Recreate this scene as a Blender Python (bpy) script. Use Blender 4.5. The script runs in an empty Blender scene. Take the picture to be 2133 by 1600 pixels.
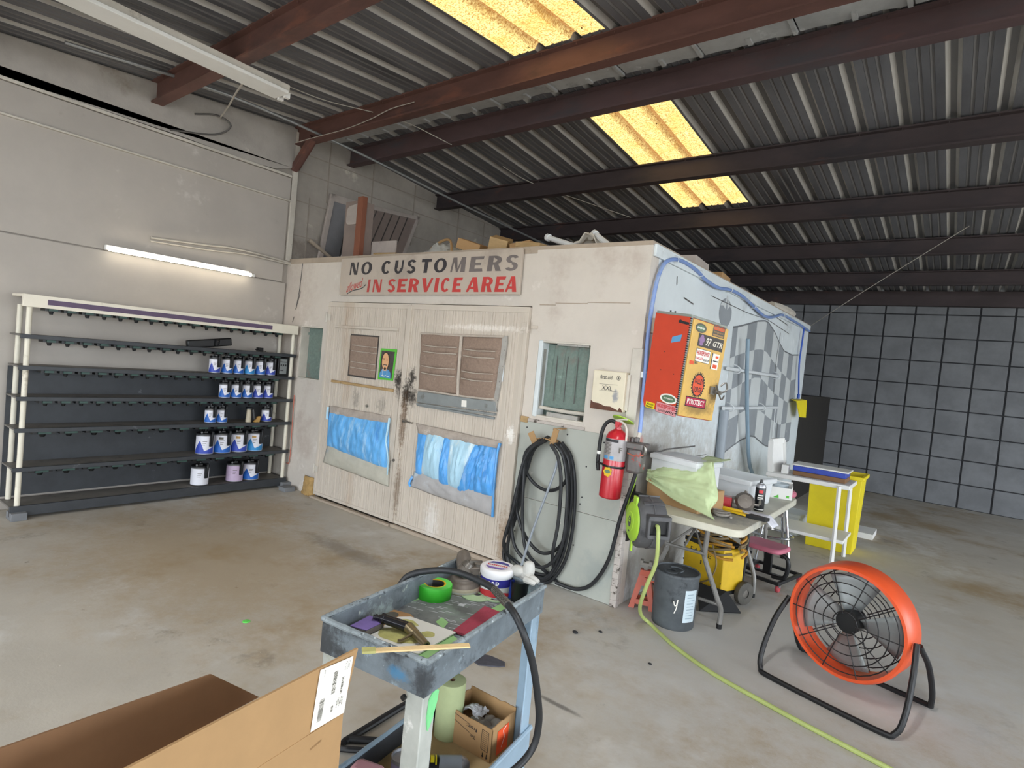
import bpy, math, random
from mathutils import Vector, Matrix, Euler, noise
random.seed(7)
PI = math.pi
scn = bpy.context.scene
COL = scn.collection
V = Vector

# ------------------------------------------------------------------ helpers
def lin(h):
    h = h.lstrip('#')
    out = []
    for i in (0, 2, 4):
        c = int(h[i:i+2], 16) / 255
        out.append(c / 12.92 if c <= .04045 else ((c + .055) / 1.055) ** 2.4)
    return (*out, 1)

class NT:
    def __init__(s, m):
        s.t = m.node_tree; s.n = s.t.nodes; s.l = s.t.links
    def new(s, k, **kw):
        x = s.n.new(k)
        for a, b in kw.items(): setattr(x, a, b)
        return x
    def link(s, a, b): s.l.new(a, b)
    def math(s, op, a, b=None, clamp=False):
        x = s.new('ShaderNodeMath', operation=op); x.use_clamp = clamp
        for i, q in enumerate((a, b)):
            if q is None: continue
            if isinstance(q, (int, float)): x.inputs[i].default_value = q
            else: s.link(q, x.inputs[i])
        return x.outputs[0]
    def mix(s, f, a, b):
        x = s.new('ShaderNodeMix', data_type='RGBA')
        for i, q in ((0, f), (6, a), (7, b)):
            if isinstance(q, (int, float)): x.inputs[i].default_value = q
            elif isinstance(q, tuple): x.inputs[i].default_value = q
            else: s.link(q, x.inputs[i])
        return x.outputs[2]
    def ramp(s, v, lo, hi):
        x = s.new('ShaderNodeMapRange'); x.interpolation_type = 'SMOOTHSTEP'
        s.link(v, x.inputs[0]); x.inputs[1].default_value = lo; x.inputs[2].default_value = hi
        return x.outputs[0]
    def noise(s, vec, scale, detail=4, rough=.6):
        x = s.new('ShaderNodeTexNoise'); x.inputs['Scale'].default_value = scale
        x.inputs['Detail'].default_value = detail; x.inputs['Roughness'].default_value = rough
        s.link(vec, x.inputs['Vector']); return x.outputs[0]

MATS = {}
def mat(name, col, rough=.6, metal=0., var=.12, scale=6., bump=0., bscale=40., stains=(), spots=(), stretch=(1, 1, 1),
        trans=0., alpha=1., emit=None, coat=0., spec=.5, sub=None, spot_scale=14, spot_amp=3.2):
    """col hex; stains: (hex, noise scale, lo, hi); spots: (centre, radii, hex, strength)"""
    m = bpy.data.materials.new(name); m.use_nodes = True
    t = NT(m); b = t.n['Principled BSDF']
    tc = t.new('ShaderNodeTexCoord'); mp = t.new('ShaderNodeMapping'); mp.inputs['Scale'].default_value = stretch
    t.link(tc.outputs['Object'], mp.inputs[0]); vec = mp.outputs[0]; raw = tc.outputs['Object']
    c = lin(col)
    if var:
        n = t.noise(vec, scale, 5, .65)
        f = t.ramp(n, .28, .72)
        lo = tuple(x * (1 - var) for x in c[:3]) + (1,); hi = tuple(min(1, x * (1 + var)) for x in c[:3]) + (1,)
        out = t.mix(f, lo, hi)
    else:
        x = t.new('ShaderNodeRGB'); x.outputs[0].default_value = c; out = x.outputs[0]
    for i, (h, sc, lo, hi) in enumerate(stains):
        mp2 = t.new('ShaderNodeMapping'); mp2.inputs['Location'].default_value = (3.7 * i + 1.3, 5.1 * i, 2.2 * i)
        t.link(vec, mp2.inputs[0])
        f = t.ramp(t.noise(mp2.outputs[0], sc, 6, .7), lo, hi)
        out = t.mix(f, out, lin(h))
    for (ce, ra, h, st) in spots:
        mp3 = t.new('ShaderNodeMapping'); mp3.vector_type = 'TEXTURE'
        mp3.inputs['Location'].default_value = ce; mp3.inputs['Scale'].default_value = ra
        t.link(raw, mp3.inputs[0])
        ln = t.new('ShaderNodeVectorMath', operation='LENGTH'); t.link(mp3.outputs[0], ln.inputs[0])
        nz = t.noise(raw, spot_scale, 7, .8)
        d = t.math('ADD', ln.outputs[1], t.math('MULTIPLY', t.math('SUBTRACT', nz, .5), spot_amp))
        f = t.math('MULTIPLY', t.math('SUBTRACT', 1, t.ramp(d, .25, 1.15)), st)
        out = t.mix(f, out, lin(h))
    t.link(out, b.inputs['Base Color'])
    b.inputs['Roughness'].default_value = rough; b.inputs['Metallic'].default_value = metal
    b.inputs['Specular IOR Level'].default_value = spec
    if coat: b.inputs['Coat Weight'].default_value = coat
    if trans: b.inputs['Transmission Weight'].default_value = trans
    if alpha < 1: b.inputs['Alpha'].default_value = alpha
    if emit:
        b.inputs['Emission Color'].default_value = lin(emit[0]); b.inputs['Emission Strength'].default_value = emit[1]
    if bump:
        bn = t.new('ShaderNodeBump'); bn.inputs['Strength'].default_value = bump; bn.inputs['Distance'].default_value = .01
        t.link(t.noise(vec, bscale, 4, .6), bn.inputs['Height']); t.link(bn.outputs[0], b.inputs['Normal'])
    if sub:   # translucent sheet: mix with a translucent lobe
        tr = t.new('ShaderNodeBsdfTranslucent'); t.link(out, tr.inputs[0])
        mx = t.new('ShaderNodeMixShader'); mx.inputs[0].default_value = sub
        t.link(b.outputs[0], mx.inputs[1]); t.link(tr.outputs[0], mx.inputs[2])
        t.link(mx.outputs[0], t.n['Material Output'].inputs[0])
    MATS[name] = m
    return m

def catmull(pts, n):
    if n <= 1 or len(pts) < 3: return [V(p) for p in pts]
    P = [V(p) for p in pts]; P = [P[0] * 2 - P[1]] + P + [P[-1] * 2 - P[-2]]
    out = []
    for i in range(1, len(P) - 2):
        a, b, c, d = P[i-1], P[i], P[i+1], P[i+2]
        for k in range(n):
            t = k / n
            out.append(.5 * ((2*b) + (c-a)*t + (2*a-5*b+4*c-d)*t*t + (3*b-a-3*c+d)*t*t*t))
    out.append(P[-2]); return out

class B:
    """collects polygons for ONE mesh object"""
    def __init__(s): s.v = []; s.f = []; s.m = []; s.mi = 0; s.jit = .1; s.X = Matrix.Identity(4)
    def add(s, vs, fs):
        k = len(s.v); s.v += [s.X @ V(p) for p in vs]
        for f in fs: s.f.append([k + i for i in f]); s.m.append(s.mi)
        return s
    def mat(s, i): s.mi = i; return s
    def box(s, c, d, R=None):
        c = V(c); R = R or Matrix.Identity(3)
        s.jit = (s.jit + .618034) % 1
        h = [x / 2 + .00035 * ((s.jit + .37 * i) % 1) for i, x in enumerate(d)]   # keeps touching faces from lying in one plane
        vs = [c + R @ V((sx*h[0], sy*h[1], sz*h[2])) for sx in (-1, 1) for sy in (-1, 1) for sz in (-1, 1)]
        return s.add(vs, [(0,1,3,2), (4,6,7,5), (0,4,5,1), (2,3,7,6), (0,2,6,4), (1,5,7,3)])
    def bb(s, x0, x1, y0, y1, z0, z1): return s.box(((x0+x1)/2, (y0+y1)/2, (z0+z1)/2), (abs(x1-x0), abs(y1-y0), abs(z1-z0)))
    def bar(s, p, q, w, h, up=(0, 0, 1)):
        p, q = V(p), V(q); d = (q - p); L = d.length; d.normalize(); u = V(up)
        if abs(d.dot(u)) > .99: u = V((1, 0, 0))
        a = d.cross(u).normalized(); u = a.cross(d)
        R = Matrix((a, d, u)).transposed()
        return s.box((p + q) / 2, (w, L, h), R)
    def tube(s, pts, r, seg=8, n=1, closed=False, cap=True):
        P = catmull(pts, n); rr = r if callable(r) else (lambda t: r)
        N = len(P); rings = []; up = None
        for i in range(N):
            d = (P[(i+1) % N] - P[i-1]) if closed else (P[min(i+1, N-1)] - P[max(i-1, 0)])
            if d.length < 1e-9: d = V((0, 0, 1))
            d.normalize()
            if up is None:
                up = V((0, 0, 1)) if abs(d.z) < .9 else V((1, 0, 0))
            a = d.cross(up)
            if a.length < 1e-6: a = d.orthogonal()
            a.normalize(); up = a.cross(d)
            q = rr(i / max(1, N - 1))
            rings.append([P[i] + q * (math.cos(2*PI*k/seg) * a + math.sin(2*PI*k/seg) * up) for k in range(seg)])
        vs = [p for g in rings for p in g]; fs = []
        for i in range(N if closed else N - 1):
            j = (i + 1) % N
            for k in range(seg):
                l = (k + 1) % seg
                fs.append((i*seg+k, i*seg+l, j*seg+l, j*seg+k))
        if cap and not closed:
            fs.append(tuple(range(seg))[::-1]); fs.append(tuple((N-1)*seg + k for k in range(seg)))
        return s.add(vs, fs)
    def cyl(s, p, q, r, r2=None, seg=20):
        r2 = r if r2 is None else r2
        return s.tube([p, q], lambda t: r + (r2 - r) * t, seg)
    def lathe(s, prof, seg=28, o=(0, 0, 0), R=None, a0=0., a1=2*PI, cap=False):
        R = R or Matrix.Identity(3); o = V(o); vs = []; fs = []; full = abs(a1 - a0 - 2*PI) < 1e-6
        n = seg if full else seg + 1
        for r, z in prof:
            for k in range(n):
                a = a0 + (a1 - a0) * k / seg
                vs.append(o + R @ V((r * math.cos(a), r * math.sin(a), z)))
        for i in range(len(prof) - 1):
            for k in range(seg):
                l = (k + 1) % n
                fs.append((i*n+k, i*n+l, (i+1)*n+l, (i+1)*n+k))
        if full and cap:
            if prof[0][0] > 1e-6: fs.append(tuple(range(n))[::-1])
            if prof[-1][0] > 1e-6: fs.append(tuple((len(prof)-1)*n + k for k in range(n)))
        return s.add(vs, fs)
    def sphere(s, c, r, seg=16, rings=10):
        r = (r, r, r) if isinstance(r, (int, float)) else r
        vs = []; fs = []
        for i in range(rings + 1):
            t = PI * i / rings
            for k in range(seg):
                a = 2*PI*k/seg
                vs.append((c[0]+r[0]*math.sin(t)*math.cos(a), c[1]+r[1]*math.sin(t)*math.sin(a), c[2]-r[2]*math.cos(t)))
        for i in range(rings):
            for k in range(seg):
                l = (k+1) % seg
                fs.append((i*seg+k, i*seg+l, (i+1)*seg+l, (i+1)*seg+k))
        return s.add(vs, fs)
    def prism(s, pts, fr, t0=0., t1=.01):
        """outline pts (u,v) in frame fr=(o,ux,uy), extruded along the normal from t0 to t1"""
        o, ux, uy = (V(a) for a in fr); n = ux.cross(uy).normalized(); k = len(pts)
        vs = [o + ux*u + uy*v + n*t0 for u, v in pts] + [o + ux*u + uy*v + n*t1 for u, v in pts]
        fs = [tuple(range(k))[::-1], tuple(range(k, 2*k))] + [(i, (i+1) % k, k+(i+1) % k, k+i) for i in range(k)]
        return s.add(vs, fs)
    def flat(s, pts, fr, t=.001):
        o, ux, uy = (V(a) for a in fr); n = ux.cross(uy).normalized()
        return s.add([o + ux*u + uy*v + n*t for u, v in pts], [tuple(range(len(pts)))])
    def rect(s, u0, v0, u1, v1, fr, t=.001): return s.flat([(u0, v0), (u1, v0), (u1, v1), (u0, v1)], fr, t)
    def ell(s, cu, cv, ru, rv, fr, t=.001, n=24): return s.flat([(cu+ru*math.cos(2*PI*k/n), cv+rv*math.sin(2*PI*k/n)) for k in range(n)], fr, t)
    def grid(s, fn, nu, nv):
        vs = [fn(i/nu, j/nv) for j in range(nv+1) for i in range(nu+1)]; w = nu + 1
        return s.add(vs, [(j*w+i, j*w+i+1, (j+1)*w+i+1, (j+1)*w+i) for j in range(nv) for i in range(nu)])
    def text(s, txt, fr, u, v, w, h, t=.0015, bold=.0, shear=0., space=1.):
        cu = bpy.data.curves.new('t', 'FONT'); cu.body = txt; cu.offset = bold; cu.shear = shear; cu.space_character = space
        cu.resolution_u = 4
        ob = bpy.data.objects.new('t', cu); COL.objects.link(ob)
        dg = bpy.context.evaluated_depsgraph_get(); me = bpy.data.meshes.new_from_object(ob.evaluated_get(dg))
        P = [q.co.copy() for q in me.vertices]; F = [tuple(p.vertices) for p in me.polygons]
        bpy.data.objects.remove(ob); bpy.data.curves.remove(cu); bpy.data.meshes.remove(me)
        if not P: return s
        x0, x1 = min(p.x for p in P), max(p.x for p in P); y0, y1 = min(p.y for p in P), max(p.y for p in P)
        o, ux, uy = (V(a) for a in fr); n = ux.cross(uy).normalized()
        return s.add([o + ux*(u + (p.x-x0)/(x1-x0)*w) + uy*(v + (p.y-y0)/(y1-y0)*h) + n*t for p in P], F)

def xform(o):
    return Matrix.Translation(o.location) @ o.rotation_euler.to_matrix().to_4x4()

def mesh(name, b, mats, smooth=35):
    me = bpy.data.meshes.new(name)
    me.from_pydata([tuple(p) for p in b.v], [], b.f)
    for m in (mats if isinstance(mats, (list, tuple)) else [mats]): me.materials.append(MATS[m] if isinstance(m, str) else m)
    me.polygons.foreach_set('material_index', b.m)
    me.validate(); 
    if smooth:
        me.polygons.foreach_set('use_smooth', [True] * len(me.polygons))
        me.set_sharp_from_angle(angle=math.radians(smooth))
    me.update(); return me

def tag(o, label=None, cat=None, group=None, kind=None):
    if label: o['label'] = label
    if cat: o['category'] = cat
    if group: o['group'] = group
    if kind: o['kind'] = kind
    return o

def thing(name, label, cat, loc=(0, 0, 0), rot=0., group=None):
    o = bpy.data.objects.new(name, None); o.empty_display_size = .05; COL.objects.link(o)
    o.location = loc; o.rotation_euler = (0, 0, rot) if isinstance(rot, (int, float)) else rot
    return tag(o, label, cat, group)

def mods(o, bevel, solid):
    if solid:
        q = o.modifiers.new('solid', 'SOLIDIFY'); q.thickness = solid; q.offset = 0
    if bevel:
        q = o.modifiers.new('bevel', 'BEVEL'); q.width = bevel; q.segments = 2; q.limit_method = 'ANGLE'; q.angle_limit = math.radians(40)
        q.use_clamp_overlap = True

def part(name, b, mats, parent, world=True, bevel=0, smooth=35, solid=0, label=None, kind=None):
    """a child mesh; world=True: the geometry was written in world coordinates"""
    if world:
        M = Matrix.Identity(4); q = parent
        chain = []
        while q: chain.append(q); q = q.parent
        for q in reversed(chain): M = M @ xform(q)
        I = M.inverted(); b.v = [I @ p for p in b.v]
    o = bpy.data.objects.new(name, mesh(name, b, mats, smooth)); COL.objects.link(o); o.parent = parent
    mods(o, bevel, solid); tag(o, label, kind=kind)
    return o

def solo(name, b, mats, label, cat, loc=None, rot=0., group=None, bevel=0, smooth=35, solid=0, kind=None, world=True):
    """a thing that is one mesh; origin at its base when world"""
    if world and loc is None:
        n = len(b.v); loc = (sum(p.x for p in b.v)/n, sum(p.y for p in b.v)/n, min(p.z for p in b.v))
        b.v = [p - V(loc) for p in b.v]
    o = bpy.data.objects.new(name, mesh(name, b, mats, smooth)); COL.objects.link(o)
    o.location = loc or (0, 0, 0); o.rotation_euler = (0, 0, rot) if isinstance(rot, (int, float)) else rot
    mods(o, bevel, solid)
    return tag(o, label, cat, group, kind)

def struct(name, b, mats, parent=None, bevel=0, smooth=35):
    o = bpy.data.objects.new(name, mesh(name, b, mats, smooth)); COL.objects.link(o)
    if parent: o.parent = parent
    else: o['kind'] = 'structure'
    mods(o, bevel, 0); return o

def copytree(o, parent=None):
    c = o.copy(); COL.objects.link(c)
    if parent: c.parent = parent
    for ch in list(o.children): copytree(ch, c)
    return c

def FW(t=0.): return ((0, -t, 0), (1, 0, 0), (0, 0, 1))        # booth front wall: u = x, v = z
def RW(t=0.): return ((t, 0, 0), (0, 1, 0), (0, 0, 1))         # booth side wall: u = y, v = z
def rotz(a): return Matrix.Rotation(a, 3, 'Z')
def nz(x, y, z=0.): return noise.noise(V((x, y, z)))
SKY, SUN, EXPO, FILL_LAMP = 6.5, 1.0, 0.55, 24
# ------------------------------------------------------------------ materials
mat('concrete', '#b9b3a8', .7, spot_amp=1.8, spot_scale=5, var=.08, scale=1.3, bump=.08, bscale=60,
    stains=[('#a08d70', .55, .48, .66), ('#c9c6c0', 1.1, .52, .70), ('#8f877a', 2.6, .58, .74), ('#dedad2', 26, .69, .73), ('#7b746a', 9, .67, .77)],
    spots=[((-2.4, -1.5, 0), (1.9, 1.1, .5), '#a38c68', .6), ((-1.9, -.75, 0), (.6, .12, .3), '#6f6860', .5), ((1.1, .2, 0), (1.7, 1.9, .5), '#bfbfbd', .75),
           ((-3.4, -.7, 0), (.8, .5, .3), '#ab9068', .55), ((.35, -1.25, 0), (.16, .018, .2), '#4f4b46', .7)])
mat('asphalt', '#8c8a86', .9, var=.1, scale=.6)
mat('old_plaster', '#a7a19a', .85, var=.12, scale=2.2, bump=.25, bscale=22, stains=[('#8e857b', 1.4, .56, .72), ('#cfc9c0', 3.2, .6, .7), ('#7b6f65', 12, .7, .76)])
mat('board_paint', '#aea79f', .75, var=.06, scale=1.6, bump=.05, bscale=30, stains=[('#a1998f', 2.0, .6, .75), ('#d4d0ca', .9, .58, .7)])
mat('gable_block', '#9c958d', .9, var=.12, scale=2.5, bump=.35, bscale=18, stains=[('#837a72', 1.2, .54, .7), ('#c0b8ad', 2.8, .6, .72)])
mat('booth_paint', '#c8c0b6', .7, var=.05, scale=2.2, bump=.3, bscale=35, stains=[('#b7aba0', 1.1, .55, .7), ('#dad3cb', 2.6, .6, .72)],
    spots=[((-4.2, 0, 1.9), (.5, .3, .9), '#b3a69b', .5)])
mat('booth_side_paint', '#cfd6d8', .7, spot_amp=1.5, spot_scale=8, var=.05, scale=2.0, bump=.15, bscale=28, stains=[('#b7bcbd', 1.1, .55, .72), ('#e3e8ea', 2.4, .6, .72), ('#7e7a72', 9, .70, .78)],
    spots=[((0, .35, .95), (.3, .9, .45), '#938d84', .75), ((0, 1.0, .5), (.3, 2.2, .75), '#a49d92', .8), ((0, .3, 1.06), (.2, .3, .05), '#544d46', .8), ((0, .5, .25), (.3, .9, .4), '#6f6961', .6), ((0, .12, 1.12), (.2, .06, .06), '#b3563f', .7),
           ((0, 4.2, .8), (.3, .5, .9), '#a8a094', .55)])
mat('mural_grey', '#8b9094', .75, var=.08, scale=3, stains=[('#a6abad', 5, .62, .72), ('#73777a', 2, .6, .72)])
mat('mural_white', '#c2c6c6', .75, var=.05, scale=3, stains=[('#a9acab', 3, .6, .74)])
mat('mural_dark', '#6c6f72', .75, var=.08, scale=3)
mat('door_paint', '#c5bbae', .62, spot_scale=30, var=.05, scale=3.5, bump=.05, bscale=40, stretch=(1, 1, .25),
    stains=[('#b5a492', 1.5, .56, .72), ('#ded4c8', 5.5, .64, .72), ('#8a7762', 14, .71, .77)],
    spots=[((-2.32, 0, 1.32), (.06, .2, .10), '#17130f', .97), ((-2.29, 0, 1.24), (.07, .2, .12), '#4a423c', .6), ((-2.19, 0, 1.2), (.05, .2, .16), '#120f0c', .97), ((-2.12, 0, 1.19), (.07, .2, .09), '#231d18', .93), ((-2.14, 0, 1.36), (.05, .2, .1), '#1d1814', .9),
           ((-2.2, 0, .95), (.04, .2, .3), '#6d553d', .75), ((-2.2, 0, .35), (.04, .2, .3), '#6f5a44', .6), ((-.97, 0, .2), (.07, .2, .3), '#8a6b48', .6), ((-2.9, 0, 1.08), (.06, .2, .1), '#7b756c', .6), ((-2.52, 0, 1.07), (.08, .2, .1), '#8b847a', .55), ((-2.72, 0, 1.03), (.03, .2, .02), '#3c3f36', .9),
           ((-1.0, 0, 1.02), (.05, .2, .07), '#f2efe9', .95), ((-1.75, 0, .16), (.1, .2, .2), '#dcd8d2', .7), ((-1.35, 0, 1.83), (.5, .2, .03), '#e8e2da', .7)])
mat('drywall', '#a9aca4', .8, var=.05, scale=2, stains=[('#9aa09b', 1.4, .55, .7), ('#b9b6a8', 2.2, .6, .74), ('#c5c4bc', 8, .68, .74)])
mat('roof_sheet', '#66666a', .6, .1, var=.25, scale=3, bump=.04, bscale=30, stretch=(1, .25, 1), stains=[('#3d3d40', .8, .5, .7), ('#94928e', 1.8, .62, .74), ('#d3d0ca', 6, .725, .74)])
mat('roof_rib', '#b2afaa', .55, .15, var=.15, scale=4, stretch=(1, .2, 1), stains=[('#57534e', 1.3, .56, .72)])
mat('roof_rib_dark', '#6e6c6c', .6, .1, var=.15, scale=4, stretch=(1, .2, 1))
mat('flashing', '#b4b6b6', .5, .1, var=.18, scale=3, stains=[('#85878a', 2, .58, .72), ('#d2d4d4', 5, .64, .74)])
mat('rust_steel', '#664740', .7, .15, var=.2, scale=4, bump=.05, bscale=50, stretch=(.4, 1, 1), stains=[('#7d5244', 2.5, .58, .72), ('#4b3a38', 1.2, .55, .72), ('#8b8380', 6, .68, .76)])
mat('sooty_steel', '#564344', .7, .15, var=.18, scale=4, bump=.05, bscale=50, stretch=(.4, 1, 1), stains=[('#4b484c', 1.1, .5, .68), ('#6b463c', 2.5, .6, .74), ('#77706e', 7, .68, .76)])
mat('dark_steel', '#403637', .7, .15, var=.18, scale=4, stretch=(.4, 1, 1), stains=[('#2f2c30', 1.1, .5, .68), ('#5c3d36', 3, .6, .74)])
mat('galv', '#9a9c9c', .45, .6, var=.1, scale=8)
mat('white_paint', '#e4e3df', .5, var=.03, scale=5)
mat('dirty_white', '#c4beb3', .6, var=.1, scale=6, stains=[('#8f877b', 4, .6, .74)])
mat('cream', '#ddd6c6', .5, var=.05, scale=4, stains=[('#bfb5a2', 3, .6, .76)])
mat('cream_post', '#d6d0bf', .5, var=.06, scale=5, stains=[('#a59b88', 5, .62, .76)])
mat('purple_band', '#5b4a63', .6, var=.05, scale=9)
mat('rack_black', '#33363a', .5, var=.15, scale=8, stains=[('#6d7072', 7, .64, .74)])
mat('rack_shelf', '#6f6b66', .55, var=.12, scale=7, stains=[('#4b4947', 5, .55, .7), ('#9c978f', 8, .66, .76)])
mat('black_plastic', '#101113', .4, var=.15, scale=20)
mat('black_rubber', '#17181a', .5, var=.25, scale=14, stains=[('#3c3d3e', 9, .62, .74)])
mat('hose_black', '#212326', .5, var=.2, scale=10, stains=[('#50524f', 8, .62, .76)])
mat('green_coupling', '#2f4a43', .5, var=.15, scale=20)
mat('label_white', '#dcdce4', .5, var=.02, scale=20)
mat('label_blue', '#1e5fb4', .45, var=.12, scale=25)
mat('label_navy', '#3047a8', .45, var=.12, scale=25)
mat('label_cyan', '#2c86c4', .45, var=.12, scale=25)
mat('label_lilac', '#b7a3bd', .5, var=.06, scale=25)
mat('label_gold', '#b08a4c', .5, var=.1, scale=25)
mat('can_metal', '#a9abb0', .35, .8, var=.08, scale=10)
mat('tan_cup', '#bcb19b', .6, var=.06, scale=10)
mat('yellow_paint', '#d9b21c', .5, var=.1, scale=6, stains=[('#8f6c16', 4, .64, .74), ('#3e3520', 11, .71, .76)])
mat('yellow_plain', '#e6d21a', .5, var=.05, scale=6)
mat('tube_lit', '#ffffff', .4, var=0, emit=('#fff4dc', 9))
mat('sign_board', '#b3a79a', .6, var=.05, scale=3, stains=[('#a2968a', 1.5, .55, .7), ('#bcaa93', 2.5, .6, .74)])
mat('sign_black', '#322f33', .55, var=.25, scale=2.5)
mat('sign_faded', '#6a6260', .6, var=.2, scale=3, stains=[('#8a7f78', 3, .6, .72)])
mat('sign_red', '#b93a36', .55, var=.1, scale=3, stains=[('#a5423e', 2.5, .55, .7)])
mat('filter_brown', '#8f7b6d', .95, var=.12, scale=60, bump=.5, bscale=140, stains=[('#7d6a5e', 6, .55, .7), ('#a39385', 30, .6, .72)])
mat('filter_edge', '#b3a89c', .9, var=.1, scale=30, bump=.2, bscale=60)
mat('filter_green', '#72827a', .95, var=.1, scale=40, bump=.3, bscale=120, stains=[('#7d766f', 3, .50, .66), ('#85998f', 9, .6, .72)])
mat('grey_metal', '#8b9090', .5, .3, var=.08, scale=8, stains=[('#73736f', 6, .6, .72)])
mat('perforated', '#a8a59f', .5, .3, var=.1, scale=12, stains=[('#3b3a38', 60, .62, .64)])
mat('wood_raw', '#a98d63', .75, var=.15, scale=6, stretch=(1, 1, 4), stains=[('#6f5636', 7, .6, .72)])
mat('block_joint', '#8f867d', .9, var=.1, scale=5)
mat('tray_rim', '#7d868a', .6, var=.3, scale=30, stains=[('#2e3236', 26, .56, .64), ('#b9c2c4', 40, .6, .66)])
mat('clear_fibreglass', '#9fb4c4', .5, var=.1, scale=20)
mat('wood_grey', '#a59787', .8, var=.1, scale=6, stains=[('#8c7e70', 5, .58, .72)])
mat('wood_stick', '#d9bd8b', .7, var=.08, scale=14, stretch=(1, 6, 6))
mat('bag_blue', '#66ade6', .35, var=.22, scale=9, bump=.25, bscale=45, stretch=(2.2, 1, .5), stains=[('#9cc9ee', 7, .52, .66), ('#3f88d6', 3.5, .60, .74)], alpha=.97)
mat('bag_deep', '#559fe0', .35, var=.2, scale=9, bump=.25, bscale=45, stretch=(2.2, 1, .5), stains=[('#86b3e4', 5, .52, .66)])
mat('bag_pale', '#a9cfe2', .4, var=.12, scale=9, bump=.3, bscale=35, stretch=(2, 1, .5), stains=[('#d4e2e4', 5, .54, .68), ('#69aede', 6, .6, .72)])
mat('bag_white', '#b3b0a3', .6, var=.08, scale=8, bump=.15, bscale=30, stains=[('#8f99a8', 4, .55, .7), ('#c7c4b4', 6, .6, .74)])
mat('bag_grey', '#a8a6a6', .6, var=.08, scale=8, bump=.2, bscale=26, stains=[('#b9c6cf', 4, .52, .66), ('#8f8b88', 7, .6, .72)])
mat('tape_silver', '#a79c92', .5, var=.15, scale=14, bump=.25, bscale=30, stains=[('#c9c2b9', 10, .6, .72), ('#8fa3b5', 5, .62, .74)])
mat('tape_green', '#58b53c', .6, var=.08, scale=12)
mat('tape_bright', '#35b128', .5, var=.05, scale=12)
mat('tape_side', '#66d25a', .6, var=.04, scale=30)
mat('tape_mint', '#79cf8a', .6, var=.06, scale=20)
mat('tin_label', '#8a7f95', .4, .5, var=.1, scale=14)
mat('tape_pale', '#8fbb7d', .65, var=.1, scale=8, stains=[('#7ca973', 5, .58, .72)])
mat('skin_tone', '#d9a679', .6, var=.04, scale=20)
mat('hair_dark', '#33291f', .6, var=.2, scale=30)
mat('print_dark', '#46423f', .6, var=.2, scale=30)
mat('print_blue', '#4f8fc0', .6, var=.08, scale=20)
mat('print_ink', '#26262a', .6, var=.05, scale=30)
mat('print_white', '#e9e6de', .6, var=.03, scale=30)
mat('print_red', '#c23038', .5, var=.06, scale=20)
mat('print_orange', '#d9532f', .5, var=.06, scale=20)
mat('print_pink', '#d9979b', .5, var=.06, scale=20)
mat('print_crimson', '#a91f42', .45, var=.08, scale=20)
mat('print_purple', '#8f6f98', .5, var=.08, scale=20)
mat('print_green', '#5c7a5e', .5, var=.08, scale=20)
mat('print_grey', '#5a564c', .55, var=.1, scale=20)
mat('aid_white', '#d6cdb6', .5, var=.04, scale=6, stains=[('#c2b79c', 3, .6, .74)], spots=[((.06, 0, .1), (.022, .2, .06), '#7a7f8c', .8)])
mat('aid_rust', '#5b3a2d', .8, var=.2, scale=18)
mat('ext_red', '#b31f2b', .3, var=.06, scale=8, coat=.3)
mat('ext_label', '#9c9898', .35, .3, var=.06, scale=20)
mat('chrome', '#b9bbbf', .18, .95, var=.04, scale=9)
mat('steel_worn', '#8a8680', .35, .8, var=.15, scale=12)
mat('brass', '#a98a4e', .35, .8, var=.1, scale=12)
mat('lime', '#9fc83a', .45, var=.06, scale=10)
mat('lime_hose', '#a6b36c', .5, var=.08, scale=7, stains=[('#97a562', 5, .6, .74)])
mat('blue_hose', '#7b94c8', .45, var=.08, scale=5, stains=[('#98a9c6', 2.5, .55, .7)])
mat('blue_deep', '#2e55b0', .45, var=.08, scale=5)
mat('regulator', '#6a6664', .5, .4, var=.12, scale=12, stains=[('#a13a34', 9, .58, .66), ('#9b9894', 14, .62, .72)])
mat('cab_red', '#c8452c', .45, var=.05, scale=5, stains=[('#a8553f', 3, .62, .76), ('#6f2f22', 22, .72, .77)])
mat('cab_yellow', '#d3ab5c', .5, var=.1, scale=6, stains=[('#b3833f', 4, .58, .74), ('#dfc384', 8, .62, .74), ('#4c3822', 26, .69, .74)], spots=[((.40, .185, .14), (.07, .07, .09), '#3b2f22', .85), ((.36, .05, .02), (.1, .2, .05), '#5d4a2c', .6)], spot_amp=2.)
mat('cab_grey', '#8f958f', .5, .2, var=.1, scale=8)
mat('sticker_blue', '#5e9cc8', .5, var=.06, scale=20)
mat('pvc_white', '#d4d8da', .45, var=.03, scale=6)
mat('pipe_grey', '#8f979f', .5, var=.06, scale=6)
mat('pipe_blue', '#8399a8', .5, var=.06, scale=6)
mat('reel_grey', '#4f4f51', .55, var=.12, scale=8, stains=[('#8d8b88', 5, .58, .74), ('#2f3033', 3, .55, .7)])
mat('table_top', '#c6c3b3', .5, var=.07, scale=5, stains=[('#9e9b91', 3.5, .57, .72), ('#6e7072', 6, .66, .74)], spots=[((.2, -.46, .74), (.24, .26, .1), '#74777a', .75), ((.25, .3, .74), (.2, .4, .1), '#a5a49a', .5)], spot_amp=2.)
mat('table_leg', '#85837f', .5, .4, var=.08, scale=9)
mat('kraft', '#a5835a', .8, var=.05, scale=8, stains=[('#937249', 3, .6, .76)])
mat('kraft_edge', '#8b6a45', .85, var=.15, scale=40, bump=.2, bscale=90)
mat('kraft_dark', '#7c5b3e', .8, var=.06, scale=8)
mat('mask_paper', '#b5c497', .7, var=.06, scale=5, bump=.1, bscale=18, stains=[('#a6b689', 3, .56, .72)])
mat('mask_roll', '#b2bd8e', .7, var=.05, scale=14)
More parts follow.
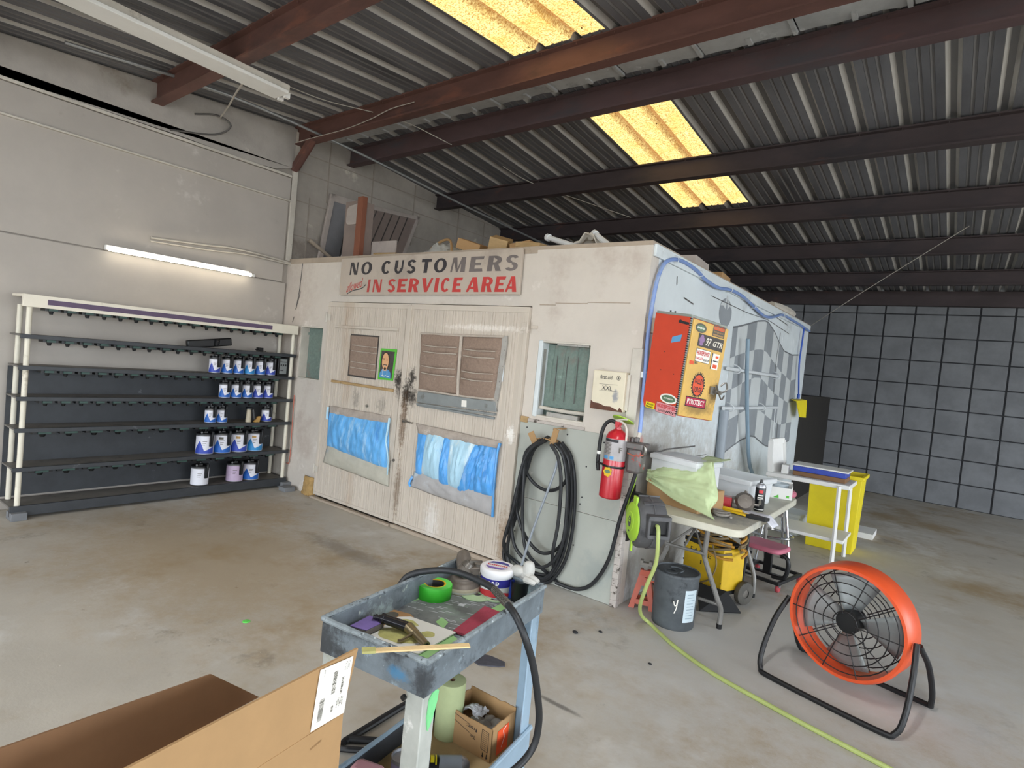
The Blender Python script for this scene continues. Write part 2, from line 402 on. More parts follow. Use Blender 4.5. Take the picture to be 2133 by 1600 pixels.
mat('bin_plastic', '#f7f9fa', .3, var=.01, scale=5, spec=.5, sub=.5)
mat('bin_clear', '#cdd8de', .2, var=.03, scale=5, alpha=.55)
mat('spray_black', '#15161a', .35, var=.1, scale=20)
mat('bucket', '#4e5357', .6, var=.25, scale=5, stains=[('#6c7073', 3, .55, .72), ('#25272a', 5, .6, .74), ('#83868a', 16, .67, .76)])
mat('bucket_label', '#c4d3da', .6, var=.03, scale=10)
mat('jack_orange', '#b3553f', .5, var=.08, scale=8, stains=[('#8e4635', 5, .6, .74)])
mat('black_paint', '#141518', .45, var=.12, scale=10)
mat('board_black', '#191a1c', .6, var=.2, scale=6)
mat('cord_tan', '#7d6c4e', .65, var=.12, scale=14)
mat('cord_orange', '#c08a2c', .6, var=.12, scale=14)
mat('seat_pink', '#c56f84', .5, var=.08, scale=6, stains=[('#c4687c', 4, .58, .74)])
mat('caster_red', '#a33d45', .5, var=.1, scale=12)
mat('tyre', '#4d4a44', .7, var=.15, scale=20)
mat('cart_tray', '#687279', .5, var=.2, scale=14, bump=.12, bscale=40, stains=[('#40464c', 7, .54, .68), ('#93a3ab', 10, .55, .68), ('#a9a88f', 14, .64, .72), ('#d3dadd', 34, .68, .72), ('#4a7695', 11, .69, .74), ('#2a2e33', 16, .66, .72)],
    spots=[((-.38, 0, .72), (.12, .06, .09), '#1d1f22', .85), ((0, 0, .72), (.05, .05, .08), '#26282c', .8), ((-.09, .0, .715), (.04, .04, .02), '#3d7ca5', .75), ((-.2, 0, .775), (.25, .03, .02), '#2a2d31', .7)])
mat('cart_inside', '#6a7379', .6, var=.25, scale=14, stains=[('#9badb0', 9, .54, .68), ('#33373c', 6, .56, .7), ('#b4bdb2', 22, .64, .72)])
mat('cart_post', '#a9aca6', .5, var=.15, scale=6, stains=[('#8f917f', 4, .55, .7), ('#d8d8d4', 8, .62, .72), ('#4d7fae', 5, .68, .74)])
mat('cart_blue', '#8ba1b2', .5, var=.12, scale=5, stains=[('#6d8496', 4, .56, .72), ('#c3d0d8', 9, .66, .74)])
mat('cart_dark', '#3c4047', .5, var=.15, scale=7)
mat('newsprint', '#6f7372', .75, var=.2, scale=9, stains=[('#4a4c52', 5, .54, .66), ('#9aa39c', 14, .6, .7), ('#7f9183', 3, .58, .72)])
mat('scuff_red', '#9b3a4c', .85, var=.1, scale=30, bump=.3, bscale=120)
mat('mix_white', '#dcdcd6', .4, var=.02, scale=10)
mat('filler_olive', '#b3b071', .5, var=.15, scale=14, stains=[('#98965c', 12, .55, .7), ('#cdc97f', 18, .62, .72)])
mat('pad_purple', '#7b68a8', .8, var=.12, scale=10, stains=[('#a49bc0', 7, .6, .74)])
mat('pad_grey', '#6f6a66', .85, var=.1, scale=20)
mat('brown_board', '#a57f56', .75, var=.08, scale=10)
mat('gun_metal', '#3b3a3e', .25, .6, var=.1, scale=12)
mat('gun_warm', '#8d8064', .35, .7, var=.15, scale=16)
mat('disc_green', '#a8c29a', .7, var=.06, scale=16)
mat('tub_white', '#e3e2e4', .4, var=.02, scale=10)
mat('tub_blue', '#2c2a86', .4, var=.05, scale=20)
mat('tub_purple', '#6f55a8', .4, var=.05, scale=20)
mat('glove_grey', '#b5b4af', .9, var=.08, scale=20, bump=.2, bscale=60)
mat('sander_body', '#6b635b', .5, .3, var=.2, scale=14, stains=[('#a89f93', 8, .6, .72)])
mat('sander_rim', '#a8a08c', .6, var=.1, scale=14)
mat('rag_grey', '#8b867f', .9, var=.15, scale=12, bump=.3, bscale=50)
mat('paper_towel', '#c3c5ca', .8, var=.05, scale=10)
mat('orange_sticker', '#e5552b', .5, var=.05, scale=10)
mat('tan_cloth', '#a68f68', .9, var=.12, scale=8, stains=[('#8f7a57', 4, .56, .72)])
mat('pink_thing', '#c58f97', .6, var=.06, scale=10)
mat('rag_dark', '#4a4a52', .9, var=.15, scale=30, bump=.2, bscale=80)
mat('fan_orange', '#d8532a', .4, var=.05, scale=8)
mat('clear_sheet', '#b9b9b4', .3, var=.15, scale=12, bump=.4, bscale=14, stains=[('#8f8f8c', 8, .56, .7)])
mat('foam_tan', '#a98a58', .95, var=.2, scale=14, bump=.8, bscale=60, stains=[('#c9b58a', 18, .62, .72), ('#6f5635', 12, .6, .72)])
mat('panel_taupe', '#84766f', .75, var=.08, scale=4)
mat('panel_frame', '#a99f98', .75, var=.1, scale=6, stains=[('#8e827a', 5, .58, .72)])
mat('panel_grey', '#7c7b7e', .7, var=.08, scale=4)
mat('rust_wood', '#7d4c38', .75, var=.12, scale=5, stretch=(1, 1, .3))
mat('paint_chips', '#b5ada6', .8, var=.1, scale=8, stains=[('#4c443d', 16, .56, .64), ('#8b6240', 9, .66, .72)])
mat('block_dark', '#75777a', .9, var=.15, scale=3)
mat('mortar_dark', '#2d2e31', .9, var=.1, scale=3)
mat('void_shade', '#26231f', .9, var=.1, scale=3)  # darkness of the unlit opening, put into the colour
mat('wire_white', '#b5afa5', .5, var=.05, scale=8)
mat('wire_grey', '#5b5856', .5, var=.05, scale=8)
mat('wire_red', '#b0604c', .5, var=.05, scale=8)
# ------------------------------------------------------------------ skylight sheet
def skylight_mat():
    m = bpy.data.materials.new('amber_fibreglass'); m.use_nodes = True; t = NT(m)
    t.n.remove(t.n['Principled BSDF'])
    tc = t.new('ShaderNodeTexCoord'); o = tc.outputs['Object']
    f1 = t.ramp(t.noise(o, 75, 3, .7), .40, .64); f2 = t.ramp(t.noise(o, 5, 4, .6), .4, .75)
    c = t.mix(t.math('MULTIPLY', f1, .8), lin('#f9e2a2'), lin('#8a5a1e'))
    c = t.mix(t.math('MULTIPLY', f2, .5), c, lin('#cf9f50'))
    # dirt settled in the two big ribs
    sx = t.new('ShaderNodeSeparateXYZ'); t.link(o, sx.inputs[0])
    for cx in RIBX:
        d = t.math('ABSOLUTE', t.math('SUBTRACT', sx.outputs[0], cx))
        d = t.math('ADD', d, t.math('MULTIPLY', t.math('SUBTRACT', t.noise(o, 30, 5, .8), .5), .09))
        c = t.mix(t.math('MULTIPLY', t.math('SUBTRACT', 1, t.ramp(d, .012, .06)), .8), c, lin('#7a4b2b'))
    c = t.mix(t.ramp(t.noise(o, 13, 3, .7), .71, .74), c, lin('#4b3015'))
    thin = t.mix(.0, c, c); dk = t.new('ShaderNodeMix', data_type='RGBA', blend_type='MULTIPLY'); dk.inputs[0].default_value = 1
    t.link(c, dk.inputs[6]); dk.inputs[7].default_value = (.27, .24, .18, 1)     # an old dirty sheet lets little light through
    tr = t.new('ShaderNodeBsdfTranslucent'); t.link(dk.outputs[2], tr.inputs[0])
    df = t.new('ShaderNodeBsdfDiffuse'); t.link(c, df.inputs[0])
    mx = t.new('ShaderNodeMixShader'); mx.inputs[0].default_value = .97
    t.link(df.outputs[0], mx.inputs[1]); t.link(tr.outputs[0], mx.inputs[2]); t.link(mx.outputs[0], t.n['Material Output'].inputs[0])
    MATS['amber_fibreglass'] = m
RIBX = (-.1525, .1525)
skylight_mat()

# ------------------------------------------------------------------ room shell
XL, XR, YF, YB = -4.314, 8.5, -9.0, 7.75
RY, RZ, SL = .37, 3.94, .085
def zr(y): return RZ - SL * abs(y - RY)

b = B(); b.bb(XL - .3, XR + 6, YF - 6, YB + .3, -.2, 0); struct('floor', b, 'concrete')
b = B(); b.bb(-40, 40, -40, 40, -.45, -.21); struct('ground_outside', b, 'asphalt')

# left wall: gable wall with raised boards on the near half
b = B()
prof = [(YF, 0), (YB, 0), (YB, zr(YB) + .02), (RY, RZ + .02), (YF, zr(YF) + .02)]
b.prism([(y, z + (.08 if z > 0 else 0)) for y, z in prof], ((XL, 0, 0), (0, 1, 0), (0, 0, 1)), -.2, 0)
wl = struct('wall_left', b, 'gable_block')
b = B()
jag = [(YF, 3.40), (YF, zr(YF) - .02), (-1.2, zr(-1.2) - .02), (-.03, zr(-.03) - .03), (-.03, 3.56), (-.05, 3.45), (-.25, 3.38), (-.6, 3.36), (-1.2, 3.38), (-2, 3.37)]
b.prism(jag, ((XL, 0, 0), (0, 1, 0), (0, 0, 1)), 0, .03)
struct('trim_1', b, 'old_plaster')
b = B(); b.bb(XL, XL + .022, YF, -.05, 3.10, 3.34); b.bb(XL, XL + .016, YF, -.06, 2.21, 3.085); b.bb(XL, XL + .02, YF, -.02, 0, 2.2)
struct('trim_2', b, 'board_paint', bevel=.004)
b = B(); b.bb(XL, XL + .04, YF, -.03, 3.085, 3.10); b.bb(XL, XL + .035, YF, -.05, 3.345, 3.37); b.bb(XL, XL + .03, -.04, .02, 2.45, 3.85)
struct('trim_3', b, 'dirty_white', bevel=.003)
# block courses above the booth
b = B()
for z in (2.75, 3.13, 3.45, 3.66):
    b.bb(XL, XL + .004, .03, YB, z - .006, z + .004)
for y, z0, z1 in ((.42, 3.2, 3.9), (1.05, 3.3, 3.85), (1.75, 3.0, 3.8), (2.62, 3.1, 3.72), (3.2, 2.9, 3.66), (.2, 2.5, 3.2), (4.4, 2.6, 3.4)):
    b.bb(XL, XL + .006, y - .007, y + .007, z0, z1)
struct('trim_4', b, 'block_joint')

# back wall of dark blocks, right and rear walls with open bay doors
b = B(); b.bb(XL, XR, YB, YB + .2, 0, 3.27)
struct('wall_back', b, 'mortar_dark')
b = B(); x = XL
while x < XR:
    for k in range(9):
        b.bb(x + .012 + (.0 if k % 2 else .0), x + .40, YB - .012, YB + .01, .008 + k * .37, .362 + k * .37)
    x += .41
struct('trim_5', b, 'block_dark', bevel=.006)
def holes_wall(name, axis, at, lo, hi, top, thick, holes, m):
    b = B(); cur = lo
    for (a, c, z) in holes:
        if axis == 'x': b.bb(at, at + thick, cur, a, 0, top); b.bb(at, at + thick, a, c, z, top)
        else: b.bb(cur, a, at - thick, at, 0, top); b.bb(a, c, at - thick, at, z, top)
        cur = c
    if axis == 'x': b.bb(at, at + thick, cur, hi, 0, top)
    else: b.bb(cur, hi, at - thick, at, 0, top)
    return struct(name, b, m)
holes_wall('wall_right', 'x', XR, YF, YB, 3.95, .2, [(-8.2, -4.4, 3.05), (-3.4, .6, 3.05), (1.6, 5.6, 3.05)], 'old_plaster')
holes_wall('wall_rear', 'y', YF, XL, XR, 3.95, .2, [(-3.6, .6, 3.05), (1.8, 6.6, 3.05)], 'old_plaster')

# roof sheets: trapezoidal ribs run down the slope
PITCH = .305
def rib_profile(x0, x1, phase):
    """(x, dz, material) going along x"""
    out = []; k = math.floor((x0 - phase) / PITCH)
    x = phase + k * PITCH
    while x < x1 + PITCH:
        out += [(x - .048, 0, 1), (x - .022, .042, 2), (x + .022, .042, 1), (x + .048, 0, 0)]
        for q in (.115, .19): out += [(x + q - .014, 0, 2), (x + q, .008, 2), (x + q + .014, 0, 0)]
        x += PITCH
    return [p for p in out if x0 - 1e-6 <= p[0] <= x1 + 1e-6]
def roof_sheet(name, x0, x1, y0, y1, phase, label=None, m=('roof_sheet', 'roof_rib', 'roof_rib_dark'), thick=True):
    P = rib_profile(x0, x1, phase)
    if P[0][0] > x0 + 1e-4: P = [(x0, 0, 0)] + P
    if P[-1][0] < x1 - 1e-4: P.append((x1, 0, 0))
    b = B()
    for i in range(len(P) - 1):
        b.mat(P[i][2] if len(m) > 1 else 0)
        n = 1
        vs = []
        for y in (y0, y1):
            for (x, dz, _) in (P[i], P[i+1]): vs.append((x, y, zr(y) + dz))
        b.add(vs, [(0, 2, 3, 1)])
    return b, list(m)
SKX0, SKX1 = -1.235, -.452
PH = (SKX0 + SKX1) / 2 - .1525
TWO = ('roof_sheet', 'roof_rib', 'roof_rib_dark')
bz = B()
for (x0, x1, y0, y1) in ((XL, SKX0, YF, RY - .13), (SKX1, XR, YF, RY - .13), (SKX0, SKX1, YF, -2.2), (SKX0, SKX1, -.13, RY - .13),
                         (XL, SKX0, RY + .10, 8.4), (SKX1, XR, RY + .10, 8.4), (SKX0, SKX1, 3.38, 8.4), (SKX0, SKX1, RY + .10, .93)):
    q, _ = roof_sheet('', x0, x1, y0, y1, PH); k = len(bz.v)
    bz.v += q.v; bz.f += [[k + i for i in f] for f in q.f]; bz.m += q.m
roof = struct('ceiling', bz, list(TWO), smooth=0)
sm = roof.modifiers.new('solid', 'SOLIDIFY'); sm.thickness = .004; sm.offset = 1
for (y0, y1, lab) in ((-2.2, -.13, 'amber corrugated fibreglass skylight in front of the ridge, the nearer of the two'),
                      (.93, 3.38, 'amber corrugated fibreglass skylight behind the ridge, crossed by roof beams')):
    q, _ = roof_sheet('', SKX0, SKX1, y0, y1, PH, m=('amber_fibreglass',))
    cx, cy = (SKX0 + SKX1) / 2, (y0 + y1) / 2
    q.v = [p - V((cx, cy, 0)) for p in q.v]
    solo('skylight_panel', q, 'amber_fibreglass', lab, 'skylight', loc=(cx, cy, 0), smooth=0, group='amber roof skylights', world=False)
# ridge flashing: folded strip with notched closures
b = B()
for ys in (RY - .30, RY + .30): b.bb(XL, XR, ys - .01, ys + .01, zr(ys) + .003, zr(ys) + .075)
for s in (-1, 1):
    ys = RY + s*.32
    b.add([(XL, RY, RZ + .055), (XR, RY, RZ + .055), (XR, ys, zr(ys) + .06), (XL, ys, zr(ys) + .06)], [(0, 1, 2, 3)])
struct('trim_6', b, 'flashing', smooth=0)
b = B(); x = XL; k = 0
while x < XR:
    L = .62; q = .006*(k % 3); k += 1
    b.prism([(x, -.19 - q), (x + L - .008, -.19 + q), (x + L - .008, .10), (x + L - .07, .115), (x + L - .16, .10 - q), (x + .2, .112), (x + .1, .10), (x, .105)], ((0, RY, RZ - .055 + .004*(k % 2)), (1, 0, 0), (0, 1, .03)), 0, .004)
    b.bb(x + L - .035, x + L - .01, RY - .18, RY + .1, RZ - .068, RZ - .05)
    b.bb(x + .3, x + .33, RY + .02, RY + .1, RZ - .066, RZ - .05)
    x += L
struct('trim_7', b, 'flashing', smooth=0)

# roof beams
def beam(y, m, label, rot=-.022, h=.2, x0=XL, x1=XR):
    b = B(); z1 = zr(y) - .005
    prof = [(-.05, 0), (.05, 0), (.05, -.014), (.008, -.018), (.008, -h + .018), (.05, -h + .014), (.05, -h), (-.05, -h), (-.05, -h + .014), (-.008, -h + .018), (-.008, -.018), (-.05, -.014)]
    b.prism([(p, q) for p, q in prof], ((0, 0, 0), (0, 1, 0), (0, 0, 1)), 0, x1 - x0)
    # roofing screws through the top flange
    for k in range(26): b.cyl((.25 + k * .305, -.04, -.03), (.25 + k * .305, -.04, -.012), .004, seg=5)
    return solo('roof_beam', b, m, label, 'roof beam', loc=(x0, y, z1), rot=(0, 0, rot), group='steel roof beams', world=False, smooth=30)
beam(-1.42, 'rust_steel', 'rust red steel roof beam at the top left corner above the strip light')
beam(.0, 'rust_steel', 'rust red steel roof beam just in front of the ridge flashing, a wire running along it', rot=-.012)
beam(.70, 'sooty_steel', 'sooty steel roof beam just behind the ridge flashing with screw tips along its edge')
beam(2.17, 'dark_steel', 'dark steel roof beam crossing the middle of the rear amber skylight')
beam(3.61, 'dark_steel', 'dark steel roof beam at the far end of the rear amber skylight')
beam(5.08, 'dark_steel', 'dark steel roof beam seen just above the white booth corner')
beam(6.55, 'dark_steel', 'dark steel roof beam, the last before the eave')
beam(-2.87, 'rust_steel', 'rust red steel roof beam overhead, first in front of the strip light')
beam(-4.32, 'rust_steel', 'rust red steel roof beam overhead, second in front of the strip light')
beam(-5.8, 'rust_steel', 'rust red steel roof beam overhead, third in front of the strip light')
b = B(); b.bb(XL, XR, 7.58, 7.72, 3.08, zr(7.6) - .02)
struct('trim_8', b, 'dark_steel')

# ------------------------------------------------------------------ booth shell
H = 2.44; T = .12
b = B()
# front wall pieces round the double door and the two windows (u = x)
def fw(x0, x1, z0, z1): b.bb(x0, x1, 0, T, z0, z1)
fw(XL, -3.96, 0, H); fw(-3.96, -3.555, 1.75, H); fw(-3.96, -3.555, 0, 1.185); fw(-3.555, -3.45, 0, H)
fw(-3.45, -.93, 2.015, H); fw(-.93, -.838, 0, H); fw(-.838, -.38, 1.763, H); fw(-.838, -.38, 0, 1.19); fw(-.38, 0, 0, H)
struct('wall_front', b, 'booth_paint')
b = B(); b.bb(-.12, 0, T, 5.13, 0, H); b.bb(XL, -.12, 5.0, 5.13, 0, H)
ws = struct('wall_side', b, 'booth_side_paint')
b = B(); b.bb(XL, -.001, .001, 5.129, H, H + .03)
struct('wall_top', b, 'wood_grey')
# painted corner and patched board lines
b = B(); b.bb(-.45, -.12, -.004, 0, 2.05, 2.055); b.bb(-.72, -.45, -.004, 0, 2.04, 2.046); b.bb(-.86, -.72, -.005, 0, 2.025, 2.031)
b.bb(-4.31, -.93, -.003, 0, 2.415, 2.44)
struct('trim_9', b, 'wood_grey')
# grey drywall sheet under the right window, in two pieces with a seam
b = B(); b.bb(-.925, -.03, -.012, 0, .578, 1.145); b.bb(-.925, -.03, -.012, 0, .004, .572)
b.mat(1)
for x, z in ((-.86, 1.1), (-.2, 1.09), (-.5, 1.1), (-.32, .9), (-.33, .68), (-.34, .63), (-.36, .33), (-.88, .3), (-.62, 1.12)):
    b.cyl((x, -.015, z), (x, -.011, z), .006, seg=8)
struct('trim_10', b, ['drywall', 'print_ink'])
# battered corner post
b = B()
for k in range(24):
    z0 = k * .0485; j = .008 * nz(k * .7, 3.1)
    b.bb(-.034 + j, .012, -.022 - abs(j), .03, z0, z0 + .0485)
struct('trim_11', b, 'paint_chips', bevel=.004)
b = B(); b.bb(-.925, -.37, -.015, 0, 1.146, 1.17); b.mat(1); b.bb(-.925, -.86, -.02, 0, 1.135, 1.18)
struct('trim_12', b, ['paint_chips', 'wood_raw'], bevel=.003)
b = B(); b.bb(-.06, .015, -.02, .02, 1.15, 1.75); struct('trim_13', b, 'dirty_white', bevel=.004)
# sill strip along the doors
b = B(); b.bb(-3.45, -2.235, -.075, -.03, 0, .022); b.bb(-2.225, -.93, -.06, -.03, 0, .03); struct('baseboard_front', b, 'wood_grey', bevel=.004)

# mural on the booth side wall: waving checkered flag
b = B(); fr = RW(.002)
def curve(pts):
    P = sorted(pts)
    def f(y):
        if y <= P[0][0]: return P[0][1]
        for (a, za), (c, zc) in zip(P, P[1:]):
            if y <= c:
                t = (y - a) / (c - a); return za + (zc - za) * t
        return P[-1][1]
    return f
rows = [curve([(1.78, 2.08), (1.99, 2.11), (2.31, 2.17), (2.63, 2.235), (2.9, 2.27), (3.05, 2.265), (3.32, 2.20), (3.6, 2.10), (3.86, 2.02), (4.3, 2.0), (5.0, 2.05)]),
        curve([(1.78, 1.79), (2.02, 1.84), (2.36, 1.90), (2.70, 1.95), (2.9, 1.965), (3.1, 1.95), (3.37, 1.88), (3.82, 1.77), (4.34, 1.68), (5.0, 1.74)]),
        curve([(1.78, 1.50), (2.10, 1.54), (2.40, 1.61), (2.74, 1.66), (2.92, 1.665), (3.1, 1.64), (3.42, 1.55), (3.87, 1.47), (4.36, 1.40), (5.0, 1.44)]),
        curve([(1.78, 1.19), (2.17, 1.26), (2.46, 1.31), (2.78, 1.35), (2.95, 1.345), (3.10, 1.31), (3.46, 1.23), (4.03, 1.13), (5.0, 1.16)]),
        curve([(1.78, .88), (2.22, .97), (2.51, 1.02), (2.84, 1.045), (3.0, 1.03), (3.14, .99), (3.46, .91), (3.78, .87), (4.1, .88), (5.0, .92)])]
cols = [1.86, 2.00, 2.31, 2.62, 2.98, 3.30, 3.62, 3.86, 4.12, 4.38, 4.66]
for i in range(4):
    for j in range(len(cols) - 1):
        b.mat(0 if (i + j) % 2 == 0 else 1); N = 6
        lean = lambda y, z: y + .02 * (2.1 - z)
        ys = [cols[j] + (cols[j+1] - cols[j]) * k / N for k in range(N + 1)]
        top = [(lean(y, rows[i](y)), rows[i](y)) for y in ys]; bot = [(lean(y, rows[i+1](y)), rows[i+1](y)) for y in ys]
        for k in range(N): b.flat([bot[k], bot[k+1], top[k+1], top[k]], fr, 0)
b.mat(2)
for f in (rows[0], rows[4]):
    ys = [1.86 + (4.66 - 1.86) * k / 40 for k in range(41)]
    for k in range(40): b.flat([(ys[k], f(ys[k]) - .008), (ys[k+1], f(ys[k+1]) - .008), (ys[k+1], f(ys[k+1]) + .008), (ys[k], f(ys[k]) + .008)], fr, .0006)
b.mat(0)
b.ell(1.60, 2.19, .17, .125, fr, .0006, 28)
b.mat(2); b.mat(1); b.flat([(1.44, 2.235), (1.52, 2.245), (1.585, 2.22), (1.61, 2.33), (1.635, 2.22), (1.70, 2.26), (1.76, 2.235), (1.72, 2.27), (1.66, 2.27), (1.625, 2.34), (1.595, 2.34), (1.56, 2.27), (1.48, 2.27)], fr, .0009)
struct('trim_14', b, ['mural_grey', 'mural_white', 'mural_dark'], smooth=0)
# cracks and board seams on the side wall
b = B(); fr = RW(.003)
def stroke(b, pts, w, fr, t=.001):
    for (a, c) in zip(pts, pts[1:]):
        a, c = V((*a, 0)), V((*c, 0)); d = (c - a).normalized(); n = V((-d.y, d.x, 0)) * w / 2
        b.flat([tuple((a - n)[:2]), tuple((c - n)[:2]), tuple((c + n)[:2]), tuple((a + n)[:2])], fr, t)
stroke(b, [(3.6, 2.21), (3.55, 1.95), (3.54, 1.7), (3.6, 1.5)], .012, fr)
stroke(b, [(3.95, 1.2), (4.0, .9)], .012, fr); stroke(b, [(1.2, 2.28), (2.2, 2.27), (3.0, 2.29), (4.0, 2.24)], .006, fr)
stroke(b, [(.62, 2.18), (.82, 2.16)], .01, fr); stroke(b, [(.45, 2.31), (.46, 2.25)], .01, fr)
stroke(b, [(.02, 1.03), (.2, 1.06), (.35, 1.02), (.6, 1.04), (1.2, 1.03)], .012, fr); stroke(b, [(3.3, 2.36), (3.9, 2.33)], .008, fr)
stroke(b, [(.6, .95), (1.5, .94)], .006, fr)
struct('trim_15', b, 'wire_grey', smooth=0)
b = B(); b.bb(0, .02, .02, 5.12, H - .07, H + .012); struct('trim_16', b, 'booth_side_paint', bevel=.004)
# dark coloured block standing in for the unlit opening beyond the booth
b = B(); b.bb(-.6, -.01, 5.14, 7.5, 0, 1.5); struct('shade_block', b, 'void_shade')

# ------------------------------------------------------------------ doors
def door_leaf(name, x0, x1, z0, z1, lab):
    b = B(); P = []; x = x0; k = 0
    while x < x1 - .001:
        w = min(.026, x1 - x)
        P += [(x, .028), (x + w * .75, .028), (x + w * .8, .0235), (x + w * .95, .0235)]; x += w + (.0 if k % 3 else .03); k += 1
    P.append((x1, .028))
    for (a, c) in zip(P, P[1:]):
        if c[0] - a[0] < 1e-5: continue
        b.add([(a[0], -a[1], z0), (c[0], -c[1], z0), (c[0], -c[1], z1), (a[0], -a[1], z1)], [(0, 1, 2, 3)])
    b.bb(x0, x1, -.02, .06, z0, z1)
    o = struct(name, b, 'door_paint', smooth=0)
    f = B(); t = .034
    f.bb(x0 - .001, x1 + .001, -t, 0, z1 - .045, z1 + .001); f.bb(x0 - .001, x0 + .035, -t, 0, z0 + .03, z1 - .045); f.bb(x1 - .035, x1 + .001, -t, 0, z0 + .03, z1 - .045); f.bb(x0 - .001, x1 + .001, -t, 0, z0, z0 + .03)
    struct('door_frame', f, 'door_paint', o, bevel=.003)
    return o
d1 = door_leaf('door_1', -3.448, -2.235, .035, 2.005, '')
d2 = door_leaf('door_2', -2.228, -.932, .035, 2.005, '')
b = B(); b.bb(-2.262, -2.205, -.05, -.03, .04, 1.99); struct('trim_18', b, 'door_paint', bevel=.004)
def slat(dz0, dz1, x0, x1, m, dy=.05):
    b = B(); b.add([(x0, -.03, dz0 - .014), (x1, -.03, dz1 - .014), (x1, -.03, dz1 + .014), (x0, -.03, dz0 + .014), (x0, -dy, dz0 - .012), (x1, -dy, dz1 - .012), (x1, -dy, dz1 + .012), (x0, -dy, dz0 + .012)],
                   [(0, 3, 2, 1), (4, 5, 6, 7), (0, 1, 5, 4), (2, 3, 7, 6), (1, 2, 6, 5), (0, 4, 7, 3)])
    return struct('slat', b, m, d1, bevel=.003)
slat(1.763, 1.769, -3.295, -2.372, 'door_paint'); slat(1.216, 1.217, -3.285, -2.364, 'wood_raw')
b = B()
for z in (1.855, 1.0, .25):
    b.cyl((-.926, -.045, z - .045), (-.926, -.045, z + .045), .009, seg=8); b.bb(-.985, -.93, -.04, -.03, z - .03, z + .03)
b.bb(-.92, -.86, -.012, 0, 1.845, 1.868)
struct('hinge', b, 'door_paint', d2, bevel=.002)
b = B()
for z in (1.85, .3):
    b.cyl((-3.455, -.045, z - .05), (-3.455, -.045, z + .05), .009, seg=8); b.bb(-3.45, -3.40, -.04, -.03, z - .03, z + .03)
struct('hinge', b, 'dirty_white', d1, bevel=.002)
b = B(); b.tube([(-2.19, -.05, .965), (-2.15, -.07, .972), (-2.11, -.06, .965), (-2.07, -.045, .962)], .006, 6, 4); b.cyl((-2.17, -.03, .965), (-2.17, -.06, .965), .014, seg=8)
struct('handle', b, 'steel_worn', d2)
b = B(); b.cyl((-2.255, -.05, .6), (-2.255, -.062, .6), .012, seg=8); b.tube([(-2.255, -.06, .6), (-2.3, -.055, .585), (-2.305, -.05, .52)], .003, 5, 3)
struct('latch', b, 'steel_worn', d1)

# booth windows: recessed openings with filter pads
def window(name, x0, x1, z0, z1, dep):
    b = B(); b.bb(x0 - .02, x1 + .02, T + .015, T + .03, z0 - .02, z1 + .02)
    o = struct(name, b, 'filter_green')
    f = B(); w = .014
    f.bb(x0, x0 + w, .004, dep, z0, z1); f.bb(x1 - w, x1, .004, dep, z0, z1); f.bb(x0, x1, .004, dep, z1 - w, z1); f.bb(x0, x1, .004, dep, z0, z0 + w)
    struct('window_frame', f, 'dirty_white', o, bevel=.002)
    return o
w1 = window('window_1', -3.96, -3.555, 1.185, 1.75, .12)
b = B(); b.grid(lambda u, v: (-3.955 + .40*u, .10 - .006*math.sin(PI*u) - .004*nz(u*5, v*5), 1.19 + .55*v), 12, 14); struct('filter', b, 'filter_green', w1)
b = B(); b.bb(-3.955, -3.56, .085, .1, 1.66, 1.685); struct('rail', b, 'filter_green', w1)
w2 = window('window_2', -.838, -.38, 1.19, 1.763, .12)
b = B()
def pad2(u, v):
    y = .085 - .02*math.sin(PI*u)*math.sin(PI*v) - .003*nz(u*9, v*9)
    for c in (.16, .42, .68, .93): y += .008*math.exp(-((u-c-.04*v)/.012)**2) if v > .22 else 0
    return (-.825 + .40*u, y, 1.27 + .47*v)
b.grid(pad2, 60, 20); struct('filter', b, 'filter_green', w2)
b = B()
for x in (-.70, -.61, -.52): b.bb(x, x + .004, .06, .064, 1.32, 1.66)
struct('seam', b, 'wire_grey', w2)
b = B(); b.bb(-.69, -.42, .03, .05, 1.735, 1.76); b.bb(-.72, -.45, .02, .05, 1.195, 1.235); b.bb(-.825, -.80, .02, .06, 1.25, 1.70)
struct('bracket_strip', b, 'perforated', w2)
b = B(); b.tube([(-.83, .05, 1.262), (-.6, .045, 1.255), (-.4, .05, 1.258)], .014, 8, 4); struct('rail', b, 'dirty_white', w2)
b = B()   # deep light-blue reveal on the left
b.bb(-.838, -.80, 0, .1, 1.19, 1.763); struct('reveal', b, 'booth_side_paint', w2, bevel=.006)
# ------------------------------------------------------------------ sign over the door
SG = thing('sign', 'long wooden NO CUSTOMERS allowed IN SERVICE AREA sign above the double doors', 'sign', (-2.17, -.03, 2.08))
b = B(); b.prism([(-3.287, 2.078), (-1.043, 2.098), (-1.047, 2.452), (-3.297, 2.44)], FW(.012), 0, .025); part('board', b, 'sign_board', SG, bevel=.003)
fs = ((0, -.0375, 0), (1, 0, 0), (0, 0, 1))
def words(b, items, fr, bold, shear=0):
    for (s, u, v, w, h) in items: b.text(s, fr, u, v, w, h, .0012, bold, shear)
def ring(b, fr, cu, cv, ru, rv, iu, iv, a0, a1, t, n=22):
    """elliptic band: outer radii ru, rv and inner radii iu, iv"""
    o, ux, uy = (V(a) for a in fr); nn = ux.cross(uy).normalized(); vs = []
    for k in range(n + 1):
        a = a0 + (a1 - a0)*k/n; c, s_ = math.cos(a), math.sin(a)
        vs += [o + ux*(cu + ru*c) + uy*(cv + rv*s_) + nn*t, o + ux*(cu + iu*c) + uy*(cv + iv*s_) + nn*t]
    b.add(vs, [(2*k, 2*k+2, 2*k+3, 2*k+1) for k in range(n)])
